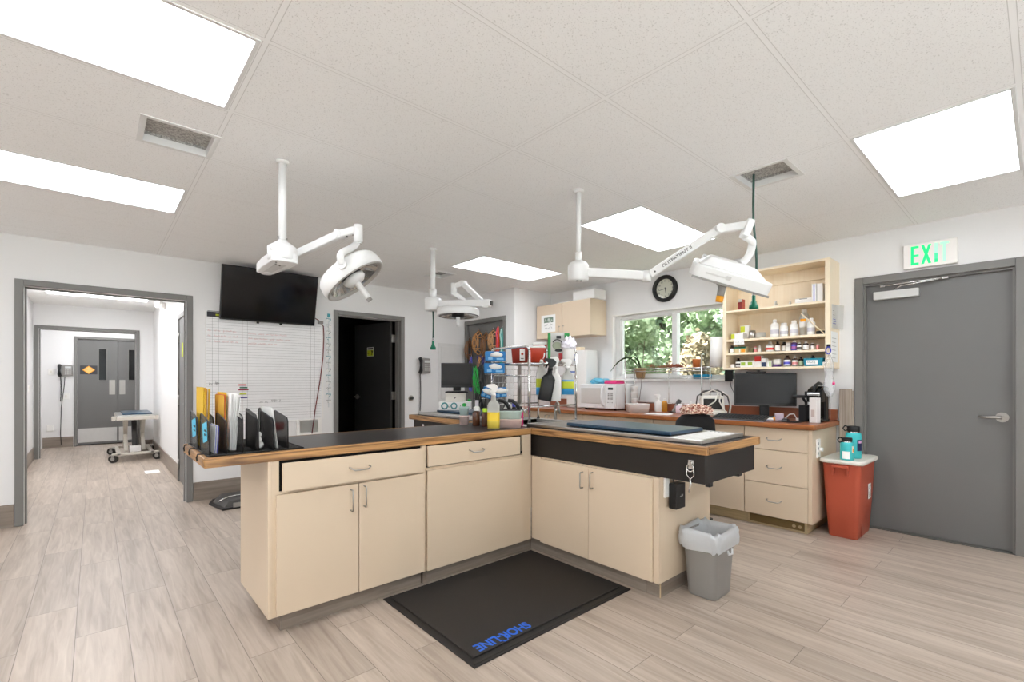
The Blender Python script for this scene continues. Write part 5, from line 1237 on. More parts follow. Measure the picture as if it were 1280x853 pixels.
b = MB(); b.box(4.70, 4.93, 3.74, 4.10, 2.3005, 2.425, WPLAS, .006); b2 = MB(); b2.box(4.695, 4.70, 3.75, 4.09, 2.315, 2.41, PAPER, .002)
thing('storage_box', 'white box on top of the wall cabinet', 'box', [('box_body', b), ('front_label', b2)])
b = MB(); b.box(4.68, 4.86, 4.13, 4.34, 2.3005, 2.312, PAPER, .003); single('paper_pad', 'thin white pad lying on the wall cabinet left of the box', 'papers', b)
# clock
F = FX(4.992, 2.93, 2.335)
rm = MB(); rm.lathe([(.155, 0), (.158, .02), (.150, .042), (.132, .05), (.118, .044), (.113, .03), (.113, .006), (0, .006)], BLACK, F, 48)
fc = MB(); fc.lathe([(0, .007), (.1135, .007)], mat('clock_face', (226, 222, 208), .5), F, 48)
for k in range(12):
    a = PI/2-k*PI/6; fc.text(str(12 if k == 0 else k), .032, BLACK, F @ Matrix.Translation((.090*math.cos(a), .090*math.sin(a), .0078)), .0003)
h1 = MB()
def hand(mb, ang, L, w): mb.prism([(-w, -.015), (w, -.015), (w*.6, L), (-w*.6, L)], .009, .0105, BLACK, F @ Matrix.Rotation(-ang, 4, 'Z'))
hand(h1, math.radians(261), .085, .0035); h2 = MB(); hand(h2, math.radians(171), .055, .0045)
gl = MB(); gl.lathe([(0, .03), (.112, .03)], GLASS, F, 48)
thing('wall_clock', 'round black rimmed wall clock above the window', 'clock', [('rim', rm), ('dial', fc, [('minute_hand', h1), ('hour_hand', h2)]), ('glass', gl)])
# exit sign
F = FX(4.992, .60, 2.268)
b = MB(); b.box(-.163, .163, -.098, .098, 0, .045, WPLAS, .006, F); f = MB(); f.box(-.158, .158, -.093, .093, .045, .0455, EXITW, 0, F)
E_ = MB()
def bar(mb, x0, x1, y0, y1, m): mb.box(x0, x1, y0, y1, .0456, .0462, m, 0, F)
for q in ((-.115, -.097, -.073, .078), (-.097, -.066, -.073, -.055), (-.097, -.066, -.006, .010), (-.097, -.066, .060, .078)): bar(E_, *q, EXITG)
X_ = MB()
for s in (1, -1): X_.prism([(-.052 if s > 0 else -.008, -.073), (-.034 if s > 0 else .010, -.073), (.010 if s > 0 else -.034, .078), (-.008 if s > 0 else -.052, .078)], .0456, .0462+.0001*s, EXITG, F)
I_ = MB(); bar(I_, .028, .048, -.073, -.045, EXITG); bar(I_, .028, .048, -.045, .0, emit('exit_mid', (60, 226, 140), .8)); bar(I_, .028, .048, .0, .078, EXITP)
T_ = MB(); bar(T_, .078, .094, -.073, .062, EXITP); bar(T_, .062, .112, .062, .078, EXITP)
thing('exit_sign', 'white EXIT sign with green letters above the grey door', 'exit sign', [('housing', b), ('face', f, [('letter_e', E_), ('letter_x', X_), ('letter_i', I_), ('letter_t', T_)])])
# outlet strip on the drawer unit's side
b = MB(); b.box(4.405, 4.485, 1.222, 1.2355, .635, .785, WPLAS, .003)
for z in (.66, .70, .74): b.box(4.42, 4.432, 1.2205, 1.2225, z, z+.02, GREYD)
k = MB(); k.cyl((4.465, 1.222, .70), (4.465, 1.20, .70), .016, WPLAS, n=14)
thing('power_outlet', 'white outlet box on the side of the drawer cabinet above the red bin', 'outlet', [('plate', b), ('plug', k)])
# leaning tile planks
m = MB(); m.box(4.95, 4.961, 1.112, 1.205, .005, 1.19, PLANKV, .001); o = single('loose_plank', 'wood look plank leaning upright against the wall beside the counter end', 'plank', m)
m = MB(); m.box(4.968, 4.979, 1.104, 1.19, .005, 1.175, PLANKV, .001); o = single('loose_plank', 'second wood look plank behind the first one, nearer the door frame', 'plank', m)
# red waste bin
M0 = TR(4.70, 1.075, 0)
b = MB(); b.loft([(0, .195, .095, .03), (.008, .20, .10, .03), (.30, .225, .118, .035), (.58, .245, .13, .04), (.60, .248, .133, .04)], BRICK, M0, 6)
hd = MB(); F = FX(4.452, 1.075, .54); hd.box(-.055, .055, .03, .05, -.004, .034, BRICK, .004, F); hd.box(-.055, -.043, -.03, .03, -.012, .026, BRICK, .003, F); hd.box(.043, .055, -.03, .03, -.012, .026, BRICK, .003, F)
ld = MB(); ld.loft([(.601, .265, .148, .05), (.612, .27, .152, .05), (.628, .268, .15, .05), (.633, .255, .14, .05), (.626, .24, .125, .045)], OFFW, M0, 6)
st = MB(); st.box(4.72, 4.80, .9475, .951, .30, .42, PAPER, .001); st.scrawl(-.05, .05, -.012, .016, GREYD, FY(4.76, .9475, .36) @ Matrix.Rotation(PI/2, 4, 'Z'), .0015, seed=6); st.scrawl(-.05, .05, .018, .016, GREYD, FY(4.76, .9475, .36) @ Matrix.Rotation(PI/2, 4, 'Z'), .0015, seed=7)
gr = MB(); gr.box(4.60, 4.612, .966, .976, .01, .12, mat('bin_groove', (132, 52, 38), .5), .002)
thing('waste_bin', 'tall red plastic medical waste bin with a white lid beside the grey door', 'bin', [('bin_body', b), ('handle', hd), ('lid', ld, [], 'white lid'), ('sticker', st), ('drain_slot', gr)])
def flask(label, x, y, r, h, extra):
    z0 = .6265; hb = h*.8
    b = MB(); b.lathe([(0, 0), (r*.95, 0), (r, .006), (r, hb-.02), (r*.93, hb-.006), (r*.75, hb)], TEAL, None, 32); n = MB(); n.lathe([(r*.75, hb-.002), (r*.75, hb+.01), (0, hb+.01)], CHROME, None, 24)
    c = MB(); c.lathe([(r*.8, hb+.01), (r*.82, h-.008), (r*.76, h), (0, h)], BLACK, None, 24); lp = MB(); lp.tube([(-r*.7, 0, h-.006), (-r*1.3, 0, h+.004), (-r*1.6, 0, h-.016), (-r*1.3, 0, h-.038), (-r*.8, 0, h-.03)], .005, BLACK, 8)
    thing('water_bottle', label, 'water bottle', [('body', b), ('neck', n), ('cap', c, [('loop', lp)])]+extra(r, hb), None, (x, y, z0), YAW)
def patch(r, a0, a1, z0, z1, m, k=1.012):
    t = bmesh.new(); g = [(t.verts.new((r*k*math.cos(a), r*k*math.sin(a), z0)), t.verts.new((r*k*math.cos(a), r*k*math.sin(a), z1))) for a in [a0+(a1-a0)*i/8 for i in range(9)]]
    for a, c in zip(g, g[1:]): t.faces.new((a[0], c[0], c[1], a[1]))
    mb = MB(); mb.add(t, m, None, True); return mb
NAVYS = mat('navy_sticker', (34, 40, 82), .5)
flask('tall turquoise water bottle with a navy sticker on the red bin\'s lid', 4.70, 1.045, .055, .262, lambda r, hb: [('sticker', patch(r, -1.75, -.75, hb*.3, hb*.74, NAVYS)), ('sticker_print', patch(r, -1.55, -.9, hb*.6, hb*.7, mat('sticker_mauve', (196, 150, 190), .5), 1.02))])
flask('short turquoise water bottle with white stickers on the red bin\'s lid', 4.545, 1.055, .046, .178, lambda r, hb: [('sticker', patch(r, -2.9, -1.75, hb*.08, hb*.5, PAPER)), ('sticker', patch(r, -1.4, -.5, hb*.42, hb*.8, mat('sticker_cream', (236, 226, 204), .5))), ('sticker_print', patch(r, -1.25, -.8, hb*.47, hb*.66, ORANGE, 1.02))])
# swivel chair with a dark jacket and patterned cloth
def seat_poly(w, d, r, n=6): 
    out = []
    for sx, sy, a0 in ((1, 1, 0), (-1, 1, PI/2), (-1, -1, PI), (1, -1, 1.5*PI)):
        for j in range(n+1): a = a0+j*PI/2/n; out.append((sx*(w-r)+r*math.cos(a), sy*(d-r)+r*math.sin(a)))
    return out
FAB = mat('black_fabric', (26, 25, 26), .9, var=.2, scale=60)
s = MB(); s.prism(seat_poly(.23, .22, .08), .43, .51, FAB, None, .02, None, 3)
bk = MB(); bk.loft([(.56, .15, .03, .03, 0, -.20), (.62, .185, .04, .04, 0, -.205), (.80, .185, .045, .045, 0, -.225), (.93, .165, .045, .045, 0, -.235), (.975, .12, .035, .035, 0, -.238), (.985, .06, .015, .015, 0, -.238)], FAB)
bs = MB(); bs.beam((0, -.16, .46), (0, -.215, .62), .07, .02, BLACK, .004, (0, 1, 0)); co_ = MB(); co_.cyl((0, 0, .10), (0, 0, .43), .03, BLACK)
parts = [('seat', s), ('backrest', bk), ('back_support', bs), ('gas_column', co_)]
for k in range(5):
    a = k*2*PI/5+.3; l = MB(); l.beam((0, 0, .105), (.27*math.cos(a), .27*math.sin(a), .075), .05, .03, BLACK, .006)
    c = MB(); q = (.28*math.cos(a), .28*math.sin(a)); c.cyl((q[0]-.02*math.sin(a), q[1]+.02*math.cos(a), .028), (q[0]+.02*math.sin(a), q[1]-.02*math.cos(a), .028), .028, BLACK, n=16); c.cyl((q[0], q[1], .04), (q[0], q[1], .075), .01, BLACK, n=8); parts.append(('star_leg', l, [('caster', c)]))
ch_at = (3.93, 2.145, 0); crz = YAW+.12
thing('office_chair', 'black swivel chair between the near wet table and the window counter', 'chair', parts, None, ch_at, crz)
cl = MB(); R = random.Random(12); SC = speck('floral_cloth', (150, 84, 64), (236, 214, 196), 90)
t = bmesh.new(); bmesh.ops.create_icosphere(t, subdivisions=4, radius=1)
for v in t.verts:
    k = 1+.16*math.sin(v.co.x*17+v.co.y*9)+.14*math.sin(v.co.y*23+v.co.z*14)+R.uniform(-.06, .06)
    v.co = Vector((v.co.x*.125*k, v.co.y*.062*k, max(-.25, v.co.z)*.058*k+.016))
cl.add(t, SC, None, False)
single('patterned_cloth', 'crumpled floral cloth lying on top of the black chair\'s backrest', 'cloth', cl, None, tuple((Matrix.Translation(ch_at) @ Matrix.Rotation(crz, 4, 'Z') @ Vector((.012, -.238, .986)))), crz)
# ---------------------------------------------------------------- rack over the sink and everything around it
r = .0095
RX0, RX1, RY0, RY1 = 2.522, 3.072, 2.645, 3.10
TUBE = CHROME
parts = []
for (x, y, zt) in ((RX0, RY0, 1.50), (RX1, RY0, 1.49), (RX0, RY1, 1.50), (RX1, RY1, 1.49)):
    m = MB(); m.cyl((x, y, ZT+.0005), (x, y, zt), r, TUBE, n=12); m.cyl((x, y, ZT+.0005), (x, y, ZT+.012), .015, BLACK, n=12); parts.append(('post', m))
for x in (RX0, RX1):
    m = MB(); m.tube([(x, RY0, 1.50), (x, RY0+.008, 1.522), (x, RY0+.03, 1.532), (x, RY1-.03, 1.532), (x, RY1-.008, 1.522), (x, RY1, 1.50)], r, TUBE, 10); parts.append(('hoop', m))
    for z in (1.40, 1.305): b = MB(); b.cyl((x, RY0, z), (x, RY1, z), .006, TUBE, n=10); parts.append(('side_rail', b))
for y in (RY0, RY1):
    for z in (1.40, 1.06): b = MB(); b.cyl((RX0, y, z), (RX1, y, z), .0065, TUBE, n=10); parts.append(('cross_rail', b))
sh = MB()
for k in range(1, 12): y = RY0+(RY1-RY0)*k/12; sh.cyl((RX0, y, 1.395), (RX1, y, 1.395), .003, TUBE, n=6)
parts.append(('wire_shelf', sh))
bp = MB()
for k in range(0, 14): x = RX0+(RX1-RX0)*k/13; bp.cyl((x, RY1+.01, 1.02), (x, RY1+.01, 1.36), .0016, TUBE, n=5)
for k in range(0, 7): z = 1.02+.34*k/6; bp.cyl((RX0, RY1+.012, z), (RX1, RY1+.012, z), .0016, TUBE, n=5)
parts.append(('wire_back', bp))
ml = MB(); ml.cyl((2.82, RY1-.02, 1.06), (2.82, RY1-.02, 1.395), .016, NICKEL, n=14); ml.cyl((2.82, RY1-.02, ZT), (2.82, RY1-.02, 1.06), .016, NICKEL, n=14); parts.append(('centre_post', ml))
thing('shelf_rack', 'stainless tubular rack standing over the sink in the middle of the island', 'rack', parts)
ZS = 1.4065
def sharps(label, at, rz, w, d, h, m, lab=True):
    b = MB(); b.loft([(0, w*.42, d*.42, .012), (h*.86, w*.5, d*.5, .014), (h*.87, w*.5, d*.5, .014)], m, None, 4)
    l = MB(); l.loft([(h*.87, w*.53, d*.53, .014), (h*.94, w*.54, d*.54, .014), (h, w*.46, d*.46, .012)], WPLAS, None, 4)
    parts = [('container', b), ('lid', l, [('lid_hinge', MB().box(-w*.3, w*.3, -d*.57, -d*.52, h*.9, h*.98, WPLAS, .002))])]
    if lab:
        q = MB(); q.box(-w*.02, w*.26, -d*.515, -d*.46, h*.16, h*.76, PAPER, .001); q.cyl((w*.12, -d*.515, h*.5), (w*.12, -d*.522, h*.5), w*.07, RED, n=16); q.box(w*.04, w*.2, -d*.522, -d*.514, h*.24, h*.28, GREYD)
        parts.append(('label', q))
    return thing('sharps_container', label, 'sharps container', parts, None, at, rz)
RED2 = mat('sharps_dark_red', (158, 50, 34), .4)
sharps('large dark red sharps container with white label on the island rack', (2.70, 2.945, ZS), YAW, .15, .13, .16, RED2)
sharps('orange red sharps container at the front right of the island rack shelf', (2.70, 2.74, ZS), YAW, .125, .11, .14, RED, False)
sharps('bright red sharps container behind the orange red one on the rack', (2.92, 2.93, ZS), YAW, .12, .11, .19, mat('sharps_bright', (208, 50, 40), .4), False)
# food bag
b = MB(); b.loft([(0, .085, .04, .02), (.03, .09, .045, .03), (.22, .088, .04, .03), (.255, .086, .012, .01), (.27, .085, .006, .005)], mat('bag_silver', (186, 184, 180), .4), None, 5)
g1 = MB(); g1.box(-.092, -.068, -.046, -.02, .03, .262, mat('bag_green', (40, 140, 66), .5), .004); g1.box(.05, .092, -.046, -.02, .0, .262, MATS['bag_green'], .004)
pr_ = MB(); pr_.ball((-.015, -.043, .155), .04, mat('print_sage', (150, 158, 136), .6), (1, .08, .8)); pr_.ball((.0, -.046, .115), .026, BLACK, (1.3, .08, .5)); pr_.box(.0, .048, -.047, -.041, .03, .09, mat('print_red', (176, 40, 44), .5), .002); pr_.box(-.02, .02, -.047, -.042, .215, .24, BLACK, .002); pr_.tube(arc((-.012, -.046, .165), .042, .4, 2.7, 8, 'xz'), .004, BLACK, 5)
thing('pet_food_bag', 'silver and green pet food bag standing at the back of the island rack', 'bag', [('bag_body', b), ('green_stripe', g1), ('print', pr_)], None, (2.985, 2.77, ZS), YAW)
b = MB(); b.lathe([(0, 0), (.05, 0), (.052, .12), (.048, .13), (0, .13)], WPLAS, None, 24); 
thing('canister', 'white round canister at the right end of the island rack shelf', 'canister', [('body', b)], None, (3.015, 2.68, ZS))
crumple((3.015, 2.68, ZS+.131), .13, .12, .10, mat('white_film', (240, 236, 244), .4, var=.05, scale=20, bump=.8, bscale=50), 'plastic_bag', 'crumpled white plastic bag with purple tint on top of the canister', 'bag', 21)
# blue glove boxes hanging on the rack's left side
def glove_box(label, at, rz, w=.16, h=.07, tilt=0):
    b = MB(); Mt = Matrix.Rotation(tilt, 4, 'Y'); b.box(-w/2, w/2, -.035, .035, 0, h, BLUE, .006, Mt)
    o = MB(); o.lathe([(0, 0), (.05, 0), (.045, .004), (0, .006)], WPLAS, Mt @ Matrix.Translation((.01, -.0352, h*.62)) @ Matrix.Rotation(PI/2, 4, 'X') @ Matrix.Diagonal((1, .42, 1, 1)), 20)
    tis = MB(); t = bmesh.new(); bmesh.ops.create_icosphere(t, subdivisions=2, radius=1); R = random.Random(int(h*1e4)+int(w*1e3))
    for v in t.verts: k = 1+R.uniform(-.2, .2); v.co = Vector((v.co.x*.045*k, -.042+v.co.y*.016*k, h*.66+v.co.z*.022*k))
    tis.add(t, WPLAS, Mt, True)
    pr = MB(); pr.box(-w*.36, -w*.14, -.0366, -.034, h*.12, h*.38, mat('box_pale_blue', (122, 180, 220), .5), .001, Mt); pr.box(w*.06, w*.4, -.0366, -.034, h*.1, h*.3, MATS['box_pale_blue'], .001, Mt)
    return thing('glove_box', label, 'glove box', [('carton', b), ('opening', o), ('glove', tis), ('print', pr)], None, at, rz)
glove_box('upper blue glove box hanging on the left side of the island rack', (2.46, 2.985, 1.425), YAW+.1, .165, .078)
glove_box('middle blue glove box hanging below the upper one on the rack\'s left side', (2.455, 2.99, 1.325), YAW+.1, .168, .082)
glove_box('lower left blue box by the spray bottle on the worktop', (2.42, 3.06, 1.125), YAW, .085, .085, .35)
glove_box('lower right blue box by the spray bottle on the worktop', (2.46, 2.905, 1.13), YAW, .09, .08, -.1)
# baskets that carry the boxes
bs = MB()
for z in (1.42, 1.32): bs.tube([(2.512, 2.90, z), (2.43, 2.93, z-.003), (2.40, 3.05, z-.003), (2.512, 3.08, z)], .003, CHROME, 6); bs.cyl((2.415, 2.99, z-.003), (2.512, 2.99, z-.003), .003, CHROME, n=6)
bs.tube([(2.512, 2.99, 1.42), (2.50, 2.99, 1.30)], .003, CHROME, 6)
for q in (2.905, 3.06): bs.tube([(2.514, q, 1.305), (2.47, q, 1.20), (2.455, q, 1.118), (2.40, q+.03, 1.116)], .003, CHROME, 6)
single('wire_hanger', 'wire basket holding the blue glove boxes on the rack\'s left side', 'hanger', bs)
# bottles hanging from the front rail
sb_ = spray('spray_bottle', 'black spray bottle hanging slanted from the front rail of the island rack', (2.655, 2.612, 1.108), YAW, .105, .335, BLACK, None, None, .5, BLACK)
sb_.rotation_euler = (0, .19, YAW)
spray('spray_bottle', 'plain white spray bottle hanging from the front rail, next to the black one', (2.795, 2.622, 1.10), YAW+.1, .08, .36, WPLAS, None, None)
spray('spray_bottle', 'spray bottle with blue liquid and lime label hanging at the right of the island rack', (2.93, 2.612, 1.145), YAW, .10, .30, CLEARP, mat('blue_fill', (70, 160, 216), .3), LIME, .8)
spray('spray_bottle', 'blue and lime labelled spray bottle standing behind the rack\'s front left post', (2.72, 2.80, ZT+.001), YAW, .085, .36, CLEARP, MATS['blue_fill'], LIME, .55).location = (2.70, 2.69, 1.145)
# worktop bottles
spray('spray_bottle', 'tall spray bottle with yellow liquid on the worktop edge', (2.165, 2.645, ZT), YAW, .088, .327, CLEARP, mat('yellow_fill', (232, 206, 84), .3), mat('yellow_label', (240, 206, 60), .5), .66)
bottle('brown_bottle', 'brown plastic bottle with white cap, left one behind the yellow spray bottle', 2.225, 2.93, ZT, .031, .145, AMBER, WPLAS, None, .62, .2, .1)
bottle('brown_bottle', 'brown and lime bottle with lime cap, right beside the yellow spray bottle', 2.235, 2.835, ZT, .027, .138, AMBER, mat('lime_cap', (190, 230, 40), .4), None, .62, .2, .1)
b = MB(); b.loft([(0, .033, .033, .012), (.06, .037, .037, .014), (.062, .039, .039, .014), (.072, .039, .039, .014)], mat('tub_pink', (240, 214, 206), .4, trans=.2), None, 5); t = MB(); t.loft([(.0725, .033, .033, .012), (.13, .037, .037, .014), (.132, .039, .039, .014), (.142, .039, .039, .014)], mat('tub_mint', (204, 226, 222), .35, trans=.3), None, 5)
c = MB(); c.ball((0, 0, .156), .018, GRASS, (1, 1, .8))
thing('gauze_tubs', 'two small stacked gauze tubs with a green knob, at the left of the bottles', 'tub', [('lower_tub', b), ('upper_tub', t), ('knob', c, [], 'green knob')], None, (2.215, 3.075, ZT), YAW)
b = MB(); b.loft([(0, .078, .055, .02), (.058, .088, .064, .022), (.06, .092, .067, .022), (.066, .092, .067, .022)], mat('gauze_pink', (236, 206, 198), .45, var=.1, scale=40, trans=.15), None, 5)
t = MB(); t.loft([(.0665, .078, .055, .02), (.118, .088, .064, .022), (.12, .092, .067, .022), (.128, .092, .067, .022)], mat('gauze_mint', (206, 226, 220), .45, var=.1, scale=40, trans=.15), None, 5)
thing('gauze_tubs', 'two wide stacked gauze tubs with pink and mint gauze, by the rack\'s front post', 'tub', [('lower_tub', b), ('upper_tub', t)], None, (2.325, 2.645, ZT), YAW)
m = MB(); zt = .0
m.box(-.085, .085, -.05, .05, 0, .008, BLACK, .003)
for s, x in ((1, -.03), (1, .04)): m.tube([(x-.05, 0, .075), (x-.015, 0, .07), (x+.012, 0, .05), (x+.028, 0, .02), (x+.034, 0, .008)], [.012, .014, .013, .014, .012], BLACK, 10)
single('grooming_clippers', 'black clippers lying on a tray on top of the wide gauze tubs', 'clippers', m, None, (2.315, 2.645, ZT+.1285), YAW)
b, c, hb = bottle_prof(.026, .19, .5, .25, .1); bb = MB(); bb.lathe(b, WPLAS, None, 18); kk = MB(); kk.lathe(c, mat('pale_cap', (226, 220, 226), .4), None, 14); ll = MB(); ll.lathe([(.0268, .03), (.0272, .031), (.0272, .10), (.0268, .101)], REDP, None, 18)
thing('lotion_bottle', 'white bottle with a red label behind the brown bottles', 'bottle', [('body', bb), ('cap', kk), ('label', ll)], None, (2.33, 3.06, ZT))
b, c, hb = bottle_prof(.02, .15, .5, .25, .1); bb = MB(); bb.lathe(b, HOTP, None, 18); kk = MB(); kk.lathe(c, BLACK, None, 14)
thing('clipper_spray', 'pink and black spray can near the rack\'s front post', 'bottle', [('body', bb), ('cap', kk)], None, (2.475, 2.69, ZT))
bottle('clipper_spray', 'slim black bottle with violet cap behind the gauze tubs', 2.43, 2.72, ZT, .02, .18, BLACK, VIOL, None, .6, cat='bottle')
m = MB(); m.lathe([(0, 0), (.05, 0), (.05, .03), (.045, .12), (.02, .155), (0, .16)], CLEARP, None, 20); m.tube([(-.05, 0, .02), (-.052, 0, .10), (-.03, 0, .165), (0, 0, .18), (.03, 0, .165), (.052, 0, .10), (.05, 0, .02)], .0035, GREYD, 6)
single('clear_dome', 'clear plastic dome with a wire bail behind the gauze tubs', 'dome', m, None, (2.47, 2.83, ZT), YAW)
crumple((2.66, 3.135, ZT), .09, .07, .06, BLACK, 'black_cloth', 'small black cloth beside the tap', 'cloth', 31)
# taps
def tap(label, x, y):
    b = MB(); b.box(x-.11, x+.11, y-.025, y+.025, ZT+.0005, ZT+.022, CHROME, .008)
    for s in (-1, 1): b.cyl((x+s*.08, y, ZT+.02), (x+s*.08, y, ZT+.06), .016, CHROME, n=14); b.cyl((x+s*.08, y, ZT+.055), (x+s*.08, y, ZT+.075), .02, CHROME, .012, 14)
    hs = MB()
    for s in (-1, 1): hs.tube([(x+s*.08, y, ZT+.075), (x+s*.10, y-.02, ZT+.085), (x+s*.14, y-.05, ZT+.095)], [.009, .008, .011], CHROME, 8)
    sp = MB(); sp.tube([(x, y, ZT+.02), (x, y, ZT+.07), (x+.0, y-.03, ZT+.10), (x, y-.09, ZT+.11), (x, y-.14, ZT+.10), (x, y-.16, ZT+.075)], .012, CHROME, 12)
    thing('sink_tap', label, 'tap', [('base', b), ('tap_handle', hs), ('spout', sp)])
tap('chrome two handle tap at the back of the island sink', 2.78, 3.118)
b = MB(); b.cyl((2.97, 2.85, 1.0), (2.97, 2.85, 1.01), .01, CHROME)
b = MB(); b.cyl((3.09, 2.90, ZT+.0005), (3.09, 2.90, ZT+.10), .013, NICKEL, n=12); b.tube([(3.09, 2.90, ZT+.10), (3.085, 2.89, ZT+.14), (3.05, 2.84, ZT+.16), (3.02, 2.80, ZT+.15), (3.0, 2.78, ZT+.11), (3.01, 2.77, ZT+.06)], .010, NICKEL, 10)
b.tube([(3.09, 2.90, ZT+.06), (3.08, 2.86, ZT+.09), (3.07, 2.83, ZT+.075)], .008, NICKEL, 8)
single('hose_sprayer', 'brushed metal hose sprayer right of the island tap', 'tap', b)
# far wet table gear
b = MB(); b.box(-.095, .095, -.08, .08, 0, .085, OFFW, .004); l = MB(); l.box(-.1, .1, -.085, .085, .0, .012, OFFW, .003)
Zm = ZT+.0503
bx = MB(); bx.box(-.158, .158, -.09, .09, 0, .082, PAPER, .002); pr_ = MB()
for i, (x, w) in enumerate(((-.1, .036), (-.005, .034), (.07, .012), (.105, .01), (-.055, .014))):
    pr_.lathe([(w*.62, 0), (w, 0), (w, .001), (w*.62, .001)], mat('print_teal', (82, 150, 152), .6) if i < 2 else GREYD, Matrix.Translation((x, -.0905, .042)) @ Matrix.Rotation(PI/2, 4, 'X'), 18)
thing('carton', 'white carton with teal round prints on the far wet table under the small monitor', 'box', [('carton', bx), ('print', pr_)], None, (2.785, 4.02, Zm), YAW)
bx = MB(); bx.box(-.097, .097, -.08, .08, 0, .088, OFFW, .004); k = MB(); k.prism([(-.01, .045), (.01, .045), (0, .03)], .0, .001, GREYD, Matrix(((1, 0, 0, 0), (0, 0, -1, -.081), (0, 1, 0, 0), (0, 0, 0, 1))))
thing('carton', 'plain off white carton stacked on the teal printed carton', 'box', [('carton', bx), ('print', k)], None, (2.80, 4.035, Zm+.0825), YAW)
monitor('small black monitor standing on stacked cartons on the far wet table', (2.83, 4.06, Zm+.171), YAW+.06, .325, .255, .055, False)
b = MB(); b.ball((0, 0, .014), .017, GRASS, (1, 1, .8)); single('green_ball', 'little green ball lying on the teal printed carton', 'ball', b, None, (2.885, 3.92, Zm+.0825))
# hanging black straps and leads on the wire grid behind
gp = MB(); gx = (2.85, 3.05); gy = 3.80
for k in range(9): x = gx[0]+(gx[1]-gx[0])*k/8; gp.cyl((x, gy, ZT+.001), (x, gy, 1.44), .0025, BLACK, n=6)
for k in range(8): z = .95+.47*k/7; gp.cyl((gx[0], gy+.003, z), (gx[1], gy+.003, z), .0025, BLACK, n=6)
single('wire_grid', 'black wire grid panel standing on the far wet table behind the bottles', 'panel', gp)
R = random.Random(17)
for k, (x, z0, z1, mm, lab) in enumerate(((2.87, 1.40, 1.12, GRASS, 'green lead looped on the black wire panel'), (2.93, 1.42, 1.16, BLACK, 'black lead hanging in loops at the middle of the wire panel'), (2.995, 1.40, 1.10, GREYD, 'grey lead hanging at the right of the wire panel'), (2.90, 1.26, 1.0, BLACK, 'black strap hanging low on the wire panel'), (2.96, 1.18, .97, BLACK, 'coiled black cable low on the wire panel'))):
    m = MB(); pts = []
    for i in range(26): a = i*.9; pts.append((x+(.03+.008*R.random())*math.cos(a)+R.uniform(-.006, .006), gy-.02+R.uniform(-.006, .006), (z0+z1)/2+(z0-z1)/2*math.sin(a*.93+k)))
    m.tube(pts, .006, mm, 6); m.tube([(x, gy-.004, z0+.01), (x, gy-.018, z0+.005), pts[0]], .004, mm, 6); single('pet_lead', lab, 'lead', m)
# file sorters
def sorter(label, y0, y1, n, at_x=.395, step=.068, zp=.165, tilt=.03):
    fl_ = MB(); fl_.box(at_x-.005, at_x+step*n+.01, y0, y1, ZT+.0015, ZT+.003, MESH); wr = MB()
    L = [(at_x-.005, y0), (at_x+step*n+.01, y0), (at_x+step*n+.01, y1), (at_x-.005, y1)]
    wr.tube([(x, y, ZT+.004) for x, y in L], .0035, BLACK, 6, None, True)
    parts = [('base_mesh', fl_), ('base_wire', wr)]
    for k in range(n):
        x = at_x+.004+k*step; d = MB(); f = MB()
        pts = [(y0+.003, .0), (y0+.008, zp*.84), (y0+.024, zp*.95), (y1-.03, zp*1.12), (y1-.008, zp*1.1), (y1-.004, 0)]
        Mz = Matrix(((0, 0, 1, x), (1, 0, 0, 0), (0, 1, 0, ZT+.004), (0, 0, 0, 1)))
        d.prism(pts, -.0006, .0006, MESH, Mz); f.tube([(x, y, ZT+.004+z) for y, z in pts], .003, BLACK, 6)
        parts.append(('divider', d, [('divider_wire', f)]))
    return thing('file_sorter', label, 'file sorter', parts)
sorter('black mesh file sorter at the front of the worktop\'s left end', 2.55, 2.81, 6)
sorter('black mesh file sorter behind the front one at the worktop\'s left end', 2.86, 3.12, 6, .392)
b = MB()
for x in (.374, .40, .43): pass
hk = []
for y in (2.66, 2.90, 3.08): b = MB(); hk.append(('hook', b)); b.tube([(.40, y, ZT+.0008), (.366, y, ZT+.002), (.362, y, ZT-.012), (.364, y, ZT-.03)], .0035, BLACK, 6)
thing('wire_clip', 'black wire hooks bent over the worktop\'s left edge', 'wire', hk)
def sheets(label, x, y0, y1, z1, mats_, n, lean=0, cat='papers', name='papers', seed=1, fan=.0):
    R = random.Random(seed); parts = MB(); i0 = 0
    for k in range(n):
        xx = x+k*.0028; h = (z1-ZT-.008)*R.uniform(.93, 1.0); o = R.uniform(-.012, .012); M = Matrix.Translation((xx, (y0+y1)/2+o, ZT+.0065)) @ Matrix.Rotation(lean+fan*k, 4, 'Y')
        parts.box(-.0008, .0008, -(y1-y0)/2, (y1-y0)/2, 0, h, mats_[k % len(mats_)], 0, M)
    return single(name, label, cat, parts)
sheets('yellow padded envelopes standing in the leftmost slots of the file sorters', .418, 2.84, 3.06, 1.235, [YELLOW, YELLOW, MANILA, MANILA, PAPER], 7, .0, 'envelopes', 'envelope', 2, .006)
sheets('blue and white papers in front of the yellow envelopes', .425, 2.60, 2.76, 1.06, [PAPER, VIOL, PAPER], 5, .05, 'papers', 'papers', 3)
sheets('manila folder beside the thick white paper stack in the file sorter', .484, 2.72, 2.95, 1.21, [MANILA, REDP, MANILA, YELLOW], 4, .0, 'folder', 'folder', 4, .006)
sheets('thick stack of white papers standing in the file sorter', .502, 2.66, 2.92, 1.205, [PAPER, PAPER, WPLAS, PAPER], 9, .02, 'papers', 'papers', 5, .007)
sheets('single tall white sheet leaning in the file sorter\'s right end', .70, 2.60, 2.80, 1.135, [PAPER, PAPER], 2, -.12, 'papers', 'papers', 6)
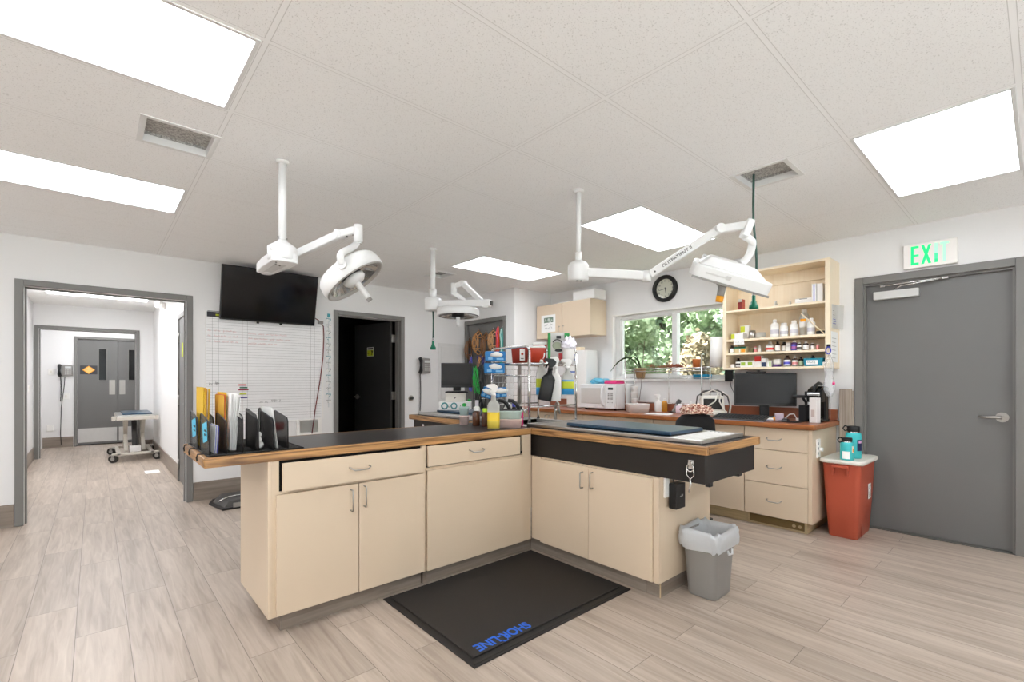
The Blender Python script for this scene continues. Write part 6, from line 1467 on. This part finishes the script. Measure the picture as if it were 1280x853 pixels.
sheets('clear and grey papers in the rear file sorter', .60, 2.90, 3.08, 1.09, [CLEARP, PAPER], 3, .0, 'papers', 'papers', 7)
m = MB(); m.ball((0, 0, .02), .02, WPLAS, (1, 1.2, 1)); m.ball((0, .015, .045), .014, WPLAS, (1, 1, 1.3)); m.ball((.004, .02, .07), .011, WPLAS, (1, 1, 1.4)); single('rubber_stamp', 'white knobbed rubber stamp in the file sorter\'s middle slot', 'stamp', m, None, (.632, 2.66, ZT+.0035))
for k, (x, lab) in enumerate(((.3975, 'blue sticky note on the front face of the front sorter\'s first divider'), (.3945, 'blue sticky note on the rear file sorter\'s first divider'))):
    y0 = 2.585 if k == 0 else 2.89; m = MB(); M = Matrix(((0, 0, 1, x-.003), (1, 0, 0, y0), (0, 1, 0, ZT+.07), (0, 0, 0, 1)))
    m.prism([(.0, 0), (.11, -.02), (.135, .07), (.015, .09)], -.001, 0, STICKY, M); m.scrawl(.015, .075, .045, .012, GREYD, M @ Matrix.Translation((0, 0, -.0022)), .0008, seed=k); m.scrawl(.015, .075, .025, .012, GREYD, M @ Matrix.Translation((0, 0, -.0022)), .0008, seed=k+5)
    single('sticky_note', lab, 'note', m)
# ---------------------------------------------------------------- things on the back wall, closet door and in the hall
# television
M = frame3((1.4925, 5.845, 1.925), (1, .0, 0), (0, -1, -.24)) ; W, H = .985, .58
b = MB(); b.box(-W/2, W/2, 0, H, -.02, .025, BLACK, .006, M); s = MB(); s.box(-W/2+.008, W/2-.008, .016, H-.008, .0252, .0262, BLACKG, 0, M); br = MB(); br.beam((1.35, 5.906, 2.20), (1.35, 5.80, 2.24), .06, .05, BLACK); br.beam((1.65, 5.906, 2.20), (1.65, 5.80, 2.24), .06, .05, BLACK); br.box(1.25, 1.75, 5.895, 5.908, 2.10, 2.32, BLACK)
k = MB()
for x in (-.12, .12): k.box(x-.012, x+.012, -.022, -.001, -.01, .015, BLACK, .003, M)
thing('television', 'large black flat television tilted forward high on the back wall', 'television', [('panel', b, [('screen', s)]), ('wall_bracket', br), ('cable_clip', k)])
# whiteboard with ruling and handwriting
x0, x1, z0, z1 = .885, 2.10, .795, 2.012; F = FY(0, 5.898, 0)
b = MB(); b.box(x0, x1, z0, z1, -.011, 0, mat('board_white', (240, 240, 240), .25), .001, F)
ru = MB(); LN = mat('ruling_grey', (138, 136, 136), .6); LR = mat('ruling_brown', (150, 120, 116), .6)
z = z1-.085; n_ = 0
while z > z0+.02: ru.box(x0+.006, x1-.012, z-.0009, z+.0009, 0, .0004, LN, 0, F); z -= .0315; n_ += 1
for x, m_ in ((x0+.06, LN), (x0+.118, LN), (x0+.345, LR), (x0+.395, LN), (x1-.19, LN), (x1-.135, LN), (x1-.09, LN)): ru.box(x-.0009, x+.0009, z0+.012, z1-.06, 0, .0005, m_, 0, F)
wr = MB(); RI = mat('red_ink', (206, 92, 84), .6); BI = mat('black_ink', (40, 40, 42), .6)
for k, (z, e) in enumerate(((1.80, 1.70), (1.745, 1.73), (1.69, 1.58))):
    wr.scrawl(x0+.018, x0+.045, z, .016, RI, F, .0013, seed=k); wr.scrawl(x0+.075, x0+.30, z-.002*k, .018, RI, F, .0013, seed=10+k); wr.scrawl(x0+.405, e, z-.01, .018, RI, F, .0013, seed=20+k)
wr.scrawl(x0+.03, x0+.13, 1.235, .035, BI, F, .0018, seed=31); wr.scrawl(x0+.52, x0+.60, 1.02, .02, BI, F, .0016, seed=32); wr.scrawl(x0+.64, x0+.74, 1.03, .025, BI, F, .0018, seed=33)
tr_ = MB(); tr_.box(x0-.004, x0, z0, z1, -.011, .003, WPLAS, 0, F); tr_.box(x1, x1+.014, z0, z1, -.011, .004, WPLAS, 0, F); tr_.box(x0, x1, z0-.01, z0, -.011, .012, WPLAS, .001, F)
thing('whiteboard', 'big ruled whiteboard with red handwriting below the television', 'whiteboard', [('board', b), ('ruling', ru), ('handwriting', wr), ('edge_trim', tr_)])
m = MB(); m.box(.895, 1.06, 1.945, 2.0, 0, .003, mat('banner_navy', (36, 34, 44), .5), 0, F); m.box(.975, 1.05, 1.96, 1.978, .003, .004, LIME, 0, F); m.tube([(.90, 2.006, .004), (1.05, 2.008, .004)], .003, BLACK, 6, F); single('header_strip', 'dark strip with yellow print at the whiteboard\'s top left corner', 'sign', m)
for k, (z, mm, lab) in enumerate(((1.215, REDP, 'red magnet bar, topmost of the small stack on the whiteboard'), (1.185, GREEN, 'green magnet bar, second of the small stack on the whiteboard'), (1.162, mat('maroon', (150, 34, 60), .5), 'maroon magnet bar, third of the small stack on the whiteboard'), (1.115, LIME, 'yellow magnet bar, fourth of the small stack on the whiteboard'), (1.075, mat('indigo', (58, 46, 130), .5), 'indigo magnet bar, lowest of the small stack on the whiteboard'))):
    m = MB(); m.box(1.19+.012*(k % 2), 1.27+.01*(k % 3), z-.007, z+.007, .0006, .008, mm, .002, F); single('magnet_bar', lab, 'magnet', m)
m = MB(); m.box(1.565, 1.665, .69, .775, .0, .004, REDP, .001, FY(0, 5.91, 0)); single('red_card', 'red card on the wall just under the whiteboard', 'card', m)
m = MB(); Fw = FY(0, 5.91, 0)
for q in ((1.80, 1.84, .60, .80), (2.05, 2.09, .60, .80), (1.84, 2.05, .60, .635)): m.box(q[0], q[1], q[2], q[3], .0, .02, WPLAS, .003, Fw)
m.box(1.84, 2.05, .635, .77, .0, .004, CLEARP, .001, Fw); single('file_holder', 'white wall file holder below the whiteboard\'s right end', 'file holder', m)
m = MB(); m.tube([(2.0, 5.86, 2.02), (2.06, 5.885, 1.995), (2.112, 5.885, 1.93), (2.118, 5.885, 1.80), (2.108, 5.885, 1.55), (2.07, 5.885, 1.25), (2.02, 5.885, .95), (1.975, 5.885, .62)], .0055, mat('cord_maroon', (120, 34, 36), .5), 8); single('hanging_cable', 'thin maroon cord hanging from the television along the whiteboard\'s right edge', 'cord', m)
m = MB(); m.box(2.045, 2.10, 1.955, 1.99, .0005, .05, GREY, .004, F); single('cable_box', 'grey cable connector behind the television\'s lower right corner', 'connector', m)
ra = MB(); ra.box(2.178, 2.19, .93, 2.06, 0, .004, mat('strip_clear', (214, 218, 218), .4), 0, Fw); rb = MB(); rb.box(2.168, 2.205, 2.05, 2.095, 0, .006, mat('strip_teal', (70, 150, 160), .5), .002, Fw)
parts = [('rail', ra), ('top_tab', rb)]
for k in range(14):
    z = 2.02-k*.078; c = MB(); c.tube([(2.15, z, .008), (2.16, z+.016, .014), (2.185, z+.006, .014), (2.20, z+.022, .012), (2.208, z+.0, .010), (2.19, z-.02, .012), (2.165, z-.012, .010)], .0035, CHROME if k % 3 else MATS['strip_teal'], 6, Fw); c.box(2.145+(k % 2)*.035, 2.18+(k % 2)*.035, z-.024, z+.002, .012, .016, WPLAS, .001, Fw); parts.append(('clip', c))
thing('clip_strip', 'tall hanging strip of metal clips between the whiteboard and the dark doorway', 'clip strip', parts)
def phone(label, F, cord_to, coil=1):
    b = MB(); b.prism([(-.045, -.115), (.115, -.105), (.105, .11), (-.045, .115)], 0, .05, GREY, F, .008, [(-.04, -.105), (.108, -.095), (.098, .10), (-.04, .105)])
    d = MB(); d.box(.0, .085, .04, .075, .05, .054, mat('phone_screen', (206, 208, 206), .3), .002, F)
    for r in range(4):
        for c in range(3): d.box(-.0+c*.03, .022+c*.03, -.075+r*.026, -.057+r*.026, .05, .055, mat('phone_keys', (188, 186, 182), .5), .002, F)
    h = MB(); h.tube([(-.07, -.10, .055), (-.075, -.07, .085), (-.076, 0, .09), (-.075, .07, .085), (-.07, .10, .055)], [.028, .026, .018, .026, .028], BLACK, 12, F)
    c = MB(); pts = []; L = cord_to; N = 160
    for i in range(N+1): t = i/N; a = i*1.5; pts.append((-.06+.008*math.cos(a)+.03*math.sin(t*PI)*.3, -.115-(L-.03)*t, .03+.008*math.sin(a)))
    c.tube(pts, .0035, BLACK, 5, F)
    parts = [('base', b), ('keypad', d), ('handset', h, [], 'black handset'), ('coiled_cord', c)]
    if coil == 2: c2 = MB(); c2.tube([(.0, -.115, .02), (-.01, -.3, .025), (-.05, -.7, .025), (-.06, -1.2, .025), (-.05, -1.40, .02)], .006, BLACK, 6, F); parts.append(('lead', c2))
    thing('wall_phone', label, 'phone', parts)
phone('grey wall phone with black handset right of the dark doorway', FY(3.525, 5.91, 1.475), .56)
phone('grey wall phone with a long cord in the lobby left of the double door', FY(-.415, 12.30, 1.45), .5, 2)
m = MB(); m.cyl((3.335, 5.9095, 1.015), (3.335, 5.895, 1.015), .038, NICKEL, n=20); m.cyl((3.335, 5.895, 1.015), (3.335, 5.865, 1.015), .02, GREYD, n=16); single('wall_stop', 'round metal wall bumper below the phone, beside the dark doorway', 'bumper', m)
b = MB(); b.box(3.78, 4.225, .95, 1.815, 0, .008, mat('panel_paint', (222, 221, 219), .6), .002, Fw); d = MB(); d.box(3.825, 4.18, .99, 1.765, .008, .014, MATS['panel_paint'], .003, Fw); l = MB(); l.box(4.15, 4.165, 1.36, 1.40, .014, .02, GREY, .002, Fw)
thing('electrical_panel', 'white flush electrical panel on the back wall behind the small monitor', 'panel', [('frame', b), ('panel_door', d, [('latch', l)])])
# closet door: hooks with muzzles and leads
XD = 4.288
def hook(y, z):
    m = MB(); m.tube([(XD, y, z), (XD-.02, y, z), (XD-.03, y, z-.015), (XD-.022, y, z-.03)], .004, CHROME, 6); return m
def muzzle(label, y, z, w, h, mm, seed):
    s = MB(); cx = XD-.025; zc = z-h*.45; bul = .085
    def P(u, v):          # u, v in -1..1 over the bulging oval basket
        q = min(1, math.hypot(u, v)); return (cx-bul*math.sqrt(max(0, 1-q*q)), y+w/2*u, zc+h/2*v)
    for rr in (1.0, .72, .4): s.tube([P(rr*math.cos(i*PI/10), rr*math.sin(i*PI/10)) for i in range(20)], .0075, mm, 6, None, True)
    for u in (-.55, 0, .55):
        L = math.sqrt(1-u*u); s.tube([P(u, L*(1-i/5)) for i in range(11)], .0065, mm, 6)
    for v in (-.5, .45):
        L = math.sqrt(1-v*v); s.tube([P(L*(1-i/5), v) for i in range(11)], .0065, mm, 6)
    b = MB(); b.tube([(XD-.028, y, z+.045), (cx, y-w*.25, z-.0), (cx+.01, y-w*.3, z-.06), (cx, y+w*.1, z-.10), (cx+.01, y+w*.3, z-.04), (XD-.028, y, z+.045)], .006, LEATHD, 6)
    thing('dog_muzzle', label, 'muzzle', [('basket', s), ('neck_strap', b), ('hook', hook(y, z+.06))])
muzzle('large tan leather dog muzzle, biggest one on the grey closet door', 5.56, 1.97, .21, .34, LEATH, 1)
muzzle('pale tan dog muzzle hanging right of the big one on the closet door', 5.21, 1.96, .16, .30, mat('leather_pale', (204, 158, 112), .6, var=.15, scale=50), 2)
muzzle('dark leather muzzle hanging between the two tan muzzles', 5.38, 1.93, .15, .36, LEATHD, 3)
muzzle('narrow brown muzzle at the far left of the closet door', 5.78, 1.86, .10, .30, mat('leather_grey', (140, 104, 76), .6, var=.2, scale=50), 4)
def lead(label, y, z, L, mm, w=.03, m2=None):
    m = MB(); m.tube([(XD-.03, y, z), (XD-.04, y-w*.5, z-.08), (XD-.035, y-w*.6, z-L*.5), (XD-.04, y-w*.2, z-L), (XD-.05, y+w*.3, z-L*.97), (XD-.04, y+w*.6, z-L*.5), (XD-.04, y+w*.5, z-.08), (XD-.03, y, z)], .011, mm, 8)
    m.tube([(XD-.05, y-.01, z-.02), (XD-.055, y+.012, z-.10), (XD-.05, y-.008, z-.2), (XD-.05, y, z-L*.7)], .01, m2 or mm, 8)
    thing('pet_lead', label, 'lead', [('strap', m), ('hook', hook(y, z+.02))])
lead('orange red lead hanging on the closet door', 5.10, 2.02, .45, mat('lead_orange', (232, 84, 44), .5), .04, mat('lead_pink', (232, 84, 110), .5))
lead('teal and white lead hanging at the right edge of the closet door', 4.985+.03, 2.0, .62, mat('lead_teal', (44, 140, 130), .5), .03, mat('lead_pale', (170, 206, 200), .5))
lead('violet blue lead hanging low at the left of the closet door', 5.73, 1.62, .52, VIOL, .05, mat('lead_lilac', (130, 110, 180), .5))
m = MB(); R = random.Random(5)
for k in range(7): m.tube([(XD-.03, 5.50+R.uniform(-.1, .1), 1.62), (XD-.05, 5.45+R.uniform(-.12, .12), 1.5), (XD-.04, 5.5+R.uniform(-.12, .12), 1.38)], .012, (mat('lead_navy', (62, 60, 120), .6), LEATH)[k % 3 == 0], 6)
single('strap_bundle', 'bundle of navy straps with a tan one hanging beneath the big muzzle', 'straps', m)
# floor scale under the worktop's left end
b = MB(); b.prism([(.93, 5.28), (1.42, 5.28), (1.42, 5.80), (.93, 5.80), (.87, 5.62)], 0, .02, BLACK, None, .004); t = MB(); t.prism([(.95, 5.31), (1.40, 5.31), (1.40, 5.78), (.95, 5.78), (.90, 5.62)], .02, .075, GREYD, None, .006, [(1.0, 5.36), (1.38, 5.36), (1.38, 5.74), (1.0, 5.74), (.97, 5.62)]); f = MB(); f.box(1.02, 1.42, 5.272, 5.282, .018, .062, GREY, .003); s = MB(); s.tube([(.93, 5.45, .062), (1.02, 5.50, .082), (1.2, 5.53, .084), (1.38, 5.53, .082)], .006, CHROME, 6); h = MB(); h.beam((1.2, 5.60, .08), (1.33, 5.64, .17), .06, .05, GREYD, .01); h.box(1.25, 1.40, 5.58, 5.68, .16, .20, OFFW, .008)
thing('vacuum_head', 'dark grey floor cleaner head on the floor behind the island\'s left end', 'floor cleaner', [('base', b), ('cover', t), ('front_bumper', f), ('trim_line', s), ('neck', h)])
# hall: lift table on casters
tx0, tx1, ty0, ty1 = .26, .72, 9.42, 10.5
LTM = mat('table_beige', (196, 190, 180), .45)
t = MB(); t.box(tx0, tx1, ty0, ty1, .70, .722, STEEL, .004); t.box(tx0-.01, tx1+.01, ty0-.01, ty1+.01, .645, .70, LTM, .01)
md = MB(); md.box(tx0+.07, tx1-.02, ty0+.1, ty1-.1, .7225, .748, NAVY, .008)
kn = MB()
for x in (tx0-.04, tx1+.03): kn.box(x-.025, x+.025, ty0+.0, ty0+.05, .64, .71, LTM, .008)
parts = [('table_top', t), ('pad', md), ('corner_clamp', kn)]
for s in (-1, 1):
    for x in (tx0+.12, tx1-.12): l = MB(); l.beam((x, (ty0+ty1)/2+s*.28, .14), (x, (ty0+ty1)/2-s*.28, .65), .05, .03, LTM, .004); parts.append(('scissor_leg', l))
c = MB(); c.cyl(((tx0+tx1)/2, ty0+.3, .18), ((tx0+tx1)/2, ty0+.55, .60), .035, GREYD, n=16); c.box(tx0+.16, tx1-.16, ty0+.15, ty0+.32, .13, .22, WPLAS, .01); parts.append(('lift_cylinder', c))
bf = MB()
for x in (tx0, tx1-.05): bf.box(x, x+.05, ty0, ty1, .10, .14, LTM, .005)
for y in (ty0, ty1-.05): bf.box(tx0-.06, tx1+.06, y, y+.05, .105, .14, LTM, .005)
parts.append(('base_frame', bf))
for x in (tx0-.04, tx1+.04):
    for y in (ty0+.03, ty1-.03): w = MB(); w.cyl((x-.012, y-.018, .06), (x+.012, y+.018, .06), .06, BLKRUB, n=20); w.cyl((x-.014, y-.021, .06), (x+.014, y+.021, .06), .028, GREY, n=14); w.box(x-.03, x+.03, y-.03, y+.03, .09, .125, GREY, .004); parts.append(('caster', w))
thing('lift_table', 'wheeled scissor lift table with a dark pad in the hall', 'lift table', parts)
F = FX(.80, 8.83, 2.385); b = MB(); b.box(-.10, .10, -.045, .045, 0, .05, WPLAS, .008, F); hd = MB()
for x in (-.12, .12): hd.lathe([(0, 0), (.035, 0), (.055, .045), (.05, .05), (0, .046)], WPLAS, F @ Matrix.Translation((x, .03, .05)) @ Matrix.Rotation(.4 if x > 0 else -.4, 4, 'Y'), 18)
thing('emergency_light', 'white twin head emergency light high on the hall\'s right wall', 'emergency light', [('housing', b), ('lamp_head', hd)])
F = FY(-.08, 12.3145, 1.465); m = MB(); m.box(-.125, .125, -.085, .085, 0, .003, mat('sign_dark', (58, 58, 62), .5), .001, F); o = MB(); o.prism([(-.095, 0), (0, -.08), (.095, 0), (0, .08)], .003, .004, mat('sign_orange', (240, 160, 40), .5), F); o.prism([(-.075, 0), (0, -.062), (.075, 0), (0, .062)], .004, .0045, mat('sign_peach', (250, 200, 120), .5), F); w = MB(); w.scrawl(-.055, .055, .003, .018, mat('sign_text', (170, 90, 20), .5), F @ Matrix.Translation((0, 0, .0045)), .002, seed=4)
thing('door_sign', 'dark sign with an orange diamond on the lobby\'s double door', 'sign', [('plate', m), ('diamond', o), ('lettering', w)])
for x, z, lab, F in ((-.615, .37, 'white low outlet box in the lobby left of the double door', FY(-.615, 12.30, .37)), (-.40, .96, 'white double switch plate under the lobby phone', FY(-.40, 12.30, .96)), (0, 0, 'small white switch plate on the hall\'s left wall', Matrix(((0, 0, 1, -.73), (1, 0, 0, 9.9), (0, 1, 0, 1.15), (0, 0, 0, 1)))), (0, 0, 'white thermostat plate beside the lobby phone', FY(-.60, 12.30, 1.42))):
    m = MB(); m.box(-.045, .045, -.06, .06, 0, .012 if 'low' not in lab else .03, WPLAS, .003, F); m.box(-.012, .012, -.025, .025, .0, .02, OFFW, .002, F); single('wall_plate', lab, 'switch plate', m)
m = MB(); m.box(.52, .68, 8.05, 8.3, .0005, .003, PAPER, .0005); single('floor_label', 'pale rectangular sticker on the hall floor before the lift table', 'sticker', m)
# ---------------------------------------------------------------- camera, sky, colour
cam = D.cameras.new('camera'); co = D.objects.new('camera', cam); COL.objects.link(co)
cam.sensor_width = 36; cam.lens = 36*589.3/1280; cam.shift_y = 48.7/1280; cam.clip_start = .05
co.location = (0, 0, 1.27); co.rotation_euler = (PI/2, 0, .8457-PI/2)
sc = bpy.context.scene; sc.camera = co
wd = D.worlds.new('sky'); sc.world = wd; wd.use_nodes = True
bg = wd.node_tree.nodes['Background']; bg.inputs[0].default_value = (.86, .94, 1, 1); bg.inputs[1].default_value = 1.3
sl_ = D.lights.new('sun', 'SUN'); sl_.energy = 46; sl_.color = (.93, .965, 1); sl_.angle = math.radians(50); so_ = D.objects.new('sun', sl_); COL.objects.link(so_)  # set up to strike the added front pavement and lift the ceiling
so_.rotation_euler = Vector((.32, -.28, -.9)).to_track_quat('-Z', 'Y').to_euler(); so_.location = (-6, 8, 14)
vs = sc.view_settings; vs.view_transform = 'Standard'; vs.look = 'None'; vs.gamma = 1; vs.use_curve_mapping = False
vs.exposure = 0.10
sc.cycles.max_bounces = 10; sc.cycles.diffuse_bounces = 6; sc.cycles.transparent_max_bounces = 12
